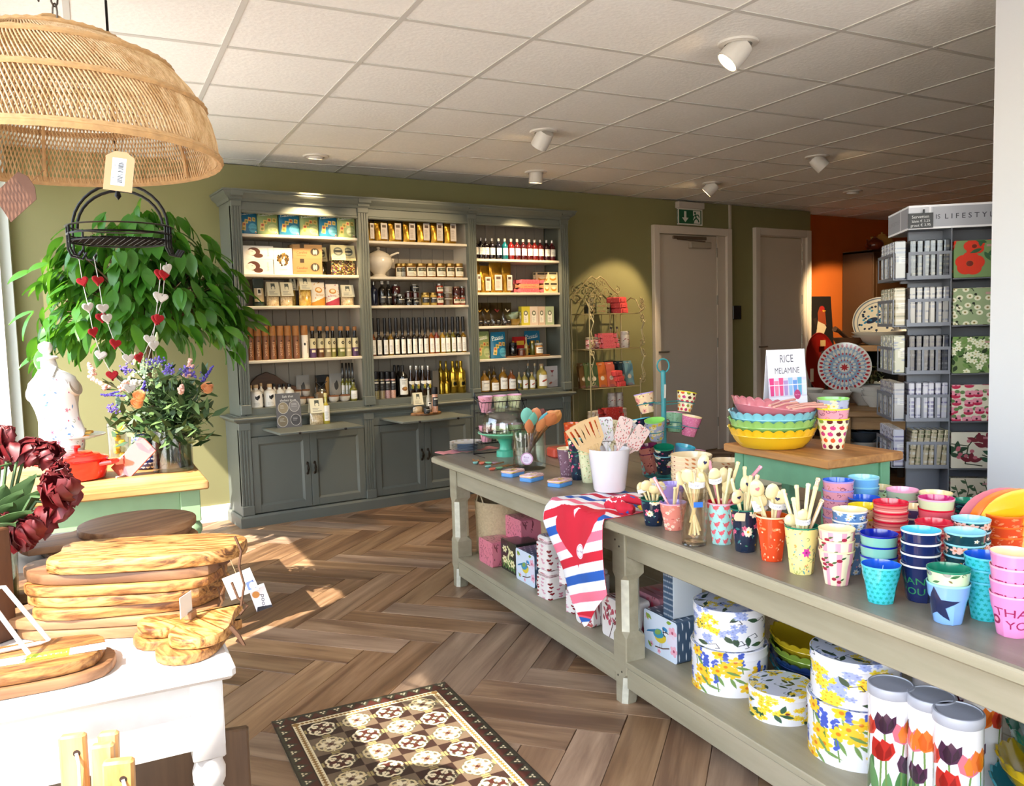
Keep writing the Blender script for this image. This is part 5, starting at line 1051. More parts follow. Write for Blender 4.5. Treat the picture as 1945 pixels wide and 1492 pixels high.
# white pot of spatulas
pp=PZ(1166,941,ZT);pt=empty('utensil_pot','tall white glazed pot holding beige and printed spatulas','pot',(pp.x+.02,pp.y+.05,ZT+.011),0)
ob('pot_body',B().lathe([(.052,0),(.06,.002),(.064,.012),(.083,.165),(.084,.17),(.08,.17),(.078,.164),(.06,.03),(0,.028)],40),mat('#dfdcdf',.15,coat=.6),pt)
SPB=mat('#c9a878',.5)
def spat(m,slots=True,w=.036):
 b=B().tube([(0,0,0),(0,0,.17)],[.005,.006],6)
 z0,z1=.17,.275
 if slots:
  xs=[-w,-w*.72,-w*.56,-w*.24,-w*.08,w*.08,w*.24,w*.56,w*.72,w]
  for a,c in((-w,-w*.66),(-w*.44,-w*.14),(w*.10,w*.4),(w*.62,w)):b.box(a,c,-.0025,.0025,z0+.02,z1-.012)
  b.box(-w,w,-.0025,.0025,z1-.012,z1).prism([(-.006,z0-.02),(.006,z0-.02),(w,z0+.02),(-w,z0+.02)],-.0025,.0025,mx=TR(0,0,0,PI/2))
 else:b.prism(rrect(-w*.85,w*.85,z0,z1,.012,3),-.002,.002,mx=TR(0,0,0,PI/2)).prism([(-.005,z0-.03),(.005,z0-.03),(w*.6,z0+.003),(-w*.6,z0+.003)],-.002,.002,mx=TR(0,0,0,PI/2))
 return b.mesh('spatula',m,smooth=False)
SPT=[spat(SPB)]
for i,(bg,items) in enumerate((('#d0cfd2',[('dot',4,'#5a4a5a'),('leaf',7,'#7a9a5a'),('dot',4,'#c86a7a')]),('#dcd6b4',[('curl',6,'#6a7a4a'),('dot',4,'#8a3a3a')]),('#d6bcb4',[('leaf',8,'#b0504a'),('dot',3,'#4a6a5a')]))):
 SPT.append(spat(floral(bg,items,60,128,128,30+i).mat('spatula',.4),False));
def toff(o,base,top,spin=0.0):
 d=(Vector(top)-Vector(base)).normalized();o.matrix_world=Matrix.Translation(base)@Vector((0,0,1)).rotation_difference(d).to_matrix().to_4x4()@Matrix.Rotation(spin,4,'Z')
PB=Vector((pp.x+.02,pp.y+.05,ZT+.045))
for i,(x,y,k,sp) in enumerate(((1104,834,0,-.5),(1110,827,0,-.6),(1119,822,0,-.55),(1128,824,0,-.6),(1150,811,1,-.7),(1168,806,2,-.5),(1186,808,3,-.4),(1201,822,1,-.3),(1178,826,2,-.6),(1207,838,3,-.5),(1192,846,1,-.4))):
 dp_=3.28 if k==0 else 3.36+.03*(i%3);tip=PD(x,y,dp_);d=(tip-PB);base=tip-d.normalized()*.262
 o=ob('spatula',SPT[k],None,label=('beige slotted spatula, %s from the left in the white pot'%ORD[i] if k==0 else '%s printed spatula, %s from the left in the white pot'%(('grey','cream','pink')[k-1],ORD[i-4])),cat='spatula',group='spatulas in the white pot')
 if base.z<ZT+.042:base=base+d.normalized()*((ZT+.042-base.z)/d.normalized().z)
 toff(o,base,base+d,sp)
# red twisted cloth and measuring spoons beside the pot
ob('hair_scarf',B().tube([TQ(1.56+.02*i+.0*i,.10+.012*math.sin(i*2),ZT+.022+.006*math.sin(i*1.7)) for i in range(9)],[.008,.02,.026,.02,.016,.022,.026,.02,.008],8).tube([TQ(1.60,.09,ZT+.03),TQ(1.66,.12,ZT+.05),TQ(1.69,.18,ZT+.03)],[.012,.018,.01],7),floral('#c01a34',[('star',9,'#e3e3e8'),('dot',7,'#1d55ab')],14,128,128,41).mat('scarf',.85),label='twisted red, white and blue cloth behind the tea towel',cat='cloth',ang=70)
for i,(c,cn) in enumerate((('#d2557a','pink'),('#2a6a7a','teal'),('#d8c43a','yellow'),('#7ab57a','green'),('#b02a4a','crimson'))):
 q=PZ(1218+2*i,962+7*(i%3),ZT);o=ob('measuring_spoon',B().lathe([(0,0),(.012,.002),(.02,.012),(.021,.014),(.018,.013),(.01,.004),(0,.003)],16).tube([(.02,0,.012),(.075,0,.014)],.004,5,flat=.5),mat(c,.25,coat=.4),loc=(q.x,q.y,ZT+.006*i+.002),rot=(0,0,.25*i-.6),label='%s measuring spoon in the nested heap by the towel'%cn,cat='spoon',group='nested measuring spoons')
# three small tins
t=Tx(128,96,'#d9a8b4');t.speck(40,['#e6d0d4','#8a4a5a','#c9b03a','#5a6a4a'],3,9);t.poly([(40,30),(100,40),(70,70)],'#c9b23a');TIN=t.mat('tin_lid',.3,coat=.3)
for i,(x,y) in enumerate(((957,908),(993,917),(1047,927))):
 q=PZ(x+22,y-4,ZT);o=empty('mint_tin',('leftmost','middle','rightmost')[i]+' of three small flat tins with pink lids','tin',(q.x,q.y+.02,ZT),TA+.42,'small flat tins');w=.048
 ob('tin_base',B().prism(rrect(-w,w,-.034,.034,.01),0,.016,bev=.002),mat('#4f8fd0',.3,coat=.4),o);ob('lid',B().prism(rrect(-w-.001,w+.001,-.035,.035,.01),.0162,.028,bev=.003),TIN,o)
# plates on a pink cloth
q=PZ(893,858,ZT);pc=(q.x,q.y+.03)
ob('pink_cloth',B().grid(lambda u,v:(pc[0]-.16+.35*u,pc[1]-.02+.1*v,ZT+.004+.003*math.sin(25*u)),12,4,thick=.003),mat('#d98f8f',.9),label='folded pink cloth under the plate stack',cat='cloth')
t=Tx(256,256,'#d3d6dc');t.ell(128,128,126,126,'#dfe1e4')
for k in range(26):
 a=k*.24*4;t.flower(128+105*math.cos(a),128+105*math.sin(a),9,('#c98a9a','#a9b07a','#b0a060')[k%3],'#7a5a5a')
PLT=t.mat('plate',.2,coat=.4);PLE=mat('#8fa3bd',.3,coat=.4)
for i in range(5):
 o=empty('dessert_plate','%s plate of the stack at the far table end'%(['lowest','second lowest','middle','second highest','topmost flowered'][i]),'plate',(pc[0],pc[1],ZT+.0085+.0085*i),i*1.1,'stacked dessert plates')
 pb=B().lathe([(0,0),(.055,0),(.06,.004),(.094,.011),(.097,.0125)],32,cap0=False);ob('plate_body',pb,PLE,o)
 V=[];ob('plate_top',B().add([(.097*math.cos(2*PI*k/32),.097*math.sin(2*PI*k/32),.013) for k in range(32)]+[(.058*math.cos(2*PI*k/32),.058*math.sin(2*PI*k/32),.0065) for k in range(32)],[(k,(k+1)%32,32+(k+1)%32,32+k) for k in range(32)]+[tuple(range(32,64))],0,[(.5+.5*math.cos(2*PI*k/32),.5+.5*math.sin(2*PI*k/32)) for k in range(32)]+[(.5+.3*math.cos(2*PI*k/32),.5+.3*math.sin(2*PI*k/32)) for k in range(32)]),PLT,o)
# small silicone spoons lying in front
SPW=wood('#7a5230','#a9743f',30,1,.5)
for i,(x,y,c,cn,a,L) in enumerate(((903,881,'#86c0bc','turquoise',1.5,.10),(915,882,'#e0745c','coral',1.55,.10),(928,881,'#7fc096','mint',2.15,.11),(940,881,'#a3808c','mauve',2.35,.11),(927,888,'#86c0bc','pale blue',.75,.13),(935,893,'#e0745c','salmon',.7,.13),(948,891,'#7fb58a','green',.55,.12),(962,895,'#8a7c96','lilac',.8,.11))):
 q=PZ(x,y,ZT);o=empty('baby_spoon','%s-tipped little wooden spoon lying before the cake stand'%cn,'spoon',(q.x,q.y,ZT),a-.35,'little spoons with coloured tips')
 ob('handle',B().tube([(.012,0,.008),(L*.6,0,.009),(L,0,.008)],[.004,.0045,.006],6,flat=.6),SPW,o);ob('spoon_tip',B().lathe([(0,.0),(.009,.002),(.014,.009),(.013,.011),(0,.009)],12,mx=TR(0,0,0,0,0,0,(1.5,1,1))),mat(c,.45),o)
# cake stand with glass dome
q=PZ(968,868,ZT);cs=empty('cake_stand','mint green cake stand under a clear glass dome','cake stand',(q.x+.01,q.y+.05,ZT));mint=mat('#55b898',.3,coat=.3);mint2=mat('#7cc79f',.35,coat=.2)
ob('foot',B().lathe([(.05,0),(.05,.03),(.034,.036),(.03,.06),(.042,.088),(.06,.1)],30),mint,cs)
ob('cake_plate',B().lathe([(.055,.098),(.1,.104),(.143,.124),(.145,.129),(.142,.131),(.1,.113),(0,.11)],44),mint2,cs)
ob('glass_dome',B().lathe([(.122,.117),(.123,.15),(.12,.185),(.108,.22),(.085,.245),(.06,.255),(.05,.256),(.05,.253),(.06,.252),(.084,.242),(.106,.218),(.117,.185),(.12,.15),(.119,.117)],44,cap0=False),glass('#f6faf6',.02,1.7,.97),cs)
ob('dome_top',B().lathe([(.05,.253),(0,.25)],30,cap0=False),glass('#f6faf6',.02,1.7,.97),cs)
# glass jar with silicone spoons
q=PZ(1017,893,ZT);gj=empty('glass_jar','thick clear glass cylinder holding silicone spoons','jar',(q.x+.015,q.y+.07,ZT));R=.078
ob('glass_wall',B().lathe([(R-.002,.0),(R,.004),(R,.178),(R-.003,.18),(R-.006,.178),(R-.006,.026),(R-.012,.02),(0,.02)],40),glass('#f4f8f4',.015,1.9,.97),gj)
t=Tx(96,96,'#d6bcd4');t.ell(48,48,46,46,'#b57aa4');t.ell(48,48,40,40,'#dcd0e2');t.text('Rice',44,60,24,'#8a5a9a');t.lines(22,76,22,46,4,'#8a7a9a',2)
GJ=Vector((q.x+.015,q.y+.07,ZT));vd=math.atan2(-GJ.y,-GJ.x)
ob('round_label',B().lathe([(0,0),(.029,0),(.029,.001),(0,.001)],24,cap0=False).add([(.029*math.cos(2*PI*k/24),.029*math.sin(2*PI*k/24),.0015) for k in range(24)],[tuple(range(24))],0,[(.5+.5*math.cos(2*PI*k/24),.5+.5*math.sin(2*PI*k/24)) for k in range(24)]),t.mat('round_label'),gj,mx=TR((R+.001)*math.cos(vd-.15),(R+.001)*math.sin(vd-.15),.058,PI/2,0,vd-.15+PI/2))
def silicone(c,kind):
 m_=mat(c,.45);b=B()
 b.tube([(0,0,0),(0,0,.2)],[.007,.0055],7,1)
 rb,L=(.03,.085) if kind!='n' else(.021,.095)
 def g(u,v):
  a=(u-.5)*2;s=math.sin(PI*min(1,v*.93+.07))**(.6 if kind!='n' else .9);notch=-.018*math.exp(-(a/.35)**2)*max(0,(v-.6)/.4) if kind=='h' else 0
  return(a*rb*s,.008*(a*a-.6)*s,.195+v*L+notch)
 b.grid(g,8,10,0,thick=.005);return b,[m_,SPW]
for i,(x,y,c,kd,dd,cn) in enumerate(((1000,772,'#79bfae','s',.02,'turquoise round'),(1020,772,'#d98a5c','s',.05,'apricot wide'),(1033,774,'#6f3226','s',.09,'brown'),(1052,778,'#d9894e','s',.04,'ochre'),(1065,778,'#d28a48','h',.03,'amber heart-shaped'),(1038,785,'#59aebb','n',.03,'blue narrow'),(1005,797,'#d38558','n',-.04,'orange narrow'),(1014,784,'#6fb5a0','n',-.06,'green pointed'),(1033,795,'#d68a56','n',-.03,'peach slanted'),(1054,784,'#c77848','h',-.05,'terracotta heart-shaped'),(1044,790,'#2f4a48','s',.07,'dark teal'))):
 tip=PD(x,y,3.84+dd);base=GJ+Vector(((tip.x-GJ.x)*-.35,(tip.y-GJ.y)*-.35,.022));b,ms=silicone(c,kd);o=ob('silicone_spoon',b,ms,label='%s silicone spoon with wooden handle in the glass jar'%cn,cat='spoon',group='silicone spoons in the glass jar',ang=60)
 d=(tip-base);ln=d.length;base=base+d.normalized()*max(0,ln-.283);toff(o,base,tip,-.55)
# tall cups behind
def tcup(x,y,out,inn,lab,up=0,tall=True,z=ZT,dn=.045,**k):
 q=PZ(x,y,z)+TN*dn;return cup(out,inn,lab,(q.x,q.y,z+up+.0004),rnd.random()*6,tall,**k)
tcup(1061,906,'plum','peach' if 'peach' in INC else 'cream','tall plum speckled cup beside the glass jar')
tcup(1082,912,'dark','dkgreen','lower tall dark flowered cup of two behind the tins',group='tall dark flowered pair');tcup(1082,912,'dark','dkgreen','upper tall dark flowered cup of two behind the tins',up=.05,group='tall dark flowered pair')
tcup(1102,917,'creamfl','cream','lower tall cream leafy cup left of the white pot',group='tall cream leafy pair');tcup(1102,917,'creamfl','cream','upper tall cream leafy cup left of the white pot',up=.045,group='tall cream leafy pair')
tcup(1117,924,'dark','lilac','tall dark cup squeezed in right behind the flamingo cup',dn=.075);tcup(1133,930,'flamingo','crimson','tall flamingo cup half hidden by the white pot',dn=.05)
for i,(x,y) in enumerate(((1072,868),(1110,862))):
 for k in range(2):tcup(x,y,'orange','orange','%s orange cup of the %s pair behind the spoon jar'%(('lower','upper')[k],('left','right')[i]),up=.045*k,dn=.05,group='orange cups behind the spoon jar',rim='orange')
q=PZ(1048,868,ZT)+TN*.06;o=ob('lunch_box',B().prism(rrect(-.07,.07,-.05,.05,.02),0,.05,bev=.008),mat('#d9553f',.35,coat=.3),loc=(q.x,q.y,ZT),rot=(0,0,TA),label='coral lunch box behind the glass jar',cat='box')
# black wire stand with tilted cup baskets
q=PZ(940,862,ZT)+TN*.03;wsd=empty('wire_cup_stand','black wire stand with a tilted basket of cups behind the cake stand','rack',(q.x,q.y,ZT),TA);blk=mat('#17171a',.4,.4)
b=B();wr=.0028
for x in(-.13,.13):b.tube([(x,.02,.33),(x,.05,0),(x,-.09,0)],wr,6).tube([(x,-.06,.235),(x,.02,.33)],wr,6)
b.tube([(-.13,.05,.003),(.13,.05,.003)],wr,6).tube([(-.13,.02,.33),(.13,.02,.33)],wr,6);ob('stand_frame',b,blk,wsd)
for zb,nm in((.225,'upper'),(.07,'lower')):
 b=B().tube([(-.13,-.075,zb+.06),(.13,-.075,zb+.06),(.13,.02,zb+.075),(-.13,.02,zb+.075)],wr,6,closed=True).tube([(-.13,-.055,zb),(.13,-.055,zb),(.13,.025,zb),(-.13,.025,zb)],wr,6,closed=True)
 for k in range(14):x=-.13+.02*k;b.tube([(x,-.075,zb+.06),(x,-.055,zb),(x,.025,zb)],.0013,4)
 ob('basket',b,blk,wsd)
 for k in range(3):
  w=wsd.matrix_basis if False else None;pos=Vector((q.x,q.y,ZT))+TN*(-.085+.085*k)-TD*(-.015)*0+Vector((0,0,zb+.004));cup('creamfl' if k else 'moon','pink','%s cup in the %s basket of the black wire stand'%(('left','middle','right')[k],nm),(pos.x,pos.y-.015,pos.z),k*1.3,group='cups in the black wire stand',R=.040,Hc=.085)
# teal cup carousel
q=PZ(1268,905,ZT);CA_=Vector((q.x+.01,q.y+.03,ZT));ca=empty('cup_carousel','teal metal cup tree with wire rings and a loop handle','cup tree',CA_);teal=mat('#1f7f86',.4,coat=.2)
cd=(CA_-EYE).dot(FWD)
ob('pole',B().lathe([(.006,0),(.022,.004),(.022,.03),(.016,.05),(.02,.058),(.0115,.066),(.011,.46),(.006,.465)],14,cap1=True),teal,ca);ob('foot_plate',B().lathe([(.09,0),(.09,.004),(.02,.01),(0,.01)],30),teal,ca)
ob('loop_handle',B().tube([(.026*math.cos(a),0,.485+.03*math.sin(a)) for a in[2*PI*k/18 for k in range(18)]],.0035,6,closed=True),teal,ca,mx=TR(0,0,0,0,0,-.6))
ob('paper_tag',B().box(-.004,.004,-.003,-.002,.35,.41),mat('#b9b5a9',.7),ca,smooth=False,mx=TR(-.016,-.012,0,.1,0,-.5))
rt=[RGT.x,RGT.y]
def hang(px,py,dd,out,inn,lab,tier,nest=None):
 # the cup's rim middle sits at the pixel; it leans outward from the pole in a ring of its own
 c=PD(px,py,cd+dd);o=c-CA_;hor=Vector((o.x,o.y,0));hl=hor.length;hor.normalize()
 ax=(Vector((0,0,1))+hor*.22).normalized();base=c-ax*.09
 e=Vector((0,0,1)).rotation_difference(ax).to_euler();cup(out,inn,lab,base,tilt=(e.x,e.y,e.z),group='cups hanging in the teal cup tree')
 if nest:cup(nest[0],nest[1],nest[2],base-ax*.03,tilt=(e.x,e.y,e.z),group='cups hanging in the teal cup tree')
 rc=c-ax*.048-CA_;x,y=frame(ax);rr=.0405
 ob('ring',B().tube([rc+x*(rr*math.cos(2*PI*k/20))+y*(rr*math.sin(2*PI*k/20)) for k in range(20)],.002,5,closed=True).tube([Vector((0,0,rc.z)),rc-hor*rr*.99],.002,5),teal,ca)
hang(1222,746,.02,'pansy','lilac','flowered peach cup at the upper left of the cup tree',1)
hang(1305,744,.05,'fruit','yellow','cream fruit-face cup at the upper right of the cup tree',1)
hang(1216,794,.07,'dark','aqua','dark blue cup with sky blue inside on the left of the cup tree',2)
hang(1243,797,-.09,'lemon','lime','lilac-grey lemon flower cup in front of the cup tree',2)
hang(1315,789,-.03,'glitter','cream','pink speckled cup on the right of the cup tree',2)
hang(1283,783,.1,'mint','coral' if 'coral' in INC else 'pink','mint green bird cup behind the cup tree pole',2)
hang(1229,845,-.03,'rust','plumi','rust-pink leafy cup with plum inside at the lower left',3,('rust','plumi','second rust-pink cup nested below the first'))
hang(1261,848,-.11,'dark','green','dark flowered cup with green inside at the tree\'s lower front',3,('dark','sky','second dark flowered cup nested below the first'))
hang(1302,846,-.05,'skyblue','aqua','sky blue cup low on the right of the cup tree',3)
hang(1322,852,.07,'yellowfl','pink','yellow flowered cup farthest right on the cup tree',3)
ob('ring',B().tube([(-.1,.02,.325),(.1,.0,.325)],.002,5).tube([(.02,-.1,.215),(-.02,.1,.215)],.002,5),teal,ca)
tcup(1226,902,'flamingo','crimson','tall shadowed flamingo cup below the cup tree\'s left side',dn=.02)
# cream bowls with red prints
BWL=floral('#e3c9a4',[('leaf',8,'#b04a34'),('dot',4,'#7a2f2a'),('leaf',6,'#c97a4a')],40,256,64,50).mat('bowl',.2,coat=.4);BWI=mat('#e6d3aa',.2,coat=.4)
def sbowl(c,R,H,lab,g,cat='bowl'):return ob('serving_bowl',B().lathe([(R*.55,0,0),(R*.62,.004,0),(R*.88,H*.55,0),(R,H*.96,0),(R,H,1),(R*.97,H,1),(R*.85,H*.55,1),(R*.55,.01,1),(0,.008,1)],36),[BWL,BWI],loc=c,label=lab,cat=cat,group=g)
q=PZ(1313,862,ZT+.17);
for k in range(6):sbowl((q.x,q.y,ZT+.016*k),.078,.09,'%s bowl of the cream stack behind the spoon vase'%(ORD[k]+' from the bottom' if k else 'lowest'),'cream stacked bowls')
q=PZ(1383,876,ZT+.09);
for k in range(2):sbowl((q.x+.02,q.y+.03,ZT+.022*k),.07,.07,'%s cream bowl left of the stool'%('lower','upper')[k],'cream bowls by the stool')
q=PZ(1398,893,ZT+.06);sbowl((q.x+.06,q.y-.02,ZT),.075,.06,'wide cream bowl in front, half hidden by the stool leg',None)
# green stool with a wooden top
ZTO=.94;C1=TQ(*(1.814,.429));st=empty('display_stool','small green stool with a worn wooden top on the table','stool',(C1.x,C1.y,ZT),TA)
gs=mat('#5c8f6c',.55,noise=.06,nscale=20,bump=.05);SL,SWD=.478,.33
ob('stool_top',B().prism([(0,0),(SWD,0),(SWD,SL*.985),(.004,SL)],0,.028,bev=.004,mx=TR(0,-SL,ZTO-ZT-.028)),wood('#7e5228','#b98a52',8,1,.5,10,False,1.0,c3='#a06f3a'),st)
for x in(.035,SWD-.075):
 for y in(-.06,-SL+.02):ob('leg',B().box(x,x+.042,y,y+.042,0,ZTO-ZT-.029,bev=.003),gs,st)
 ob('side_apron',B().box(x+.006,x+.028,-SL+.062,-.06,.13,ZTO-ZT-.03),gs,st,smooth=False)
for y in(-.05,-SL+.03):ob('end_apron',B().box(.078,SWD-.076,y,y+.022,.13,ZTO-ZT-.03),gs,st,smooth=False)
# pie dishes
def piedish(c,R,H,m,lab,tilt=(0,0,0)):
 nsc=26
 def rfz(th,z):return 1+.025*abs(math.sin(nsc*th/2))*max(0,(z-H*.55)/(H*.45))
 b=B();prof=[(R*.70,0),(R*.75,.004),(R*.86,H*.35),(R*.93,H*.62),(R*.945,H*.66),(R*.94,H*.7),(R,H),(R*.965,H),(R*.92,H*.68),(R*.83,H*.35),(R*.7,.012),(0,.01)]
 b.lathe(prof,104,rf=rfz)
 b.V=[(x,y,z+(.009*abs(math.sin(nsc*math.atan2(y,x)/2))-.004 if z>H*.95 else 0)) for x,y,z in b.V]
 return ob('pie_dish',b,m,loc=c,rot=tilt,label=lab,cat='pie dish',group='scalloped pie dishes on the stool')
q=PZ(1360+690/6.483,740+690/6.483,ZTO);cx,cy_=q.x,q.y+.0
R=.146
piedish((cx,cy_,ZTO+.0005),R,.066,mat('#dfae1c',.14,coat=.6),'yellow scalloped pie dish, lowest of the stack of four');piedish((cx,cy_,ZTO+.032),R*.99,.064,mat('#86b25e',.14,coat=.6),'green scalloped pie dish, second from the bottom')
piedish((cx,cy_,ZTO+.060),R*.985,.062,mat('#74b5c4',.14,coat=.6),'pale blue scalloped pie dish, third from the bottom');piedish((cx,cy_,ZTO+.092),R*.97,.062,mat('#c0707a',.14,coat=.6),'pink scalloped pie dish, tilted on top of the stack',(.05,.13,0))
pk=mat('#d99a8c',.3,coat=.3)
for i,(x0,y0,x1,y1) in enumerate(((1462,770,1508,758),(1470,773,1512,764),(1498,775,1562,767),(1505,777,1570,772),(1495,773,1548,765))):
 a,b_=PZ(x0,y0,1.098),PZ(x1,y1,1.104);ob('salad_server',B().tube([a,a.lerp(b_,.5)+Vector((0,0,.004)),b_],[.006,.0045,.008],7,flat=.6),pk,label='pink plastic server, %s of five lying in the pink dish'%ORD[i],cat='cutlery',group='pink servers in the dish')
# cups and card on the stool
q=PZ(1592,853,ZTO)
for k,(o_,i_,l_) in enumerate((('fruit','yellow','cream fruit-face cup at the bottom of the stack on the stool'),('moon','cream','pale pink cup in the middle of the stack on the stool'),('lemon','lime','lilac lemon-flower cup on top of the stack on the stool'))):cup(o_,i_,l_,(q.x,q.y+.02,ZTO+.0005+.033*k),2.0,rim='yellow' if k<2 else 'lime',R=.051,Hc=.103)
t=Tx(300,440,'#dcdce4');t.text('RICE',150,395,54,'#4a4a55');t.text('MELAMINE',150,336,42,'#4a4a55');t.text('OUR MELAMINE IS:',150,150,28,'#5a5a66');t.text('Reusable',150,108,15,'#333');t.text('Long lasting',150,62,15,'#333');t.text('Durable',150,18,15,'#333');t.heart(150,86,4,'#333');t.heart(150,40,4,'#333')
t.rect(0,205,300,300,'#c9c6d6')
for i,c in enumerate(('#d0347a','#e07a9c','#d84a80','#a48ac0','#8ab0d6','#5f8fd0','#5aa0c0','#c9d8e6')):t.poly([(6+i*37,300-(i%2)*14),(42+i*37,300-(i%2)*14),(36+i*37,212),(12+i*37,212)],c);t.rect(6+i*37,262,42+i*37,266,'#e3e0ea')
t.ell(222,214,26,24,'#b0306a');t.text('bpa free',222,214,10,'#e9d0e0')
bl,br=PD(1456,768,3.02),PD(1527,768,3.08);sw=(br-bl).length;o=empty('tent_card','white tent card reading RICE MELAMINE behind the pie dishes','sign',((bl.x+br.x)/2,(bl.y+br.y)/2,ZTO),math.atan2(br.y-bl.y,br.x-bl.x));hh=PD(1490,664,3.05).z-ZTO
ob('front_panel',B().box(-sw/2,sw/2,-.001,.001,0,hh*1.01,mx=TR(0,-.03,0,-math.asin(.029/hh))),t.mat('tent_card',.5),o,smooth=False);ob('back_panel',B().box(-sw/2,sw/2,-.001,.001,0,hh*1.01,mx=TR(0,.03,0,math.asin(.029/hh))),mat('#d6d6dc',.6),o,smooth=False)
# pale box and red tray under the stool
q=PZ(1432,925,ZT)+TN*.05;o=ob('gift_box',B().box(-.09,.09,-.02,.02,0,.10,bev=.004,mx=TR(0,0,0,-.15)),mat('#b3a98c',.5),loc=(q.x,q.y,ZT),rot=(0,0,-.5),label='pale gift box leaning under the stool',cat='box');q=PZ(1440,905,ZT)+TN*.12;ob('red_tray',B().lathe([(0,.02),(.09,.02),(.11,.09),(.105,.09),(.085,.026),(0,.026)],28,cap0=False),mat('#c01a44',.3,coat=.3),loc=(q.x,q.y,ZT-.0195),label='round crimson tray under the stool behind the box',cat='tray')
# ------------------------------------------------------------------ goods on the lower shelf of the long table
def USH(t,n,z=0.0):return TQ(t,n,ZS+z)
def hearts(w=256,h=128,bg='#e0dad6',n=46,s0=8,seed=3):
 r=random.Random(seed);t=Tx(w,h,bg)
 for i in range(n):t.heart((i%8)*w/8+16+r.uniform(-6,6),(i//8)*h/6+10+r.uniform(-5,5),s0*r.uniform(.8,1.1),('#8f1f2c','#d09aa8','#7a1820','#c4788a')[i%4],r.uniform(-.3,.3))
 return t
M_heart=hearts().mat('heart_tin',.2,coat=.5);M_heartl=hearts(128,128,n=30).mat('heart_tin',.2,coat=.5)
M_pinkt=floral('#cf7486',[('leaf',8,'#7a2a3c'),('curl',7,'#5a2230'),('leaf',6,'#8a3a44'),('dot',2,'#4a1f28')],90,256,128,60).mat('pink_tin',.3,coat=.3)
t=Tx(160,200,'#20241f')
for k in range(5):
 x=20+30*k;t.leaf(x,10,90,30,1.4+.1*k,'#5a7a3a');t.leaf(x+8,20,60,22,2.0,'#3f5f30')
for x,y,r in((40,140,24),(40,70,26),(115,130,22),(120,62,26)):t.flower(x,y,r,'#e0d6a4','#8a7a3a',6)
for k in range(12):t.ell(80+rnd.uniform(-12,12),40+k*11,9,8,'#d6cf9a')
M_darkt=t.mat('dark_tin',.25,coat=.4)
def blossom(t,x,y,s):
 for k in range(5):t.ell(x+s*.7*math.cos(k*1.257),y+s*.7*math.sin(k*1.257),s*.55,s*.45,'#e3a9bd',k*1.257)
 t.ell(x,y,s*.3,None,'#b0506a')
def bird_tex():
 t=Tx(260,210,'#cfdcec')
 for x,y,s in((225,150,26),(60,40,12),(30,175,15),(235,60,24),(120,22,12)):blossom(t,x,y,s)
 t.ell(220,110,40,30,'#dbd3e6',.3,.8)
 for x,y,a in((22,195,-1.2),(30,190,-.6),(60,22,2.4),(180,190,.2)):t.leaf(x,y,40,18,a,'#7fa03c')
 t.line([(90,36),(150,44),(200,62)],6,'#5a3f34');t.line([(128,42),(130,70)],2.5,'#4a3a34');t.line([(142,44),(144,72)],2.5,'#4a3a34')
 t.ell(132,98,46,30,'#d8c23c',.25);t.ell(118,112,44,24,'#3c8fb0',.3);t.poly([(95,112),(20,92),(30,104),(90,126)],'#3578a4');t.ell(112,118,26,13,'#7aa050',.4)
 t.ell(166,138,22,21,'#e2e6ea');t.ell(168,150,20,10,'#3a82b8',-.1);t.line([(150,130),(188,138)],5,'#1f2a44');t.line([(152,150),(156,122),(170,112)],6,'#1f2a44');t.ell(176,140,3.2,None,'#101018');t.poly([(187,138),(198,134),(187,131)],'#2a2a34');return t
M_bird=bird_tex().mat('bird_tin',.2,coat=.5)
t=Tx(128,128,'#3f566f')
for i in range(9):
 for j in range(9):t.ell(i*14.2+7+(j%2)*7,j*14.2+7,2.6,None,'#dde3e8')
M_dots=t.mat('dotted_tin',.3,coat=.3)
def branch(bg,seed):
 r=random.Random(seed);t=Tx(200,200,bg);t.line([(60,0),(90,70),(120,120),(150,200)],5,'#4f2f2a');t.line([(92,75),(50,130)],4,'#4f2f2a');t.line([(118,118),(175,130)],3.5,'#4f2f2a')
 for k in range(22):
  x,y=r.uniform(10,190),r.uniform(10,190);t.leaf(x,y,34,15,r.random()*6.28,r.choice(['#a8505c','#b86a72','#7a3038','#c98a8e']))
  if k%3==0:t.ell(x,y,11,14,'#b8485c',r.random())
 return t
M_red=branch('#e2dad6',5).mat('floral_tin',.25,coat=.4);M_fuch=branch('#dfd8d4',9);M_fuch.leaf(30,60,70,40,1.2,'#3f6a3a');M_fuch.rect(60,4,190,24,'#b05048');M_fuch=M_fuch.mat('floral_tin',.25,coat=.4);M_dred=branch('#a8707a',15).mat('floral_tin',.3,coat=.3)
def tin_box(name,t0,t1,n0,d,h,front,side,lab,z=0.0,rot=0.0,r=.012,cat='tin',group=None):
 # rounded tin standing with its printed face along the table's front
 w=t1-t0;c=USH((t0+t1)/2,n0+d/2,z+.0004);o=empty(name,lab,cat,c,TA-PI/2+rot,group)
 P=rrect(-w/2,w/2,0,h,r,3)
 ob('tin_body',B().prism(P,-d/2,d/2,bev=.002,mx=TR(0,0,0,PI/2)),side,o)
 V=[(x,-d/2-.0008,z_) for x,z_ in P];ob('printed_face',B().add(V,[tuple(range(len(P)))],0,[((x+w/2)/w,z_/h) for x,z_ in P]),front,o,smooth=False);return o
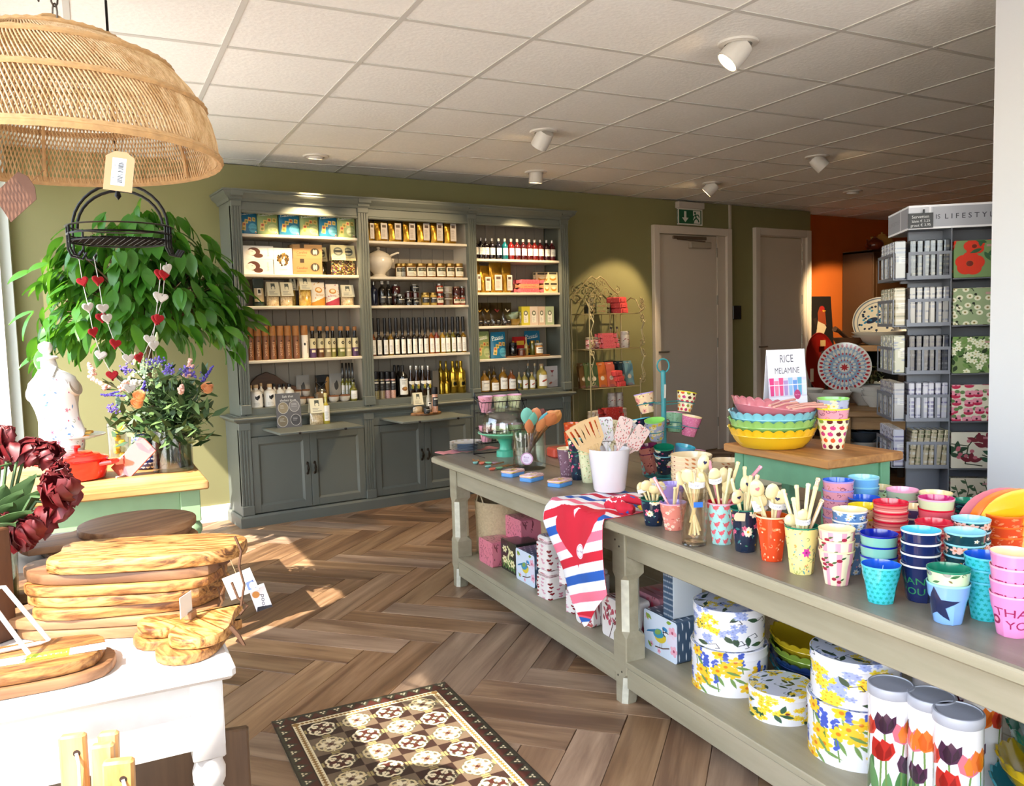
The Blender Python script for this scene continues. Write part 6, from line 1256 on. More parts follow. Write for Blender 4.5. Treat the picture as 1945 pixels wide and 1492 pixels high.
# jute baskets
jute=mat('#b39f7c',.9,noise=.1,nscale=90,bump=.5)
def jbag(t,n,R,h,lab,m=jute):
 c=USH(t,n);o=empty('jute_basket',lab,'basket',c,0)
 ob('basket_wall',B().lathe([(R*.95,0),(R,.01),(R*1.0,h*.5),(R*1.02,h),(R*1.0,h+.002),(R*.985,h-.01),(R*.95,.02),(0,.015)],40,rf=lambda th,z:1+.012*math.sin(5*th+z*20)),m,o)
 for a in(0,PI):ob('rope_handle',B().tube([(R*math.cos(a+q),R*math.sin(a+q),h-.01+.06*math.sin((q+.25)/.5*PI)) for q in(-.25,-.12,0,.12,.25)],.004,6),mat('#b8a685',.9),o)
 a=math.atan2(-c.y,-c.x)+.35
 for k,(da,z) in enumerate(((-.03,.5),(.07,.53))):ob('cherry',B().lathe([(0,-.012),(.009,-.008),(.012,0),(.009,.008),(0,.012)],10,mx=TR((R+.002)*math.cos(a+da),(R+.002)*math.sin(a+da),h*z,0,0,0)),mat('#8a1a20',.7),o)
 ob('cherry_leaf',B().prism([(0,0),(.012,.008),(.022,.03),(.006,.024)],0,.003,mx=TR((R+.004)*math.cos(a+.02),(R+.004)*math.sin(a+.02),h*.55,PI/2,0,a+PI/2)),mat('#4a6a34',.8),o)
 return o
jbag(.11,.365,.155,.285,'tall natural jute basket with embroidered cherries at the shelf\'s far end');jbag(.44,.56,.15,.27,'second jute basket standing in shadow behind the pink tins')
jbag(1.66,.62,.14,.27,'jute basket with cherries in shadow behind the bird tins')
# pink tins, dark tin, bird tin
tin_box('storage_tin',.216,.385,.165,.13,.125,M_pinkt,M_pinkt,'front pink leaf-printed tin at the end of the row')
tin_box('storage_tin',.27,.44,.30,.14,.115,M_pinkt,M_pinkt,'pink leaf-printed tin under another, behind the front one');tin_box('storage_tin',.265,.445,.298,.145,.12,M_pinkt,M_pinkt,'uppermost pink leaf-printed tin of the three',z=.116)
tin_box('storage_tin',.395,.565,.208,.13,.152,M_darkt,mat('#262a24',.3,coat=.3),'black tin with cream flowers between pink and bird tins')
tin_box('storage_tin',.592,.785,.194,.13,.152,M_bird,M_dots,'blue tit tin with dotted sides on the far half of the shelf')
# round heart tin on its edge
o=empty('heart_tin','round heart tin standing on its edge behind the bird tin','tin',USH(.72,.50,.085),TA+PI/2-.5);ob('tin_body',B().lathe([(.082,-.05),(.084,-.048),(.084,.048),(.082,.05)],36,cap1=True,mx=TR(0,0,0,PI/2)),M_heart,o);ob('lid',B().lathe([(.087,.03),(.087,.053),(.084,.055),(0,.056)],36,cap0=False,mx=TR(0,0,0,PI/2)),M_heartl,o)
# heart canisters
def canister(t,n,w,h,lab,z=0.0,knob=False):
 o=empty('heart_canister',lab,'tin',USH(t,n,z+.0004),TA-PI/2+.1,'heart printed tins');P=[(w*(1 if i%2 else .93)*math.cos(PI/8*i+.2),w*(1 if i%2 else .93)*math.sin(PI/8*i+.2)) for i in range(16)] if knob is None else rrect(-w,w,-w,w,w*.35,4)
 ob('canister_body',B().prism(P,0,h*.80,bev=.003),M_heart,o);Q=[(x*.9,y*.9) for x,y in P]
 ob('lid',B().prism(Q,h*.80,h,bev=.008),M_heartl,o);return o
canister(.915,.21,.052,.125,'lower heart canister right of the blue tit tin');canister(.90,.215,.049,.15,'tall heart canister stacked on the one by the blue tit tin',z=.126)
ob('lid_knob',B(),None) if False else None
canister(1.135,.215,.054,.105,'lower scalloped heart tin under the tea towel',knob=None);canister(1.075,.23,.066,.10,'upper scalloped heart tin under the tea towel',z=.106,knob=None);canister(1.02,.36,.06,.13,'heart tin in the second row behind the scalloped pair')
tin_box('floral_tin',1.235,1.35,.15,.10,.118,M_fuch,M_fuch,'fuchsia-printed wavy tin below the towel\'s tip',rot=.12,r=.02)
tin_box('floral_tin',1.41,1.575,.165,.11,.157,M_red,M_red,'tall tin with red blossom branches left of the middle leg');tin_box('floral_tin',1.43,1.60,.30,.13,.165,M_dred,M_dred,'dark red floral tin in the second row behind the middle leg');tin_box('floral_tin',1.60,1.78,.40,.12,.16,M_dred,M_dred,'dark red floral tin behind the large blue tit tin')
tin_box('storage_tin',1.605,1.805,.226,.14,.150,M_bird,M_dots,'large blue tit tin just right of the middle leg')
tin_box('storage_tin',1.715,1.772,.235,.13,.185,M_dots,mat('#c9d2da',.3),'narrow dotted blue tin standing on the blue tit tin',z=.151,r=.008);tin_box('storage_tin',1.80,1.83,.40,.14,.25,mat('#c9cbc4',.4),mat('#8f9a94',.4),'slim pale tin upright behind the dotted one',r=.004)
# round flower tins
def daff(seed,kind):
 r=random.Random(seed);t=Tx(512,140,'#e0e0e4')
 for i in range(64):
  x,y=r.random()*512,r.random()*140
  if kind=='low':
   if i%3==0:
    for k in range(14):t.ell(x+r.uniform(-5,5),y+k*2.6-16,4.2,4,'#3f55b0')
    t.line([(x,y-18),(x+3,y-44)],2.5,'#5a7a3a')
   else:t.flower(x,y,17,'#e6bc2a','#d07a18',6,r.random());t.leaf(x,y-14,36,8,-1.2+r.random(),'#6a8a4a')
  elif kind=='top':
   if i%5<2:
    for k in range(7):t.flower(x+r.uniform(-16,16),y+r.uniform(-12,12),9,'#96a4d4','#7a86b8',5,r.random())
   elif i%5==2:t.leaf(x,y,34,15,r.random()*6,'#2f4a34');t.line([(x,y),(x+20,y+8),(x+28,y-6),(x+18,y-8)],1.8,'#2a2f3a')
   elif i%5==3:
    for k in range(7):t.flower(x+r.uniform(-17,17),y+r.uniform(-13,13),10,'#e9cf3a','#d99a1a',5,r.random())
  else:
   for k in range(3):t.flower(x+r.uniform(-14,14),y+r.uniform(-9,9),10,'#e8c838','#e09a1a',6,r.random())
   if i%4==0:t.leaf(x,y,40,15,r.random()*6,'#2f5238')
   if i%9==0:t.ell(x,y,6,5,'#6a2a24')
 return t
ML,MT,MS=daff(1,'low').mat('daffodil_tin',.2,coat=.5),daff(2,'top').mat('bouquet_tin',.2,coat=.5),daff(3,'small').mat('daffodil_tin',.2,coat=.5)
tl=Tx(256,256,'#c4c8d6');
def lidtex(kind,seed):
 r=random.Random(seed);t=Tx(256,256,'#ccd0dc')
 for i in range(50):
  x,y=r.random()*256,r.random()*256
  if i%2:
   for k in range(5):t.flower(x+r.uniform(-16,16),y+r.uniform(-14,14),10,'#98a5d2' if kind=='top' and i%4==1 else '#e2c63a','#8a8ab0' if kind=='top' else '#d08a1a',5,r.random())
  else:t.leaf(x,y,42,16,r.random()*6,'#2c4634');t.line([(x,y),(x+20,y+10),(x+26,y-4)],2,'#26302c')
 return t.mat('tin_lid',.25,coat=.4)
LT,LS=lidtex('top',5),lidtex('s',6)
def rtin(t,n,R,h,m,lm,lab,z=0.0,lidm=None):
 o=empty('flower_tin',lab,'tin',USH(t,n,z+.0004),rnd.random()*6,'round flower tins');ob('tin_body',B().lathe([(R*.985,0),(R*.985,h*.80),(R*.985,h*.82)],48,vmap=lambda q:q/h),m,o)
 ob('lid',B().lathe([(R,h*.795),(R*1.006,h*.80),(R,h*.81),(R,h*.975),(R*1.004,h*.985),(R*.985,h),(R*.97,h-.002)],48,cap0=False,vmap=lambda q:q/h),m,o);ob('lid_top',B().lathe([(R*.97,h-.002),(R*.5,h-.001)],48,cap0=False,cap1=False).add([(R*.972*math.cos(2*PI*k/40),R*.972*math.sin(2*PI*k/40),h-.0008) for k in range(40)],[tuple(range(40))],0,[(.5+.5*math.cos(2*PI*k/40),.5+.5*math.sin(2*PI*k/40)) for k in range(40)]),lm,o);return o
rtin(2.0,.292,.126,.148,ML,LT,'large daffodil tin under the lilac bouquet tin, left pair');rtin(2.0,.292,.117,.130,MT,LT,'lilac bouquet tin on top of the left pair',z=.149)
rtin(2.245,.285,.098,.092,MS,LS,'small flat daffodil tin standing alone between the tall pairs')
rtin(2.515,.298,.128,.165,ML,LT,'large daffodil tin under the lilac bouquet tin, right pair');rtin(2.515,.298,.12,.128,MT,LT,'lilac bouquet tin on top of the right pair',z=.166)
# tulip canisters
def tulip(t,x,y,s,c1,c2,lean=0.0,fringe=False,stem=True):
 if stem:t.line([(x,y),(x-lean*20,y-60),(x-lean*30,y-190)],5,'#6a8a4a')
 P=[(-.5,.1),(-.62,.6),(-.4,1.15),(-.1,.9),(.1,1.2),(.35,.92),(.6,1.1),(.6,.5),(.42,.1),(0,-.12)]
 if fringe:P=[(px_+(.06 if i%2 else-.06),py_+(.1 if i%2 else 0)) for i,(px_,py_) in enumerate(P)]
 t.poly([(x+a*s,y+b*s) for a,b in P],c1);t.poly([(x+a*s,y+b*s) for a,b in((-.2,0),(-.34,.5),(-.1,1.0),(.12,.55),(.1,0))],c2);t.poly([(x+a*s,y+b*s) for a,b in((.15,.05),(.2,.5),(.42,.95),(.5,.45))],c2)
t=Tx(360,300,'#e2e0e2')
for k in range(2):
 X=180*k
 for(x,y,a,l,w) in((20,10,1.35,130,34),(60,0,1.75,120,30),(110,5,1.3,140,36),(150,0,1.8,120,30),(85,0,1.5,90,28)):t.leaf(X+x,y,l,w,a,rnd.choice(['#4a7a44','#5f8f58','#3f6a3c']))
 tulip(t,X+30,186,46,'#c8402e','#a8281e',.2);tulip(t,X+80,205,48,'#40203a','#2c1428',-.2);tulip(t,X+72,120,54,'#b5241c','#8a1612',.1,True);tulip(t,X+130,180,50,'#cf6a7a','#d9782a',.3);tulip(t,X+160,190,50,'#d9702a','#c85a1a',-.1);tulip(t,X+140,92,46,'#4a2440','#321830',.2)
M_tul=t.mat('tulip_canister',.15,coat=.6);M_lidg=mat('#a9abb4',.35,coat=.2)
TC=B().lathe([(.052,0),(.0535,.002),(.0535,.262)],40,vmap=lambda z:z/.262).mesh('canister_body',M_tul);TLID=B().lathe([(.0545,.262),(.056,.264),(.056,.284),(.054,.287),(.05,.2875),(.049,.285),(0,.285)],40,cap0=False).mesh('lid',M_lidg)
for i,(tt,n,a,lab) in enumerate(((2.708,.205,-1.1,'leftmost tulip canister with grey lid'),(2.80,.235,.6,'middle tulip canister with grey lid'),(2.885,.215,1.9,'tulip canister nearest the camera'),(2.66,.43,0,'tulip canister in the back row, left'),(2.775,.45,1,'tulip canister in the back row, right'))):
 o=empty('tulip_canister',lab,'canister',USH(tt,n,.0004),a,'tulip canisters');ob('canister_body',TC,None,o);ob('lid',TLID,None,o,label='flat grey lid')
# scalloped dishes on the shelf
for i,(c,cn) in enumerate((('#2a7a86','teal'),('#1f3566','navy'),('#7f9a3a','green'),('#b39a1e','mustard'))):p=USH(2.14,.56,.0005+.033*i);piedish((p.x,p.y,p.z),.16,.062,mat(c,.15,coat=.5),'%s scalloped dish of the stack behind the flower tins'%cn)
p=USH(2.12,.70,.215);o=ob('platter',B().lathe([(0,0),(.1,.002),(.17,.03),(.175,.034),(.17,.036),(.1,.008),(0,.006)],44,cap0=False),mat('#a58a12',.2,coat=.5),loc=p,rot=(math.radians(65),0,TA-PI/2),label='large mustard platter leaning behind the flower tins',cat='platter')
for i,(c,cn,dz,dr,dt) in enumerate((('#3f98a8','turquoise',0,0,0),('#c9a81a','yellow',.05,.05,.0),('#1d5a44','dark green',.12,-.05,.01))):p=USH(2.99+dt,.47+.02*i,.0005+dz);piedish((p.x,p.y,p.z),.165,.07,mat(c,.15,coat=.5),'%s scalloped dish at the near end of the shelf'%cn,(.0,.06+.04*i,dr))
# ------------------------------------------------------------------ wire etagere by the door
iron=mat('#a89a72',.45,.3);ex,ey=4.70,5.95;EW,ED=.60,.27
et=empty('wire_etagere','cream wrought-iron etagere with scrolls between cabinet and door','shelf rack',(ex,ey,0))
def scroll(c,R,a0,turns,dirn=1,ax='xz',n=14):
 P=[]
 for k in range(n+1):
  q=k/n;r=R*(1-.8*q);a=a0+dirn*turns*2*PI*q;x,z=math.cos(a)*r,math.sin(a)*r
  P.append((c[0]+x,c[1],c[2]+z) if ax=='xz' else(c[0],c[1]+x,c[2]+z))
 return P
EZ=(1.475,1.149,.789,.426)
b=B()
for x in(0,EW):
 b.tube([(x,0,0),(x,0,.84 if x else 1.58)],.007,6).lathe([(0,-.01),(.011,0),(0,.012)],8,mx=TR(x,0,.85 if x else 1.58))
 b.tube([(x,ED,0),(x,ED,1.62)],.007,6)
ob('post_frame',b,iron,et)
for z in EZ:
 b=B().box(0,EW,0,.008,z-.008,z,bev=.001).box(0,EW,ED-.008,ED,z-.008,z).box(0,.008,.008,ED-.008,z-.008,z).box(EW-.008,EW,.008,ED-.008,z-.008,z)
 for k in range(1,13):b.tube([(EW*k/13,0,z-.004),(EW*k/13,ED,z-.004)],.0022,4)
 ob('shelf_grate',b,iron,et)
b=B()
for x in(.06,.16,.26,.36,.46,.54):b.tube([(x,ED,0),(x,ED,1.475)],.003,5)
ob('back_bars',b,iron,et)
b=B()
for s in(-1,1):
 cx=EW/2
 b.tube([(cx+s*q[0],ED,q[1]) for q in((.30,1.56),(.27,1.66),(.21,1.70),(.16,1.74),(.12,1.79),(.05,1.83),(0,1.80))],.0055,6)
 b.tube([(cx+s*q[0],ED,q[1]) for q in((0,1.74),(.06,1.66),(.12,1.56),(.15,1.48))],.005,6).tube([(cx+s*q[0],ED,q[1]) for q in((.16,1.48),(.02,1.62),(-.01,1.70))],.004,6)
 for(x,z,r,a,t_,d_) in((.22,1.62,.05,0,1.4,1),(.12,1.68,.05,PI,1.3,-1),(.04,1.76,.04,0,1.3,1),(.26,1.70,.04,PI/2,1.2,-1),(.10,1.76,.035,0,1.2,1),(.05,1.66,.03,PI,1.2,1)):b.tube(scroll((cx+s*x,ED,z),r,a if s>0 else PI-a,t_,d_*s),.0045,5)
ob('scroll_crest',b,iron,et)
for x in(0,EW):
 b=B()
 for z0,z1 in((.80,1.149),(1.149,1.475),(1.475,1.62)):
  m_=(z0+z1)/2;b.tube([(x,0,z0),(x,-.05,z0+(m_-z0)*.4),(x,-.02,m_),(x,-.06,m_+(z1-m_)*.5),(x,-.01,z1)],.005,6)
  b.tube(scroll((x,-.035,z0+.05),.035,PI,1.3,1,'yz'),.0045,5).tube(scroll((x,-.04,z1-.03),.03,0,1.2,-1,'yz'),.0045,5)
 b.tube([(x,q[0],q[1]) for q in((0,1.52),(.05,1.60),(.12,1.62),(.2,1.58),(ED,1.62))],.005,6)
 if x:
  for z0,z1 in((.82,1.149),(1.149,1.475),(1.475,1.6)):b.tube([(x,.0,z0),(x+.06,0,z0+.08),(x+.03,0,(z0+z1)/2),(x+.07,0,z1-.08),(x+.01,0,z1)],.005,6).tube(scroll((x+.04,0,z0+.07),.035,PI,1.3,1),.0045,5).tube(scroll((x+.045,0,z1-.06),.035,0,1.2,-1),.0045,5)
 ob('side_scrolls',b,iron,et)
M_crim=cracker_box('#b8302c');M_sage2=cracker_box('#8a8a5c')
def EP(x,y,z):return(ex+x,ey+y,z+.0005)
for i,m in enumerate((M_sage2,M_sage2)):toffee(.20,.048,.05,m,'%s sage cracker box lying on the etagere\'s top shelf'%('lower','upper')[i],EP(.24,.14,EZ[0]+.0485*i))
def endbox(x,y,z,lab,m=M_coral,w=.10,h=.05):return ob('party_cracker',B().prism([(-w*.5,0),(w*.5,0),(w*.5,h*.8),(w*.34,h),(-w*.34,h),(-w*.5,h*.8)],-.08,.08,mx=TR(0,0,0,PI/2)).box(-w*.3,w*.3,-.088,-.08,h*.1,h*.75),m,loc=EP(x,y,z),rot=(0,0,.15),label=lab,cat='gift box',group='coral end-on boxes',smooth=False)
for k in range(3):endbox(.45-.01*k,.13,EZ[0]+.0505*k,'%s coral box seen end-on on the etagere\'s top shelf'%('lowest','middle','topmost')[k])
for k in range(3):endbox(.39-.02*k,.11,EZ[2]+.0505*k,'%s coral box seen end-on in front of the dark green bags'%('lowest','middle','topmost')[k])
for i,(x,y,lab) in enumerate(((.08,.1,'dark tin at the left end of the etagere\'s top shelf'),(.14,.2,'dark tin behind the other at the top left'),(.37,.19,'small dark tin between sage and coral boxes'))):jar('candy_tin',.035,.085,mat('#22241f',.3),mat('#6a6a58',.4,.4),lab,'tin',EP(x,y,EZ[0]))
for k in range(3):toffee(.24-.01*k,.047,.06,M_pink,'%s pink cracker box of the stack on the etagere\'s second shelf'%('lowest','middle','topmost')[k],EP(.30-.012*k,.11,EZ[1]+.0475*k),0,'pink boxes on the etagere')
for i,x in enumerate((.08,.18)):jar('candy_jar',.042,.11,floral('#c9a0a0',[('dot',4,'#8a2a3a'),('dot',4,'#e0d0c8'),('dot',3,'#5a3a3a')],60,64,64,70+i).mat('candy',.2,coat=.5),mat('#8a8070',.4),('left','right')[i]+' glass jar of pink sweets on the etagere\'s second shelf','jar',EP(x,.1+.03*i,EZ[1]))
CAN=floral('#cfc4b8',[('leaf',8,'#8a2a2e'),('leaf',6,'#5a5a3a'),('dot',3,'#8a2a2e')],26,128,128,73).mat('tea_canister',.4)
def can(x,y,z,lab,h=.13,r=.042):return jar('tea_canister',r,h,CAN,mat('#cfc4b8',.4),lab,'canister',EP(x,y,z),None,group='berry-printed canisters')
can(.50,.10,EZ[1],'berry-printed canister at the right end of the second shelf',.155,.045)
for i,x in enumerate((.42,.50)):bottle('liqueur_bottle','round',.025,.2,mat('#b59a6a',.1,coat=.5),mat('#3a2a20',.4),('left','right')[i]+' pale bottle behind the pink boxes on the etagere','bottle',EP(x,.21,EZ[1]),L_white,(.1,.4),.9)
def lean(x,y,z,w,h,c,lab,tilt=-.18,rz=-.15):
 t=Tx(70,150,c);t.ell(35,60,16,15,'#d9c9b4');t.rect(26,76,44,78,'#c9a24a');t.poly([(6,0),(64,0),(50,16),(20,16)],'#8a5a6a',.5)
 return ob('tea_bag',B().box(-w/2,w/2,-.02,.02,0,h*.88,mx=TR(0,0,0,tilt)).box(-w/2,w/2,-.004,.004,h*.88,h,mx=TR(0,0,0,tilt)),t.mat('tea_bag',.5),loc=EP(x,y,z),rot=(0,0,rz),label=lab,cat='bag',group='leaning paper bags',smooth=False)
for i,(x,y,c,lab) in enumerate(((.03,.14,'#6a4a24','brown leaning bag at the far left of the third shelf'),(.08,.12,'#4a5a34','olive leaning bag at the left of the third shelf'),(.12,.10,'#3f5234','dark olive leaning bag, second of its kind'),(.21,.09,'#c0662a','orange leaning bag in the middle of the third shelf'),(.30,.07,'#c4604c','coral leaning bag in the middle of the third shelf'),(.38,.19,'#1d3640','dark teal leaning bag, leftmost of its row'),(.42,.18,'#1d3640','dark teal leaning bag, second of its row'),(.46,.16,'#1d3640','dark teal leaning bag, third of its row'),(.50,.14,'#213c46','dark teal leaning bag, rightmost of its row'),(.55,.10,'#6f96a0','pale blue leaning bag at the right end of the third shelf'))):lean(x,y,EZ[2],.09,.235,c,lab)
for k in range(3):toffee(.27-.01*k,.055,.07,M_crim,'%s red cracker box of the stack on the bottom shelf'%('lowest','middle','topmost')[k],EP(.32-.01*k,.09,EZ[3]+.0555*k),0,'red boxes on the etagere')
for i,(x,y,zz,lab) in enumerate(((.10,.12,0,'canister at the left of the bottom shelf'),(.19,.16,0,'second canister at the left of the bottom shelf'),(.50,.15,0,'canister at the right of the bottom shelf'),(.42,.21,0,'canister behind the red boxes, lower'),(.42,.21,.146,'canister behind the red boxes, upper left'),(.51,.21,.146,'canister behind the red boxes, upper right'),(.51,.225,0,'canister under the upper right one'))):can(x,y,EZ[3]+zz,'berry-printed '+lab,.145,.041)
# ------------------------------------------------------------------ napkin spinner rack
NA=Vector((3.41,2.10,0));NR=math.atan2(-.70,.713);NW=.42
nr=empty('napkin_rack','grey metal spinner rack of paper napkins under a lifestyle header','display rack',NA,NR);gm=mat('#6b6e76',.45,.3);gmd=mat('#2a2c31',.5)
ux,uy=Vector((math.cos(NR),math.sin(NR),0)),Vector((-math.sin(NR),math.cos(NR),0))
def NP(x,y,z):return NA+ux*x+uy*y+Vector((0,0,z))
ob('core_panel',B().box(.03,NW,.12,.14,.1,1.75).box(.12,.14,.14,NW,.1,1.75).box(.17,.174,.0,.12,.1,1.75),gm,nr,smooth=False)
ob('rack_base',B().lathe([(.25,0),(.26,.02),(.24,.04),(.05,.05),(.04,.12),(0,.12)],24,mx=TR(NW/2,NW/2,0)),gmd,nr)
t=Tx(420,110,'#b9bac2');t.rect(0,0,420,9,'#e0e0e4');t.rect(0,101,420,110,'#e0e0e4');t.rect(60,9,80,101,'#b9bac2');t.rect(82,9,88,101,'#e0e0e4');t.rect(94,9,420,101,'#9fa1aa');t.text('IS',116,55,28,'#2a2c33');t.text('L I F E S T Y L E',250,55,33,'#2a2c33')
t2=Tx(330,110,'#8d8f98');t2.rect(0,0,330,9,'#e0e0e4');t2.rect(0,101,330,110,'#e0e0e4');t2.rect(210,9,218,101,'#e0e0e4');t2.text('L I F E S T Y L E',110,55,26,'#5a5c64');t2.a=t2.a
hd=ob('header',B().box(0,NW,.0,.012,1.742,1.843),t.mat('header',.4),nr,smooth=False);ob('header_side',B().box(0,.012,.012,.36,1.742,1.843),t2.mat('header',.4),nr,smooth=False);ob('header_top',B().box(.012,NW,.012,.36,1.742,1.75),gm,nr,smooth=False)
t=Tx(180,110,'#17171b');t.text('Servetten',88,84,32,'#e4e4e2',.02);t.text('klein \u20ac 3,25',92,52,27,'#e4e4e2',.02);t.text('groot \u20ac 3,95',90,22,28,'#e4e4e2',.03)
p=PL(1748,433,NP(0,-.01,0),uy);pq=NP(0,0,0);sx_=(p-NA).dot(ux)
o=empty('price_board','small black board with chalk napkin prices clipped to the header','sign',p,NR);ob('board',B().box(-.05,.05,-.004,0,0,.063),t.mat('price_board'),o,smooth=False);ob('clip',B().box(.01,.016,-.006,.002,.055,.078),gmd,o,smooth=False)
PZs=[PL(1765,y,NA,uy).z for y in(530,619,710,800,889,975)]
PKT={}
def packtex(cols,seed,kind='strip'):
 r=random.Random(seed);t=Tx(48,160,cols[0])
 if kind=='strip':
  for k in range(9):t.rect(0,k*18,48,k*18+9*r.uniform(.6,1.4),r.choice(cols),.8)
 else:t.speck(50,cols,2,7)
 t.rect(4,66,44,96,'#d8d6d0',.45);t.lines(8,40,68,94,3,'#6a6a70',2);return t.mat('napkin_pack',.15,coat=.6)
NPK=[[packtex(c,i*7+j,k) for j in range(3)] for i,(c,k) in enumerate(((['#46494f','#6a685f','#2b2e33','#757062'],'strip'),(['#93918f','#747789','#b0aa98','#636576'],'strip'),(['#33363f','#4a4d57','#1f223d','#606268'],'strip'),(['#a5a5b0','#57547a','#b8b5aa','#727089'],'strip'),(['#a0967d','#b8b4aa','#717557','#57573d'],'strip'),(['#a8a894','#7d8490','#d0ccc0'],'speck')))]
pk_me={}
nn=0
for ti,z in enumerate(PZs):
 ob('tray',B().box(.005,.17,-.0,.118,z,z+.004).box(0,NW,.12,.14,z-.012,z).box(-.055,.0,.01,.30,z,z+.004).box(.178,NW,-.002,.118,z-.004,z),gm,nr,smooth=False)
 b=B();zz=z+.004
 if ti<5:
  b.box(.0,.172,-.006,-.002,z,zz+.012).box(.0,.172,-.006,-.002,z+.105,z+.118)
  for x in(0,.058,.113,.163):b.box(x,x+.009,-.006,-.002,zz+.012,z+.105)
  b.box(-.004,.0,-.006,.05,z,z+.03);ob('pocket_front',b,gm,nr,smooth=False)
  b=B().box(-.058,-.054,.01,.30,z,z+.014).box(-.058,-.054,.01,.30,z+.105,z+.118)
  for y in(.01,.1,.195,.29):b.box(-.058,-.054,y,y+.009,z+.014,z+.105)
  ob('pocket_front',b,gm,nr,smooth=False)
 if ti<5:
  nrow=6
  for k in range(nrow):
   o=ob('napkin_pack',B().box(-.0115,.0115,0,.10,0,.165,bev=.004),NPK[ti][k%3],loc=NP(.022+.0262*k,.004,zz+.0005),rot=(0,.10*(1 if ti==4 else .12*((k*7)%3)),NR),label='%s napkin pack from the left in the %s front pocket of the spinner rack'%(ORD[k],ORD[ti]),cat='napkins',group='napkin packs in the front pockets',smooth=False)
  for k in range(9):
   ob('napkin_pack',B().box(0,.045,-.0135,.0135,0,.165,bev=.004),NPK[(ti*2+1)%6 if ti!=1 else 4][k%3],loc=NP(-.050,.028+.029*k,zz+.0005),rot=(0,0,NR),label='%s napkin pack from the front in the %s left side pocket of the rack'%(ORD[k],ORD[ti]),cat='napkins',group='napkin packs in the side pockets',smooth=False)
for k in range(3):ob('napkin_pack',B().box(-.0115,.0115,0,.09,0,.165,bev=.004),NPK[0][k%3],loc=NP(.085+.027*k,.012,PZs[0]+.045+.004),rot=(0,0,NR),label='%s of three dark napkin packs rising at the back of the top pocket'%ORD[k],cat='napkins',smooth=False) if False else None
# flat gift packs on the right half
def gift(seed,bg,kind):
 r=random.Random(seed);t=Tx(200,160,bg)
 if kind=='poppy':
  for x,y,s in((55,60,50),(70,135,36),(170,150,36)):t.flower(x,y,s,'#c8321e','#d9a53a',5,r.random(),.9);t.ell(x,y,s*.25,None,'#6a1f14')
  t.flower(165,30,30,'#d9925a','#3a1f14',6);[t.leaf(r.uniform(90,190),r.uniform(40,150),46,16,r.random()*6,'#2f5a3a') for _ in range(7)]
 elif kind=='daisy':
  for k in range(26):x,y=(k%6)*36+r.uniform(0,24),(k//6)*36+r.uniform(0,20);t.ell(x,y,12,11,'#dcdac0');t.ell(x,y,4,None,'#8a7a4a');t.ell(x+20,y+8,5,None,'#2a3026') if k%2 else None;t.line([(x+20,y+8),(x+28,y-8)],2.5,'#2a3026') if k%2 else None
 elif kind=='white':
  for k in range(60):t.leaf(r.random()*200,r.random()*160,30,16,r.random()*6,r.choice(['#4a6a34','#2a3a24','#6a8a4a']))
  for k in range(34):t.flower(r.random()*200,r.random()*160,13,'#dedfc4','#b5b07a',5,r.random())
 elif kind=='pansy':
  for k in range(22):x,y=(k%5)*44+r.uniform(0,20),(k//5)*38+r.uniform(0,14);t.ell(x,y-8,17,10,'#b02a4a');t.ell(x-8,y+4,10,None,'#d68a9a');t.ell(x+8,y+4,10,None,'#d68a9a');t.ell(x,y,4,None,'#3a1020');t.ell(x+24,y+10,9,8,'#5a7a4a')
 elif kind=='bramble':
  t.line([(0,110),(60,100),(90,150)],4,'#26301f');t.line([(60,100),(50,20),(110,10)],4,'#26301f');t.line([(110,60),(190,20)],4,'#26301f')
  for x,y,c in((95,120,'#6a1f2a'),(130,130,'#6a1f2a'),(120,95,'#6a1f2a'),(150,60,'#1f4a34'),(175,70,'#1f4a34'),(140,30,'#1f4a34'),(20,80,'#26402c'),(30,50,'#26402c'),(70,30,'#6a1f2a')):[t.leaf(x,y,44,20,a,c) for a in(.3,1.5,2.7)]
  [t.ell(r.uniform(20,120),r.uniform(40,140),8,None,'#b0606a') for _ in range(8)]
 else:
  for k in range(6):x,y=20+34*k,r.uniform(20,60);t.line([(x,y),(x+10,y+50),(x-4,y+100)],3,'#3a4a34');[t.leaf(x+4,y+20*j,28,13,(.5 if j%2 else 2.6),'#3f5a40') for j in range(5)]
 t.rect(112,132,198,142,'#c98a94',.7);return t.mat('gift_pack',.12,coat=.6)
for i,(bg,kd,nm) in enumerate((('#6f8a5a','poppy','red poppies on green'),('#8fa07a','daisy','white daisies on sage'),('#7a8f5c','white','white blossoms on green'),('#d6cdb8','pansy','pink pansies on cream'),('#cfc9b6','bramble','dark bramble leaves on cream'),('#cfc8b2','vine','green vine leaves on cream'))):
 o=ob('napkin_parcel',B().box(0,.225,0,.05,0,.158,bev=.004).box(.0,.225,-.001,0,.002,.156),gift(i+3,bg,kd),loc=NP(.182,.0,PZs[i]+.0006),rot=(0,0,NR),label='large napkin parcel with %s on the rack\'s right half'%nm,cat='napkins',smooth=False)
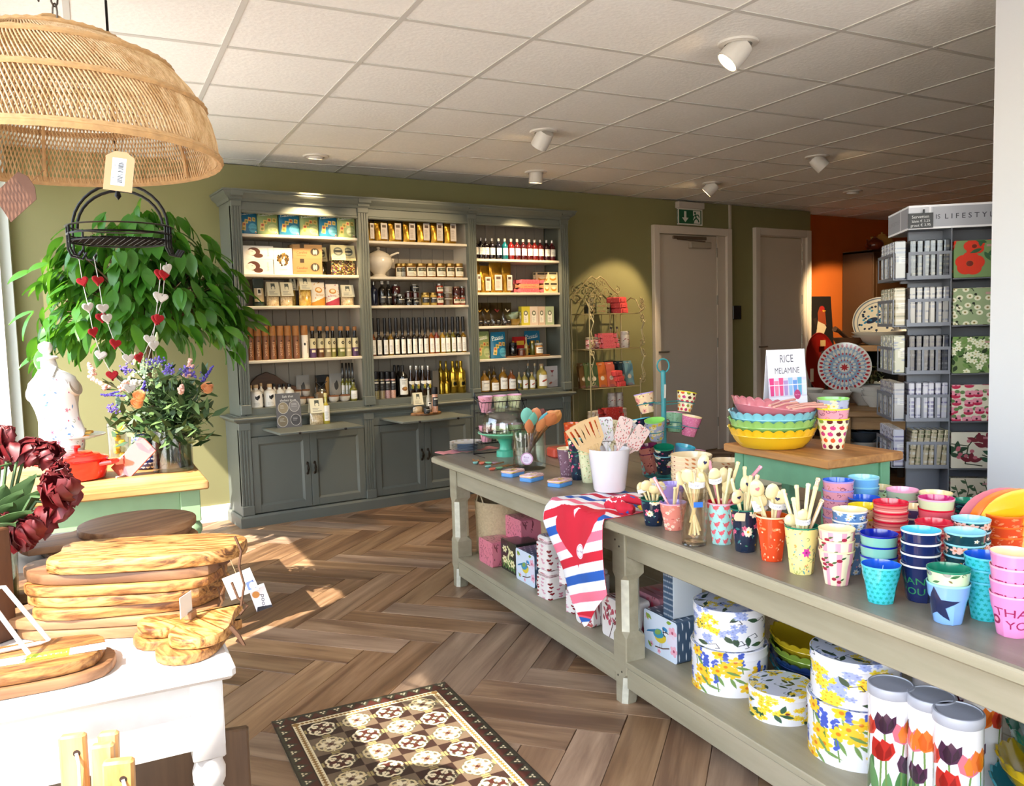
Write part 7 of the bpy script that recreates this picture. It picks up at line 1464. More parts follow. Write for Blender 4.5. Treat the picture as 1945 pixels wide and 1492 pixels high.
# ------------------------------------------------------------------ goods in front of the orange wall
def facing(p):return math.atan2(p.y,p.x)-PI/2
oak=wood('#7d5a36','#b38f62',6,0,.5,9,False,c3='#9a764c');D1=6.4
za=PD(1610,775,D1).z;pa=PD(1520,775,D1);pb=PD(1720,775,D1-.25);Lw=(pb-pa).length+.3;ra=math.atan2(pb.y-pa.y,pb.x-pa.x)
tt=empty('pine_table','pine table stacked with white bowls before the orange wall','table',(pa.x,pa.y,0),ra)
ob('tabletop',B().box(-.2,Lw,-.1,.55,za-.045,za,bev=.006),oak,tt);ob('apron_board',B().box(-.15,Lw-.05,-.06,-.035,za-.14,za-.045),oak,tt,smooth=False);ob('low_shelf',B().box(-.15,Lw-.05,-.08,.5,.30,.335,bev=.004),oak,tt)
for x in(-.17,.30,Lw-.1):
 for y in(-.08,.48):ob('leg',B().box(x,x+.06,y,y+.05,0,za-.045,bev=.004),oak,tt)
wc=mat('#c4c1ba',.2,coat=.4)
def wbowl(px,py,dep,R,H,lab,zz=None,m=None,n=30):
 p=PD(px,py,dep);z=za if zz is None else zz;return ob('ceramic_bowl',B().lathe([(R*.42,0),(R*.45,.006),(R*.78,H*.5),(R,H*.97),(R*1.01,H),(R*.97,H),(R*.74,H*.5),(R*.35,.012),(0,.01)],n),m or wc,loc=(p.x,p.y,z+.0005),label=lab,cat='bowl',group='white ceramic bowls')
MB_=floral('#c9c6c0',[('leaf',9,'#9a2a30'),('dot',4,'#4a6a9a'),('dot',3,'#9a2a30')],70,256,128,90).mat('bowl',.2,coat=.4)
wbowl(1574,758,6.55,.175,.12,'widest white bowl below the red star platter');wbowl(1530,752,6.75,.14,.13,'white bowl half hidden behind the tent card')
for k in range(2):wbowl(1640,762,6.6,.11,.1,'%s bowl of the left white pair beside the rack'%('lower','upper')[k],za+.045*k)
for k in range(3):wbowl(1662,768,6.45,.10,.09,'%s bowl of the right white stack beside the rack'%('lowest','middle','topmost')[k],za+.035*k)
for k in range(2):wbowl(1668,745,6.95,.16,.11,'%s large grey-blue bowl under the leafy plant'%('lower','upper')[k],za+.04*k,mat('#8f9ca4',.25,coat=.4))
def platter(px,py,dep,R,tex,lab,tilt=1.25):
 p=PD(px,py,dep);a=facing(p);o=empty('ceramic_platter',lab,'platter',(p.x,p.y,p.z),a);mx=TR(0,0,0,tilt)
 ob('platter_body',B().lathe([(0,-.012),(R*.6,-.012),(R*.97,.012),(R,.016)],44,cap0=False,mx=mx),wc,o)
 N=44;ring=lambda r,z:[(r*math.cos(2*PI*k/N),r*math.sin(2*PI*k/N),z) for k in range(N)]
 uvr=lambda q:[(.5+q*.5*math.cos(2*PI*k/N),.5+q*.5*math.sin(2*PI*k/N)) for k in range(N)]
 ob('painted_face',B().add(ring(R,.0165)+ring(R*.62,-.006),[(k,(k+1)%N,N+(k+1)%N,N+k) for k in range(N)]+[tuple(range(N,2*N))],0,uvr(1)+uvr(.62),mx),tex,o,ang=60)
 ob('stand',B().tube([(-R*.4,.12,-R*.99),(-R*.35,-.05,-R*.99),(-R*.35,-.06,-R*.9)],.006,5).tube([(R*.4,.12,-R*.99),(R*.35,-.05,-R*.99),(R*.35,-.06,-R*.9)],.006,5).tube([(0,.12,-R*.99),(0,.09,R*.3)],.006,5),mat('#2a2420',.5),o);return o
t=Tx(256,256,'#cfccc6');t.ell(128,128,126,126,'#d6d2cc')
for R_,n_,c,s in((112,34,'#a8242c',9),(96,40,'#7f9cba',9),(84,26,'#d8d4ca',12),(72,26,'#a8242c',6),(58,20,'#7f9cba',10),(48,18,'#d8d4ca',9),(38,16,'#a8242c',4)):
 t.ell(128,128,R_+s,R_+s,'#8fa6c0' if c!='#a8242c' else '#cfccc6') if c=='#d8d4ca' else None
 for k in range(n_):a=2*PI*k/n_;t.ell(128+R_*math.cos(a),128+R_*math.sin(a),s,s*.6,c,a)
t.ell(128,128,26,26,'#d9d5cc');t.star(128,128,22,'#b0202a',8,.5)
platter(1604,697,6.75,.205,t.mat('platter',.2,coat=.4),'round platter with red star and blue petals')
t=Tx(256,256,'#c9c4b6');t.ell(128,128,124,124,'#5f6a7a');t.ell(128,128,118,118,'#c9c4b6');t.ell(128,128,106,106,'#6a7486');t.ell(128,128,102,102,'#cdc8b8')
for x,y,a in((90,140,.4),(180,170,0),(140,60,-.2),(70,70,.1),(200,90,.4)):
 t.ell(x,y,28,13,'#1c2a44',a);t.poly([(x+24,y),(x+44,y+16),(x+40,y-14)],'#1c2a44');t.ell(x-14,y+4,3,None,'#cdc8b8')
for k in range(60):a,q=rnd.random()*6.28,98*math.sqrt(rnd.random());t.ell(128+q*math.cos(a),128+q*math.sin(a),6,5,rnd.choice(['#2a6a94','#1c2a44','#3a84a8']),rnd.random())
ZP=7.3;zs_=PD(1660,655,ZP).z;p=PD(1632,640,ZP)
lb=PD(1600,655,ZP);rb_=PD(1720,655,ZP-.3);Ls=(rb_-lb).length
sh=empty('wall_shelf_unit','dark open shelf unit with an oak board behind the pine table','shelf',(lb.x,lb.y,0),math.atan2(rb_.y-lb.y,rb_.x-lb.x));ob('shelf_board',B().box(-.02,Ls,-.02,.42,zs_-.05,zs_,bev=.004),oak,sh)
ob('shelf_board',B().box(.1,Ls,0,.4,.62,.65),mat('#3a2a1c',.6),sh,smooth=False);ob('back_panel',B().box(.1,Ls,.4,.42,0,zs_-.05),mat('#1d1712',.8),sh,smooth=False)
for x in(.06,Ls-.06):ob('upright',B().box(x,x+.05,.02,.40,0,zs_-.05),mat('#2f2219',.7),sh,smooth=False)
for k in range(2):wbowl(1672,650,ZP+.05,.24,.085,'%s wide white dish under the fish platter'%('lower','upper')[k],zs_+.03*k)
platter(1672,612,ZP+.25,.235,t.mat('platter',.2,coat=.4),'round platter with dark blue fish',1.3)
wo=mat('#5a3a24',.6,noise=.15,nscale=20);p=PD(1612,651,ZP+.1);o=empty('wooden_mortar','dark wooden bowl with a pestle on the oak board','bowl',(p.x,p.y,zs_));ob('bowl_body',B().lathe([(.06,0),(.11,.02),(.135,.07),(.12,.07),(.09,.03),(0,.025)],20),wo,o);ob('pestle',B().tube([(0,0,.05),(-.14,0,.13),(-.2,0,.15)],[.02,.017,.026],8),wo,o)
p=PD(1655,722,6.95);o=empty('leafy_plant','small dark green plant in the grey-blue bowls','plant',(p.x,p.y,za+.1));b=B()
for k in range(70):a=rnd.random()*6.28;q=rnd.random();b.prism([(0,0),(.02,.012),(.05,0),(.02,-.012)],0,.001,mx=TR(.1*q*math.cos(a),.1*q*math.sin(a),.03+.17*rnd.random(),rnd.uniform(-1,1),rnd.uniform(-1,1),a))
ob('leaves',b,mat('#39451f',.6),o,kind='stuff');b=B();[b.tube([(0,0,0),(.05*math.cos(k),.05*math.sin(k),.15)],.004,5) for k in range(7)];ob('stems',b,mat('#4a3a24',.7),o)
for i,(px,py,R,c,lab) in enumerate(((1664,842,.15,'#4a5a6a','dark blue patterned bowl on the low shelf'),(1660,856,.17,'#8fa6b4','pale blue bowl on the low shelf'),(1640,868,.16,'#3a444e','black patterned bowl on the low shelf'),(1672,885,.13,'#b9b6b0','white bowl with red rim on the low shelf'),(1640,897,.12,'#b9b6b0','white dish at the front of the low shelf'),(1676,905,.11,'#b5b2ac','white dish at the right of the low shelf'))):
 wbowl(px,850,6.35+.12*((i*2)%4),R,.1,lab,.3355+(.0 if i>2 else .08),mat(c,.25,coat=.4))
# cupboard with teapots, painting, red tray
CB=Vector((9.08,6.05,0));c_=empty('tall_cupboard','tall brown painted cupboard against the orange wall','cupboard',CB);cbm=mat('#40270f',.55,noise=.05,nscale=5);ct=PY(1650,476,6.1).z
ob('cupboard_body',B().box(0,.02,0,.40,0,ct).box(.53,.55,0,.40,0,ct).box(.02,.53,.38,.40,0,ct).box(.0,.55,0,.40,ct-.02,ct+.01),cbm,c_,smooth=False)
dd=ob('cupboard_door',B().box(0,.55,-.02,0,.05,ct-.02,bev=.004).box(.06,.49,-.026,-.02,.15,ct-.12,bev=.004),cbm,c_);ob('knob',B().lathe([(.01,0),(.016,.02),(0,.03)],10,mx=TR(.5,-.02,1.2,PI/2)),mat('#3a2a1a',.4),dd)
oc=empty('open_shelves','warm lit open shelves beside the brown cupboard','shelf',CB+Vector((.56,.06,0)));ob('shelf_carcass',B().box(0,.02,0,.34,0,ct-.3).box(1.1,1.12,0,.34,0,ct-.3).box(.02,1.1,.32,.34,0,ct-.3),mat('#b5823a',.6),oc,smooth=False)
for z in(.5,1.0,1.45,ct-.32):ob('shelf_board',B().box(.02,1.1,.0,.32,z,z+.025),mat('#c9964a',.6),oc,smooth=False)
def teapot(p,s,m,lab):
 o=empty('teapot',lab,'teapot',p);ob('pot_body',B().lathe([(s*.55,0),(s*.95,s*.4),(s,s*.75),(s*.8,s*1.15),(s*.4,s*1.35),(s*.36,s*1.38)],24,cap1=True),m,o);ob('lid',B().lathe([(s*.38,s*1.37),(s*.3,s*1.5),(s*.08,s*1.56),(s*.12,s*1.66),(0,s*1.72)],20,cap0=False),m,o)
 ob('spout',B().tube([(-s*.85,0,s*.5),(-s*1.25,0,s*.8),(-s*1.45,0,s*1.25)],[s*.2,s*.13,s*.1],8),m,o);ob('handle',B().tube([(s*.75,0,s*1.1),(s*1.3,0,s*1.2),(s*1.35,0,s*.7),(s*.9,0,s*.45)],s*.09,7),m,o)
teapot(CB+Vector((.23,.12,ct+.0105)),.105,mat('#6a2a14',.3,coat=.3),'dark red teapot on top of the brown cupboard');teapot(CB+Vector((.50,.2,ct+.0105)),.145,mat('#c9a45c',.25,coat=.3),'large yellow teapot on top of the brown cupboard')
t=Tx(160,260,'#15100e');t.poly([(30,50),(90,60),(120,110),(100,140),(70,150),(55,90)],'#c9b89a');t.poly([(70,140),(120,120),(118,190),(86,210),(70,180)],'#8a3a1a');t.ell(100,200,16,14,'#a01f1a');t.poly([(100,195),(126,190),(104,184)],'#c9952a');t.poly([(60,100),(40,150),(62,160)],'#2a1f1a')
a,b_=PY(1532,562,6.30),PY(1590,640,6.30);a.x=max(a.x,8.29);pn=empty('rooster_painting','dark rooster painting leaning against the orange wall','painting',((a.x+b_.x)/2,6.36,b_.z-.15),0);w=abs(b_.x-a.x);h=a.z-b_.z+.15
ob('canvas',B().box(-w/2,w/2,-.02,.02,0,h,mx=TR(0,0,0,-.08)),t.mat('painting',.6),pn,smooth=False)
ob('easel',B().box(-w/2,w/2,-.25,.06,-.03,-.001).box(-w/2,-w/2+.05,-.25,.06,-(b_.z-.15),-.03).box(w/2-.05,w/2,-.25,.06,-(b_.z-.15),-.03),mat('#2a1d14',.6),pn,smooth=False)
p=PY(1564,690,6.12);o=empty('red_tray','large oval red tray standing in front of the painting','tray',(p.x,6.16,p.z));ob('tray_disc',B().lathe([(0,0),(.28,0),(.30,.02),(.295,.024),(.275,.006),(0,.006)],40,cap0=False,mx=TR(0,0,0,1.45,0,0,(.95,1.2,1))),mat('#7a120e',.35),o);ob('paper_label',B().box(-.045,.045,-.035,-.03,.2,.27),mat('#a88a5c',.7),o,smooth=False);ob('price_sticker',B().box(-.24,-.19,-.05,-.045,-.2,-.05),mat('#b9b0a4',.7),o,smooth=False)
ob('tray_stand',B().box(-.3,.3,-.1,.05,-.365-.02,-.365).box(-.3,-.25,-.1,.05,-p.z,-.385).box(.25,.3,-.1,.05,-p.z,-.385),mat('#2a1d14',.6),o,smooth=False)
# ------------------------------------------------------------------ tile-patterned vinyl mat
rug0,rugx=Vector((.799,2.863,0)),Vector((1.455,2.79,0))-Vector((.799,2.863,0));RW=rugx.length;RL=1.15;ra=math.atan2(rugx.y,rugx.x)
RP=520;RH=int(RP*RL/RW);t=Tx(RP,RH,'#2c241c');CRM,BRN,TAU,MAR='#ddd0ac','#2c1c16','#6f6152','#4a231c'
for k in range(60):
 for(x,y,d) in((k*40,0,'b'),(k*40,RH,'t'),(0,k*40,'l'),(RP,k*40,'r')):
  if d in 'bt':q=1 if d=='b' else-1;t.poly([(x,y+q*4),(x+40,y+q*4),(x+20,y+q*40)],'#3a3a2c');t.poly([(x+20,y+q*42),(x+60,y+q*42),(x+40,y+q*10)],MAR);t.flower(x+20,y+q*18,9,CRM,'#3a3a2c',3,PI/2*q)
  else:q=1 if d=='l' else-1;t.poly([(x+q*4,y),(x+q*4,y+40),(x+q*40,y+20)],'#3a3a2c');t.poly([(x+q*42,y+20),(x+q*42,y+60),(x+q*10,y+40)],MAR);t.flower(x+q*18,y+20,9,CRM,'#3a3a2c',3,0 if q>0 else PI)
for a,c in((46,CRM),(66,BRN)):t.rect(a,a,RP-a,RH-a,c)
for k in range(120):
 for c in(56,):
  for x,y in((56,50+k*12),(RP-56,50+k*12),(50+k*12,56),(50+k*12,RH-56)):
   if 48<x<RP-48 and 48<y<RH-48:t.poly([(x-7,y),(x,y+7),(x+7,y),(x,y-7)],'#8a6a3a')
TS=(RP-132)/4.0;nrow=int((RH-132)/TS)+1
for i in range(-1,5):
 for j in range(-1,nrow+1):
  cx,cy=66+TS*(i+.5),66+TS*(j+.5);od=(i+j)%2;s=TS/100
  m=lambda x,y:(max(66,min(RP-66,x)),max(66,min(RH-66,y)))
  if not(66<=cx<=RP-66 and 66<=cy<=RH-60):continue
  t.rect(*m(cx-TS/2,cy-TS/2),*m(cx+TS/2,cy+TS/2),'#33201a' if od else '#6b5a48');t.poly([m(cx,cy-TS*.5),m(cx+TS*.5,cy),m(cx,cy+TS*.5),m(cx-TS*.5,cy)],'#4d3c30' if od else '#7d6b56')
  for k in range(4):
   a=k*PI/2;A=a+PI/4;c1=CRM
   t.leaf(cx+6*s*math.cos(a),cy+6*s*math.sin(a),36*s,15*s,a,c1 if not od else MAR)
   t.line([(cx+TS*.34*math.cos(A)+20*s*math.cos(A+PI/2),cy+TS*.34*math.sin(A)+20*s*math.sin(A+PI/2)),(cx+TS*.34*math.cos(A)-20*s*math.cos(A+PI/2),cy+TS*.34*math.sin(A)-20*s*math.sin(A+PI/2))],12*s,'#57523e');t.line([(cx+TS*.34*math.cos(A)+(17-i_*8.5)*s*math.cos(A+PI/2)+(3 if i_%2 else-3)*s*math.cos(A),cy+TS*.34*math.sin(A)+(17-i_*8.5)*s*math.sin(A+PI/2)+(3 if i_%2 else-3)*s*math.sin(A)) for i_ in range(5)],2.4*s,CRM)
   for sg in(-1,1):b_=A+sg*.5;t.line([(cx+(24+14*math.cos(q_))*s*math.cos(a+sg*.42)-14*s*math.sin(q_)*sg*math.sin(a+sg*.42),cy+(24+14*math.cos(q_))*s*math.sin(a+sg*.42)+14*s*math.sin(q_)*sg*math.cos(a+sg*.42)) for q_ in[i_*.6-1.2 for i_ in range(7)]],6*s,CRM if od else '#cbb98c');t.ell(cx+22*s*math.cos(a+sg*.55),cy+22*s*math.sin(a+sg*.55),5*s,None,CRM)
   for sg in():b_=A+sg*.35;t.line([(cx+14*s*math.cos(A),cy+14*s*math.sin(A)),(cx+30*s*math.cos(b_),cy+30*s*math.sin(b_)),(cx+42*s*math.cos(A+sg*.25),cy+42*s*math.sin(A+sg*.25)),(cx+34*s*math.cos(A+sg*.06),cy+34*s*math.sin(A+sg*.06))],5.5*s,CRM)
   t.line([(cx+46*s*math.cos(a)+10*s*math.cos(a+PI/2),cy+46*s*math.sin(a)+10*s*math.sin(a+PI/2)),(cx+46*s*math.cos(a)-10*s*math.cos(a+PI/2),cy+46*s*math.sin(a)-10*s*math.sin(a+PI/2))],6*s,'#9a8a5a')
  t.star(cx,cy,9*s,MAR if not od else CRM,4,.5,0)
ob('floor_mat',B().box(0,RW,-RL,0,.0005,.0045),t.mat('floor_mat',.45),loc=rug0,rot=(0,0,ra),label='brown and cream tile-patterned vinyl mat on the herringbone floor',cat='mat',smooth=False)
# ------------------------------------------------------------------ white table with olive-wood boards
WT=Vector((.378,1.571,0));WROT=GA;wht=mat('#cfcbc6',.5,noise=.04,nscale=25,bump=.04)
wt=empty('white_table','white painted table with barley-twist leg in the lower left','table',WT,WROT);ZW=.75;WL=1.42;WD=.56
ob('tabletop',B().box(-WD,0,.0,WL,ZW-.028,ZW,bev=.008),wht,wt);ob('front_apron',B().box(-WD+.02,-.022,.035,.055,ZW-.165,ZW-.028),wht,wt,smooth=False);ob('side_apron',B().box(-.045,-.024,.055,WL-.08,ZW-.165,ZW-.028),wht,wt,smooth=False)
def twist(th,z):return 1+.16*math.sin(2*th+z*2*PI/.10)
for x,y in((-.052,.063),(-.052,WL-.1),(-WD+.06,.063),(-WD+.06,WL-.1)):
 ob('leg',B().box(x-.03,x+.03,y-.03,y+.03,ZW-.19,ZW-.028,bev=.003).lathe([(.026,.50),(.03,.51),(.031,.53),(.026,.545),(.028,.56)],24,cap0=False,mx=TR(x,y,0)).lathe([(.026,.12+.38*k/44) for k in range(45)],24,rf=lambda th,z:1+.24*math.sin(th+z*2*PI/.075),cap0=False,mx=TR(x,y,0)).box(x-.03,x+.03,y-.03,y+.03,0,.12,bev=.004),wht,wt,ang=60)
OLV=wood('#54300f','#bb8f58',26,0,.42,5.5,True,3.2,c3='#9a6a36',contrast=(.36,.6));OLV2=wood('#5e3717','#b08149',30,0,.45,6,True,2.4,c3='#8f5f31',contrast=(.34,.64));ACA=wood('#6e4a30','#a87e58',9,0,.5,7,True,1.5,c3='#8c6444')
def blob(L,Wd,seed,wob=.06,n=28,p=3.0):
 r=random.Random(seed);ph=[r.random()*6.28 for _ in range(3)]
 P=[]
 for i in range(n):
  a=2*PI*i/n;c,s=math.cos(a),math.sin(a);k=(abs(c)**p+abs(s)**p)**(-1/p)*(1+wob*math.sin(2*a+ph[0])*.6+wob*math.sin(3*a+ph[1])+wob*.5*math.sin(5*a+ph[2]));P.append((c*k*L/2,s*k*Wd/2))
 return P
def board(P,th,m,lab,loc,rz,cat='cutting board',tilt=(0,0),cord=None,name='cutting_board',group='olive wood boards on the white table'):
 o=empty(name,lab,cat,loc,0,group);o.rotation_euler=(tilt[0],tilt[1],rz);ob('board',B().prism(P,0,th,bev=th*.2,segs=2),m,o,ang=28)
 if cord:ob('cord',B().tube([Vector(c) for c in cord],.0025,5),mat('#5a3a1e',.8),o)
 return o
z=ZW+.0005
for i,(L,Wd,th,x,y,rz,m,w_) in enumerate(((.40,.20,.024,.235,1.955,-.50,ACA,'bottom'),(.43,.19,.020,.232,1.95,-.47,ACA,'second from the bottom'),(.37,.18,.024,.25,1.94,-.43,OLV2,'third from the bottom'),(.40,.18,.022,.245,1.94,-.52,OLV,'fourth from the bottom'),(.41,.175,.022,.25,1.935,-.46,OLV2,'third from the top'),(.41,.175,.023,.25,1.94,-.49,ACA,'second from the top'),(.395,.19,.031,.292,1.92,-.45,OLV,'thick topmost'))):
 board(blob(L,Wd,20+i,.04,p=3.6),th,m,'%s olive wood board of the tall stack on the white table'%w_,(x,y,z),rz,cord=[(L*.42,-.02,th*.5),(L*.5,-.02,th*.4),(L*.53,-.03,-.02),(L*.5,-.04,-.05)] if i%2 else None);z+=th+.0006
ZST=z
def heartP(s):return[(s*16*math.sin(u)**3/17,s*(13*math.cos(u)-5*math.cos(2*u)-2*math.cos(3*u)-math.cos(4*u))/17) for u in[-2*PI*i/36 for i in range(36)]]
board(heartP(.118),.020,OLV2,'lower heart-shaped olive board at the table\'s front right corner',(.325,1.735,ZW+.0005),1.78);board(heartP(.118),.022,OLV,'upper heart-shaped olive board with the card holder on it',(.342,1.748,ZW+.0215),1.95)
board(blob(.30,.17,41,.03,p=4),.02,ACA,'lower rounded board under the wrapped one at the front left',(.035,1.735,ZW+.0005),-.12);board(blob(.29,.16,42,.03,p=4),.022,OLV2,'rounded olive board with a green paper wrapper at the front left',(.03,1.742,ZW+.0215),-.14)
t=Tx(200,40,'#cfd6d8');t.rect(20,0,66,40,'#a3b82a');t.text('RASTELI',43,20,12,'#e8ecd6');t.rect(110,0,158,40,'#a3b82a');t.text('RASTELI',134,20,12,'#e8ecd6');t.leaf(70,10,40,16,.5,'#7a9aa8');t.leaf(165,10,30,14,.5,'#7a9aa8')
ob('paper_wrapper',B().box(-.146,.146,-.018,.018,.0,.0008),t.mat('wrapper',.5),loc=(.03,1.72,ZW+.0442),rot=(0,0,-.14),label='green and white paper band around the front left board',cat='wrapper',smooth=False)
wm=mat('#d8d8da',.4,coat=.2);zb=ZW+.048
ob('wire_stand',B().tube([(-.13,-.0,0),(.02,.035,0),(.035,.03,.005),(-.03,.02,.12),(-.05,.0,.125),(-.052,-.02,.12),(.012,-.035,.005),(.0,-.04,0),(-.13,-.055,0)],.0042,8),wm,loc=(.045,1.75,zb),rot=(0,0,-.2),label='white bent wire plate stand on the wrapped board',cat='stand')
p=PZ(362,1172,ZW+.046);o=empty('card_holder','small wooden block holding a thin price card on the heart board','card holder',(p.x,p.y,ZW+.0445),.9);ob('block',B().box(-.012,.012,-.008,.008,0,.015,bev=.001),ACA,o);ob('card',B().box(-.04,.008,-.0006,.0006,.012,.055),mat('#cfcbc2',.6),o,smooth=False)
def tag(P,w,h,tex,lab,rz,tilt=.1,name='paper_tag',string=None,loc_m=None):
 o=empty(name,lab,'tag',P,0);o.rotation_euler=(0,tilt,rz);ob('card',B().box(-w/2,w/2,-.0008,.0008,-h,0),tex,o,smooth=False)
 if string:ob('string',B().tube([(0,0,0),(0,.002,string)],.0008,4),mat('#8a7a5a',.8),o)
t=Tx(100,80,'#d8d5cf');t.lines(6,60,14,74,7,'#555',1.5);t.rect(66,8,94,38,'#4a5a8a');t.ell(86,20,12,12,'#b9bfd0');T1=t.mat('tag')
t=Tx(70,90,'#cfccd0');t.text('good',38,30,26,'#1a1a22',1.3);t.ell(22,60,16,12,'#b97a3a');t.poly([(0,0),(70,0),(70,8),(10,16)],'#1a1a22');T2=t.mat('tag')
tag(PD(448,1088,1.75),.062,.05,T1,'white printed tag hanging at the right end of the board stack',-.5,-.35,string=.03);tag(PD(486,1112,1.79),.035,.055,T2,'white tag with dark lettering behind the first tag',-.5,-.3,string=.04)
ob('leather_cords',B().tube([PD(x,y,1.72) for x,y in((446,1018),(456,1040),(452,1070),(462,1110),(458,1150))],.003,6).tube([PD(x,y,1.73) for x,y in((440,1105),(452,1135),(470,1150),(456,1166))],.003,6).tube([PD(x,y,1.62) for x,y in((438,1190),(452,1205),(463,1224),(450,1214))],.0045,6).tube([PD(x,y,1.6) for x,y in((446,1195),(452,1240),(452,1272))],[.003,.0045,.0005],6),mat('#4a2d16',.8),label='brown leather cords hanging from the boards over the table edge',cat='cord') if False else None
for i,pts in enumerate((((446,1018),(458,1045),(454,1075),(464,1110),(458,1150)),((440,1105),(452,1135),(470,1150),(456,1166)),((438,1190),(452,1205),(463,1224),(450,1214)))):ob('leather_cord',B().tube([PD(x,y,(1.72,1.73,1.62)[i]) for x,y in pts],(.0028,.003,.0045)[i],6),mat('#4a2d16',.8),label=('long brown cord hanging down the right end of the board stack','short knotted cord behind the white tag','thick cord loop at the tip of the heart boards')[i],cat='cord')
board([(.165*math.cos(2*PI*i/48),.165*math.sin(2*PI*i/48)) for i in range(48)],.022,ACA,'large round acacia board at the back of the white table',(.385,2.70,ZW+.046),.5);board([(.17*math.cos(2*PI*i/48)-(.0 if abs(i-24)>3 else .13),.17*math.sin(2*PI*i/48)) for i in range(48)],.02,ACA,'round board with a handle under the large round one',(.37,2.72,ZW+.024),.1);board(blob(.4,.3,60,.02,p=6),.022,ACA,'square board lowest under the round boards',(.33,2.72,ZW+.0005),.2)
board(blob(.3,.22,61,.01,p=8),.022,OLV2,'rectangular board in shadow left of the tall stack',(.06,2.27,ZW+.0005),-.3);board(blob(.29,.2,62,.01,p=8),.024,ACA,'upper rectangular board in shadow left of the tall stack',(.06,2.26,ZW+.0235),-.25)
ob('standing_board',B().box(-.012,.012,-.1,.1,0,.235,bev=.003),wood('#3a1f10','#5c361c',9,2),loc=(-.05,1.95,ZW+.0005),rot=(0,0,-1.0),label='dark brown board standing upright at the left picture edge',cat='cutting board')
# boards standing in a crate below
cr=empty('wooden_crate','tall dark crate of small boards on the floor before the white table','crate',(.15,1.475,0),-.25);cw=wood('#33271d','#5a4634',9,0)
ob('crate_side',B().box(-.2,.2,-.1,-.085,0,.5).box(-.2,.2,.06,.075,0,.5).box(-.2,-.185,-.085,.06,0,.5).box(.185,.2,-.085,.06,0,.5).box(-.185,.185,-.085,.06,0,.02),cw,cr,smooth=False)
BM=wood('#9a6a38','#cfa066',14,2,.5,8,True,1.2,c3='#b98a50')
for i,(x,y,tx,ty,top,w) in enumerate(((136,1424,-.05,-.10,.55,.021),(182,1416,.02,-.08,.56,.016),(176,1430,.02,-.05,.55,.018),(208,1436,.05,.02,.548,.024))):
 p=PD(x,y,1.355+.02*(i%2));o=empty('serving_board',('light wooden board with corded hole, left in the crate','ridged wooden board behind the others in the crate','plain wooden board in the middle of the crate','light wooden board with white cord, right in the crate')[i],'cutting board',(p.x,p.y,.022),0,'boards standing in the crate');o.rotation_euler=(ty,tx*.5,-.35);h=p.z-.022
 ob('board',B().box(-w,w,-.010,.010,0,h,bev=.004),BM,o)
 if i in(0,3):ob('hole',B().lathe([(.006,0),(0,.0005)],12,cap0=True,mx=TR(w*.35,-.0105,h-.03,PI/2)),mat('#2a180c',.9),o);ob('cord',B().tube([(w*.35,-.011,h-.03),(w*.6,-.02,h-.045),(w*.5,-.016,h-.09),(w*.2,-.014,h-.13)],.003,6),mat('#cfc3ae',.9),o)
for i in range(6):
 p=PD(238+17*i,1466+4*i,1.36);ob('serving_board',B().box(-.02,.02,-.008,.008,0,max(.2,p.z-.022),bev=.002),BM,loc=(p.x,p.y,.022),rot=(.15,.12-.05*i,-.5),label='%s of six short boards at the right of the crate'%ORD[i],cat='cutting board',group='short boards in the crate')
ob('leaning_panel',B().box(-.16,.16,-.012,.012,0,.53,bev=.004),wood('#4a3626','#6f543c',7,2),loc=(.28,1.78,0),rot=(-.08,0,-.3),label='dark wooden board leaning upright under the white table',cat='cutting board')
# ------------------------------------------------------------------ tulips in a glass on the white table
def parrot(P,s,m,o,seed):
 r=random.Random(seed);b=B()
 for k in range(9):
  a=k*2.4;tl=.05+.45*(k/9);mx=TR(0,0,0,0,tl,a)
  b.grid(lambda u,v:(s*.95*(u-.5)*math.sin(PI*min(1,v*.85+.12))**.6*(1+.12*math.sin(17*v+k)),-s*.42*math.sin(PI*v*.7)*(1-1.6*(u-.5)**2)+s*.07*math.sin(11*u+k)*v,s*v*1.0),6,6,thick=.0015,mx=mx)
 return ob('tulip_head',b,m,o,mx=Matrix.Translation(P)@TR(0,0,0,r.uniform(-1.2,1.2),r.uniform(-1.2,1.2),r.random()*6),ang=70)
TV=Vector((.0,2.13,ZW));tu=empty('tulip_bouquet','dark red parrot tulips drooping from a glass at the left edge','flowers',TV);trd=mat('#5c0c12',.5,noise=.25,nscale=40);tgr=mat('#3f5a2e',.6,noise=.1,nscale=30)
gv=empty('glass_vase','clear glass vase holding the red tulips','vase',TV);ob('vase_body',B().lathe([(.045,.001),(.05,.005),(.055,.15),(.06,.17),(.057,.17),(.052,.15),(.046,.012),(0,.01)],28),glass('#e9f0e6',.02,1.6,.9),gv);ob('water',B().lathe([(.045,.012),(.05,.1),(0,.1)],24),glass('#b9c4a4',.02,1.4,.85),gv)
for i,(x,y,d,s) in enumerate(((20,880,1.78,.062),(42,868,1.82,.058),(72,868,1.84,.062),(88,872,1.86,.055),(112,900,1.84,.045),(120,948,1.72,.075),(134,958,1.74,.06),(92,985,1.72,.055),(76,1005,1.7,.06),(60,1030,1.68,.06),(38,1045,1.67,.065),(2,845,1.8,.05),(5,1010,1.7,.05))):
 p=PD(x,y,d+.10)-TV;parrot(p,s*.92,trd,tu,i);q=p.normalized();ob('stem',B().tube([(rnd.uniform(-.02,.02),rnd.uniform(-.02,.02),.02),(p.x*.2,p.y*.2,.17),(p.x*.6,p.y*.6,max(.2,p.z*.85+.05)),p],.004,6),tgr,tu)
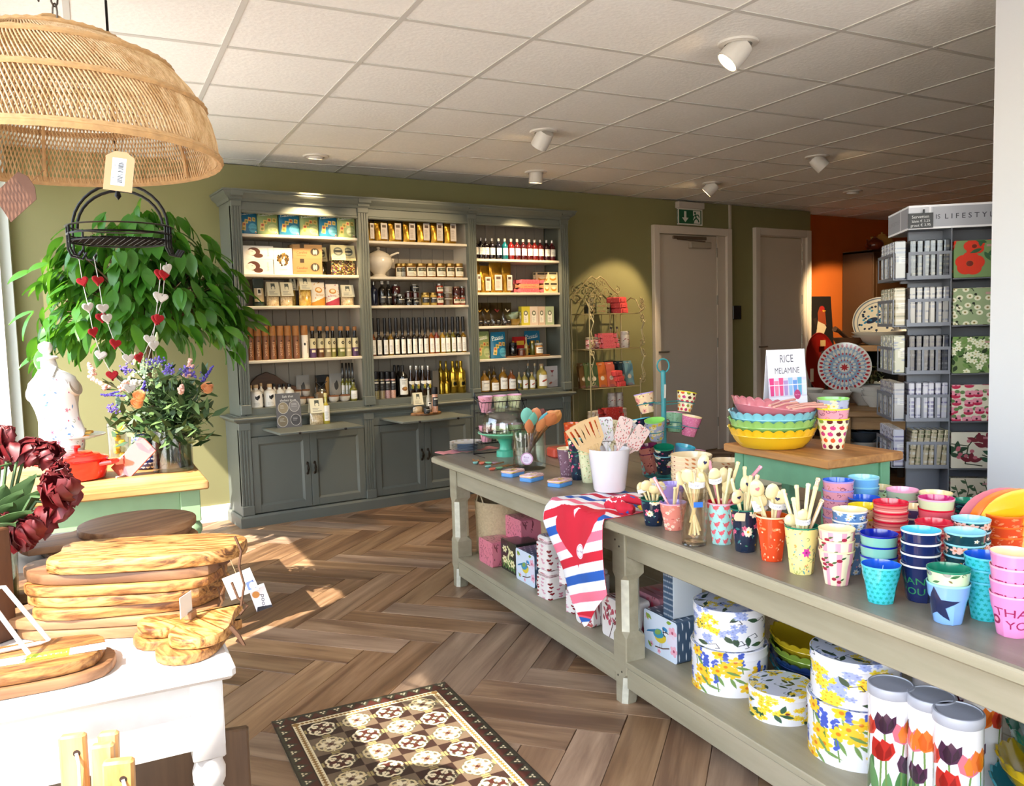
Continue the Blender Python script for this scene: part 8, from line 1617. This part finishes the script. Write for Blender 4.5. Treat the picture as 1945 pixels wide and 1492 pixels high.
for i,(x,y,d) in enumerate(((45,935,1.8),(70,905,1.85),(25,960,1.78),(95,930,1.82),(60,975,1.74),(10,925,1.8),(30,1000,1.72))):
 p=PD(x,y,d)-TV;ob('leaf',B().grid(lambda u,v:Vector((0,0,.14)).lerp(p,v)+Vector(((u-.5)*.06*math.sin(PI*min(1,v*.9+.1)),0,.03*math.sin(PI*v)+.015*abs(u-.5))),4,8,thick=.001),tgr,tu,ang=70)
# ------------------------------------------------------------------ rattan pendant lamp with chain and paper tags
LC=PD(115,300,1.95);LR,LH=.352,.275;lm_=empty('rattan_lamp','large domed rattan pendant lamp hanging on a chain in the upper left','pendant lamp',LC);RAT=wood('#b8905f','#e3c59a',40,2,.6,3,False,.5);RATd=mat('#c19a6a',.65,noise=.15,nscale=60)
def dome(a,q):th=q*PI/2*.98;return Vector((LR*math.cos(a)*math.cos(th)**.75,LR*math.sin(a)*math.cos(th)**.75,LH*math.sin(th)))
for nm,N,sl,r_ in(('outer_weave',230,-.55,.0019),('inner_weave',230,.4,.0017)):
 b=B()
 for k in range(N):
  a0=2*PI*k/N;b.tube([dome(a0+sl*(j/9)**1.2,j/9*.93)*(1 if nm[0]=='o' else .985) for j in range(10)],r_,4,caps=False)
 ob(nm,b,RAT,lm_,kind='stuff',ang=80)
for q,r_ in((0,.008),(.012,.007),(.30,.0055),(.56,.0055),(.80,.006),(.93,.009)):
 ob('woven_band',B().tube([dome(2*PI*k/90,q)*(1.006+.006*(k%2)) for k in range(90)],r_,5,closed=True).tube([dome(2*PI*k/90,q)*(1.0+.008*((k+1)%2))+Vector((0,0,.005)) for k in range(90)],r_*.7,5,closed=True),RATd,lm_)
ob('crown',B().lathe([(0,LH*.985),(.05,LH*.98),(.09,LH*.955)],24,cap0=False),RATd,lm_)
for a in(.4,1.6,2.8,4.2,5.6):ob('inner_rib',B().tube([dome(a,j/8*.9)*.95 for j in range(9)],.0045,6),RATd,lm_)
ob('carry_loop',B().tube([(.05*math.cos(PI*k/10),.0,LH-.005+.055*math.sin(PI*k/10)) for k in range(11)],.0045,6),RATd,lm_);b=B()
for k in range(14):
 zc=LH+.02+.036*k;rot=TR(.01*math.sin(k),0,zc,0,0,PI/2*(k%2)+.5);b.tube([(.009*math.cos(u),0,.022*math.sin(u)) for u in[2*PI*i/10 for i in range(10)]],.0022,5,closed=True,mx=rot)
 if k>1:b.tube([(.009*math.cos(u),0,.022*math.sin(u)) for u in[2*PI*i/10 for i in range(10)]],.0022,5,closed=True,mx=TR(-.022,.01,zc+.01,0,0,PI/2*((k+1)%2)))
ob('chain',b,mat('#5a5048',.4,.8),lm_)
kraft='#a5875f';t=Tx(100,130,kraft);t.rect(24,18,72,108,'#d5dbe0');t.lines(28,40,22,104,2,'#333',2)
for k in range(16):t.rect(46,28+k*4.4,64,28+k*4.4+rnd.choice([1.4,2.4,3]),'#222')
def ltag(x,y,d,w,h,tex,lab,rx,ry,rz,st):o=empty('paper_tag',lab,'tag',PD(x,y,d));o.rotation_euler=(rx,ry,rz);ob('card',B().prism([(-w/2,-h),(w/2,-h),(w/2,-h*.14),(w*.2,0),(-w*.2,0),(-w/2,-h*.14)],0,.001,mx=TR(0,0,0,PI/2)),tex,o,smooth=False);ob('string',B().tube([(0,0,-.01),(0,.0,st)],.0008,4),mat('#6a4a2a',.8),o)
ltag(230,288,1.62,.055,.076,t.mat('tag',.7),'kraft tag with a white barcode label hanging from the lamp rim',0,.15,-.5,.03)
t=Tx(100,130,'#53301a');t.lines(20,80,30,100,8,'#3a1f10',2);ltag(60,345,1.75,.07,.095,t.mat('tag',.7),'brown kraft tag hanging behind the lamp\'s left rim',.1,1.0,-.7,.04)
# ------------------------------------------------------------------ hanging pot rack and heart garlands
HD=3.1;RC=PD(228,432,HD);rk=empty('hanging_pot_rack','round dark iron pot rack with hooks hanging under the lamp','pot rack',RC);irn=mat('#1f1c1a',.4,.6);RR=.178
ring=lambda r,z,n=40:[(r*math.cos(2*PI*k/n),r*math.sin(2*PI*k/n),z) for k in range(n)]
ob('ring',B().tube(ring(RR,.0),.008,6,closed=True,flat=.35).tube(ring(RR,-.03),.004,5,closed=True).tube(ring(RR*.97,-.055),.0035,5,closed=True),irn,rk);b=B()
for k in range(-7,8):y=RR*k/8;x=math.sqrt(RR*RR-y*y);b.tube([(-x,y,-.05),(x,y,-.05)],.0016,4).tube([(y,-x,-.05),(y,x,-.05)],.0016,4)
ob('wire_grid',b,irn,rk);va=math.atan2(RGT.y,RGT.x)
for r_,z_ in((1.0,.16),(.9,.135)):ob('bow',B().tube([(RR*r_*math.cos(u)*math.cos(va),RR*r_*math.cos(u)*math.sin(va),z_*math.sin(u)) for u in[PI*k/16 for k in range(17)]],.0055,7),irn,rk)
ob('hanger_rod',B().tube([(0,0,.12),(0,0,2.60-RC.z)],.005,6).lathe([(.0,.1),(.012,.115),(.008,.13),(.012,.15),(0,.16)],10,cap0=False),irn,rk)
for k,a in enumerate((PI,PI*1.12,PI*1.25,0,-.12,.15,PI*.9)):
 A=va+a;x,y=RR*math.cos(A),RR*math.sin(A);ux_,uy_=math.cos(va),math.sin(va);ob('hook',B().tube([(x,y,.0),(x,y,-.08),(x+ux_*.012,y+uy_*.012,-.108),(x+ux_*.032,y+uy_*.032,-.112),(x+ux_*.048,y+uy_*.048,-.09)],.0045,6),irn,rk)
def gar(pts,hs,lab):
 o=empty('heart_garland',lab,'garland',PD(*pts[0],HD));O=PD(*pts[0],HD);ob('string',B().tube([PD(x,y,HD)-O for x,y in pts],.0013,4),mat('#d8d4cc',.8),o)
 for i,(x,y,c,rz) in enumerate(hs):ob('felt_heart',B().prism([(a*.021,b_*.021) for a,b_ in[(math.sin(u)**3*1.05,(13*math.cos(u)-5*math.cos(2*u)-2*math.cos(3*u)-math.cos(4*u))/16) for u in[-2*PI*k/24 for k in range(24)]]],-.006,.006,bev=.003,mx=TR(0,0,0,PI/2)),mat('#a8141e' if c else '#d3ccc4',.9,bump=.3,nscale=200),o,mx=Matrix.Translation(PD(x,y,HD-.01)-O)@TR(0,0,0,rnd.uniform(-.2,.2),rnd.uniform(-.3,.3),-YAW+rz))
gar([(150,492),(157,537),(168,583),(177,630),(192,675),(213,711),(245,738)],[(157,534,1,0),(167,583,0,1.0),(177,630,1,1.2),(191,674,0,.2),(213,712,1,.2),(246,737,0,.5)],'red and white felt heart garland on the left, lowest one')
gar([(178,487),(187,532),(196,590),(219,654),(245,681),(272,676),(284,648),(298,606),(309,565),(313,520),(316,498)],[(186,532,1,.9),(195,585,0,.8),(192,602,1,1.1),(203,604,0,1.1),(219,652,1,.9),(244,680,0,.5),(284,644,0,.7),(298,607,1,.8),(308,565,0,.2),(304,520,1,.7),(318,510,0,1.2)],'red and white felt heart garland looping to the right hook')
gar([(305,500),(305,522),(300,566),(295,607),(290,650),(276,700)],[(312,521,1,1.0),(301,563,0,.9),(302,605,1,1.2),(292,655,0,1.1),(264,678,1,1.3)],'red and white felt heart garland hanging straight on the right')
# ------------------------------------------------------------------ tree behind the green table
TC_=Vector((.86,5.42,0));tr=empty('indoor_tree','tall potted tree with a dense dome of drooping green leaves','tree',TC_);bark=mat('#6a5238',.8,noise=.2,nscale=30)
lm2,n,l,b_=newmat('tree_leaf');b_.inputs['Base Color'].default_value=rgba('#3d7224');b_.inputs['Roughness'].default_value=.35;tl_=n.new('ShaderNodeBsdfTranslucent');tl_.inputs['Color'].default_value=rgba('#6aa02a');mx_=n.new('ShaderNodeMixShader');mx_.inputs[0].default_value=.38;l.new(b_.outputs[0],mx_.inputs[1]);l.new(tl_.outputs[0],mx_.inputs[2]);l.new(mx_.outputs[0],n['Material Output'].inputs['Surface'])
def leafmesh(bb,L,Wd,mx=None):return bb.grid(lambda u,v:(v*L,(u-.5)*Wd*math.sin(PI*(v*.96+.03))**.8*(1.15-.3*v),-.35*L*v*v+.10*Wd*abs(u-.5)*2),2,5,mx=mx)
LME=[leafmesh(B(),L,Wd).mesh('leaf',lm2,ang=80) for L,Wd in((.14,.07),(.165,.075),(.115,.06))]
ob('pot',B().lathe([(.13,0),(.17,.02),(.2,.3),(.19,.3),(.17,.24),(0,.24)],28),mat('#8a8578',.6),tr);ob('trunk',B().tube([(0,0,.24),(.03,.02,.7),(.02,.0,1.1),(.05,.02,1.45)],[.03,.026,.022,.014],8).tube([(.01,0,.24),(.06,.03,.8),(.0,.05,1.3)],[.022,.02,.01],7),bark,tr)
tw=B();stf=B();r=random.Random(11);tw_n=0;nl=0;CC=Vector((.04,-.02,1.38))
for k in range(150):
 a=r.random()*6.283;e=math.asin(r.uniform(-.12,1));rx=.64 if math.cos(a)<0 else .60;d=Vector((math.cos(a)*math.cos(e)*rx,math.sin(a)*math.cos(e)*.40,math.sin(e)*.66));s=r.uniform(.72,1.0) if k%4 else r.uniform(.4,.7);tip=CC+d*s+Vector((0,0,.22));tip.z-=.10*abs(d.x)
 tw.tube([CC+Vector((0,0,.0)),CC.lerp(tip,.45)+Vector((0,0,.05)),CC.lerp(tip,.82)],[.006,.004,.002],4);az=math.atan2(d.y,d.x);dz=max(.10,.30*(1-abs(math.sin(e))))
 for j in range(7):
  q=j/6;pos=CC.lerp(tip,.72+.28*q)+Vector((r.uniform(-.05,.05),r.uniform(-.05,.05),-dz*q*r.uniform(.2,1.1)));M_=TR(pos.x,pos.y,pos.z,r.uniform(-.5,.5),.35+r.uniform(-.2,.9),az+r.uniform(-1.0,1.0));wp=TC_+pos
  if wp.y>YB-.09 or wp.x<.25-.1066*(YB-wp.y)+.12 or(wp.x>1.45 and wp.y>5.78):continue
  if nl<296 and(d.y<.12 or e>.5):ob('leaf',LME[r.randrange(3)],None,tr,mx=M_);nl+=1
  else:leafmesh(stf,.14,.068,M_)
ob('twigs',tw,bark,tr,kind='stuff');ob('far_leaves',stf,lm2,tr,kind='stuff',ang=80)
# ------------------------------------------------------------------ green table with its goods
GT=Vector((.811,3.662,0));gt=empty('green_table','pale green farmhouse table with a worn pine top','table',GT,GA);grn=mat('#8fae84',.55,noise=.05,nscale=15,bump=.05);GW,GL=.80,1.05
for i in range(3):ob('tabletop_board',B().box(-GW,0,GL*i/3+.001,GL*(i+1)/3-.001,.715,.75,bev=.006),wood('#9a6a38','#d0a56c',5,0,.45,10,False,c3='#b98850'),gt)
ob('front_apron',B().box(-GW+.08,-.09,.05,.075,.585,.715),grn,gt,smooth=False);ob('side_apron',B().box(-.075,-.05,.11,GL-.1,.585,.715),grn,gt,smooth=False)
for x in(-.075,-GW+.075):
 for y in(.075,GL-.075):ob('leg',B().box(x-.04,x+.04,y-.04,y+.04,.575,.715,bev=.003).lathe([(.03,0),(.034,.05),(.02,.09),(.038,.3),(.042,.42),(.03,.5),(.046,.53),(.046,.55),(.032,.575)],20,mx=TR(x,y,0)),grn,gt)
def onG(px,py,dn=0):q=PZ(px,py,.75);h=Vector((q.x,q.y,0)).normalized();return Vector((q.x+h.x*dn,q.y+h.y*dn,.7505))
# vase with the mixed bouquet
p=onG(330,898,.09);R=.088;va_=empty('bouquet_vase','wide clear glass cylinder vase on the green table','vase',p);ob('vase_body',B().lathe([(R-.004,0),(R,.005),(R,.19),(R-.004,.19),(R-.006,.02),(0,.018)],36),glass('#f2f6f4',.02,1.6,.95),va_);ob('water',B().lathe([(R-.007,.019),(R-.007,.12),(0,.12)],30),glass('#cfd8cc',.02,1.4,.85),va_)
bq=empty('flower_bouquet','mixed bouquet with peach roses, purple statice and green foliage','flowers',p);g1,g2=mat('#2c461f',.55,noise=.2,nscale=30),mat('#5f7a44',.55);BD=(p-EYE).dot(FWD)
def at(x,y,dd=0):return PD(x,y,BD+dd)-p
b=B();r=random.Random(5)
for k in range(46):q=at(r.uniform(225,400),r.uniform(715,830),r.uniform(-.16,.16));b.tube([(r.uniform(-.05,.05),r.uniform(-.05,.05),.03),(q.x*.3,q.y*.3,.17),q],.0028,4)
ob('stems',b,g2,bq,kind='stuff');b=B();b2=B()
for k in range(950):
 x,y=r.gauss(315,40),r.gauss(785,36)
 if y>848 or y<700 or x<215 or x>405:continue
 q=at(x,y,r.uniform(-.17,.15));(b if k%3 else b2).prism([(0,0),(.02,.010),(.05,.004),(.06,0),(.05,-.004),(.02,-.010)],0,.0006,mx=TR(q.x,q.y,q.z,r.uniform(-1,1),r.uniform(-1.2,.8),r.random()*6.28,r.uniform(.8,1.7)),bot=False)
ob('foliage',b,g1,bq,kind='stuff');ob('light_foliage',b2,g2,bq,kind='stuff')
def cluster(nm,x,y,dd,m,n_,s,rb,ln=None):
 b=B();q=at(x,y,dd-.13)
 for k in range(n_):
  o_=Vector((r.gauss(0,s),r.gauss(0,s),r.gauss(0,s*(.8 if not ln else .3))));
  if ln:f=k/n_;o_=Vector((RGT.x*ln[0]*f,RGT.y*ln[0]*f,ln[1]*f))+o_*.5*(1-f*.7)
  b.lathe([(0,-rb),(rb,0),(0,rb)],5,mx=TR(q.x+o_.x,q.y+o_.y,q.z+o_.z,r.random()*3,r.random()*3))
 ob(nm,b,m,bq,kind='stuff')
pur,prp2,pnk,wh,grw=mat('#6a5ab0',.7),mat('#3d2f86',.7),mat('#dfae9e',.6),mat('#dcd9cf',.7),mat('#a9bd86',.7)
for x,y,dd in((302,684,.0),(320,703,-.05),(352,702,-.02),(366,708,.05),(240,700,.02),(215,775,-.05),(283,690,.05)):cluster('statice',x,y,dd,pur,34,.013,.0055)
for x,y,dd,ln in((200,750,-.05,(.09,.02)),(235,752,-.08,(-.1,.01)),(385,725,-.05,(.05,.07)),(272,745,-.1,(.01,.05))):cluster('veronica_spike',x,y,dd,prp2,40,.010,.005,ln)
for x,y,dd,ln in((180,710,.02,(-.03,.05)),(205,738,-.04,(-.08,.06)),(355,715,.05,(.02,.08)),(232,740,-.06,(.02,.04)),(345,745,-.1,(.0,.03))):cluster('stock_flower',x,y,dd,pnk,30,.018,.009,ln)
cluster('white_hydrangea',255,728,-.02,wh,50,.018,.008);cluster('lace_flower',285,700,.0,grw,90,.028,.005)
for x,y,dd in((266,753,-.17),(395,738,-.05),(262,766,-.14)):
 q=at(x,y,dd-.08);b=B()
 for k in range(16):f=k/16;b.grid(lambda u,v:((.010+.020*f)*math.cos((u-.5)*1.7)*(.7+.5*v*f),(.010+.020*f)*math.sin((u-.5)*1.7)*(.7+.5*v*f),.034*v*(1-.25*f)-.012),4,3,mx=TR(0,0,0,0,0,k*2.4))
 ob('rose',b,mat('#e3a878',.55),bq,mx=Matrix.Translation(q)@TR(0,0,0,.7,0,-YAW),ang=80)
b=B()
for x,y in((255,693),(270,695),(296,655)):q=at(x,y,-.02);b.tube([q,q+Vector((.004,0,.03)),q+Vector((.008,0,.06))],[.006,.011,.003],7)
ob('lily_buds',b,mat('#b5bd8a',.5),bq)
# red casserole, heart pot, dishes
p=onG(148,918,.13);red=mat('#c01a10',.15,coat=.6);o=empty('red_casserole','glossy red cast-iron casserole with ridged lid','casserole',p);ob('pot_body',B().lathe([(.1,0),(.115,.006),(.125,.05),(.128,.085),(.12,.085),(0,.08)],36),red,o)
ob('lid',B().lathe([(.131,.086),(.131,.094),(.118,.1),(.1,.104),(.095,.11),(.07,.114),(.065,.12),(.035,.123),(0,.125)],36,cap0=False),red,o);ob('lid_knob',B().lathe([(.008,.124),(.01,.136),(.022,.14),(.02,.15),(0,.152)],16,cap0=False),red,o)
for s in(-1,1):ob('loop_handle',B().tube([(s*RGT.x*.12-.03*RGT.y,s*RGT.y*.12+.03*RGT.x,.07),(s*RGT.x*.165-.03*RGT.y,s*RGT.y*.165+.03*RGT.x,.075),(s*RGT.x*.165+.03*RGT.y,s*RGT.y*.165-.03*RGT.x,.075),(s*RGT.x*.12+.03*RGT.y,s*RGT.y*.12-.03*RGT.x,.07)],.011,8),red,o)
hp=Tx(256,96,'#1f2a5c');[hp.heart(16*(k%16)+8+(k//16%2)*8,14+24*(k//16),7,'#e3e0da') for k in range(64)];HPM=hp.mat('heart_pottery',.2,coat=.5);p=onG(283,893,.06)
for k in range(2):ob('pottery_bowl',B().lathe([(.04,0),(.05,.004),(.07,.04),(.066,.075),(.062,.08),(.058,.078),(.06,.04),(0,.01)],28),HPM,loc=(p.x,p.y+.01,p.z+.0795*k),label='%s navy pottery bowl with white hearts beside the vase'%('lower','upper')[k],cat='bowl')
p=onG(150,868,.13);o=empty('cake_plate','blue-rimmed footed plate of cookies and lemons behind the casserole','plate',p);BL=Tx(128,32,'#d8dbe4');[BL.ell(8*k+4,16,3,9,'#3a4f9a') for k in range(16)];ob('plate_body',B().lathe([(.06,0),(.05,.012),(.02,.03),(.02,.07),(.06,.08),(.135,.1),(.14,.108),(.13,.106),(0,.086)],36),BL.mat('pottery',.2,coat=.4),o)
for k in range(12):ob('biscuit',B().lathe([(.022,0),(.026,.006),(.022,.014),(0,.016)],10),mat(('#d99a3a','#e0b85a','#c9823a','#d9c89a')[k%4],.6),loc=(p.x+.075*math.cos(k*2.4)*(k/12)**.5,p.y+.075*math.sin(k*2.4)*(k/12)**.5,p.z+.0905+.0165*(2-k//5)),label='%s decorative biscuit on the blue-rimmed plate'%ORD[k],cat='biscuit',group='biscuits on the plate')
p=onG(228,880,.04);o=empty('lemon_glass','tall clear glass of yellow lemons behind the leaning plate','glass',p);ob('glass_wall',B().lathe([(.04,0),(.045,.006),(.05,.2),(.047,.2),(.042,.01),(0,.008)],24),glass('#ffffff',.02,1.5,.95),o);b=B();[b.lathe([(0,-.02),(.016,-.008),(.016,.008),(0,.02)],9,mx=TR(.016*math.cos(k*2),.016*math.sin(k*2),.035+.022*k,1,k,0)) for k in range(7)];ob('lemons',b,mat('#d8b92a',.4),o,kind='stuff')
p=onG(225,905,.02);o=empty('glass_tray','pink glass tray leaning on a white wire easel','tray',p,-YAW-.25);ob('tray_panel',B().box(-.05,.05,-.004,.004,0,.20,bev=.002,mx=TR(0,0,.003,-.25,.75)),mat('#a8503e',.1,coat=.6),o);ob('easel',B().tube([(.03,-.05,.004),(.03,.05,.004),(.02,.03,.10),(.02,-.01,.08)],.004,6).tube([(-.03,.05,.004),(.03,.05,.004)],.004,6),mat('#d8d8d8',.4),o)
# dress form with apron
mp=onG(128,872,.16);mn=empty('dress_form','white fabric dress form with knob neck wearing a floral apron','mannequin',mp,-YAW);mn.rotation_euler=(0,-.13,-YAW);lin_=mat('#d9d6d0',.9,noise=.04,nscale=90)
LV=[(0,.085,.07),(.04,.10,.075),(.12,.115,.085),(.20,.10,.075),(.26,.105,.082),(.33,.125,.10),(.37,.128,.098),(.41,.12,.08),(.435,.09,.062),(.455,.055,.048),(.47,.042,.04),(.52,.036,.036)]
b=B();N=36;V=[(rx*math.cos(2*PI*i/N),ry*math.sin(2*PI*i/N),z_) for z_,rx,ry in LV for i in range(N)];b.add(V,[(j*N+i,j*N+(i+1)%N,(j+1)*N+(i+1)%N,(j+1)*N+i) for j in range(len(LV)-1) for i in range(N)]+[tuple(range(N-1,-1,-1)),tuple(range((len(LV)-1)*N,len(LV)*N))]);ob('torso',b,lin_,mn,ang=70)
ob('neck_cap',B().lathe([(.05,.518),(.052,.526),(.045,.534),(.02,.538),(.017,.55),(.03,.565),(.036,.585),(.03,.606),(0,.618)],24),mat('#dcdad6',.35),mn)
for s in(-1,1):ob('arm_cap',B().lathe([(.0,0),(.045,.002),(.05,-.012)],20,mx=TR(s*.118,0,.355,0,s*1.35,0,(1,1.3,1))),mat('#cbbfb2',.9),mn)
AP=floral('#dcdde0',[('leaf',8,'#5f86b8'),('flower',8,'#c98a9a','#a0506a',5),('curl',8,'#7a8a6a'),('leaf',6,'#4a6a9a'),('dot',3,'#b0506a')],60,256,256,77).mat('apron',.9)
def apr(u,v):
 z_=.03+.40*v;k=max(i for i in range(len(LV)) if LV[i][0]<=z_);f=(z_-LV[k][0])/(LV[k+1][0]-LV[k][0]);rx=LV[k][1]+(LV[k+1][1]-LV[k][1])*f;ry=LV[k][2]+(LV[k+1][2]-LV[k][2])*f;hw=(1.45 if v<.55 else 1.45-1.5*(v-.55));a=-PI/2+(u-.5)*2*hw;return((rx+.006)*math.cos(a),(ry+.006)*math.sin(a),z_)
ob('apron',B().grid(apr,20,16),AP,mn,ang=70);ob('neck_strap',B().tube([(-.05,-.085,.42),(-.045,-.02,.47),(0,.045,.48),(.045,-.02,.47),(.05,-.085,.42)],.006,6),mat('#d8d4ce',.9),mn)
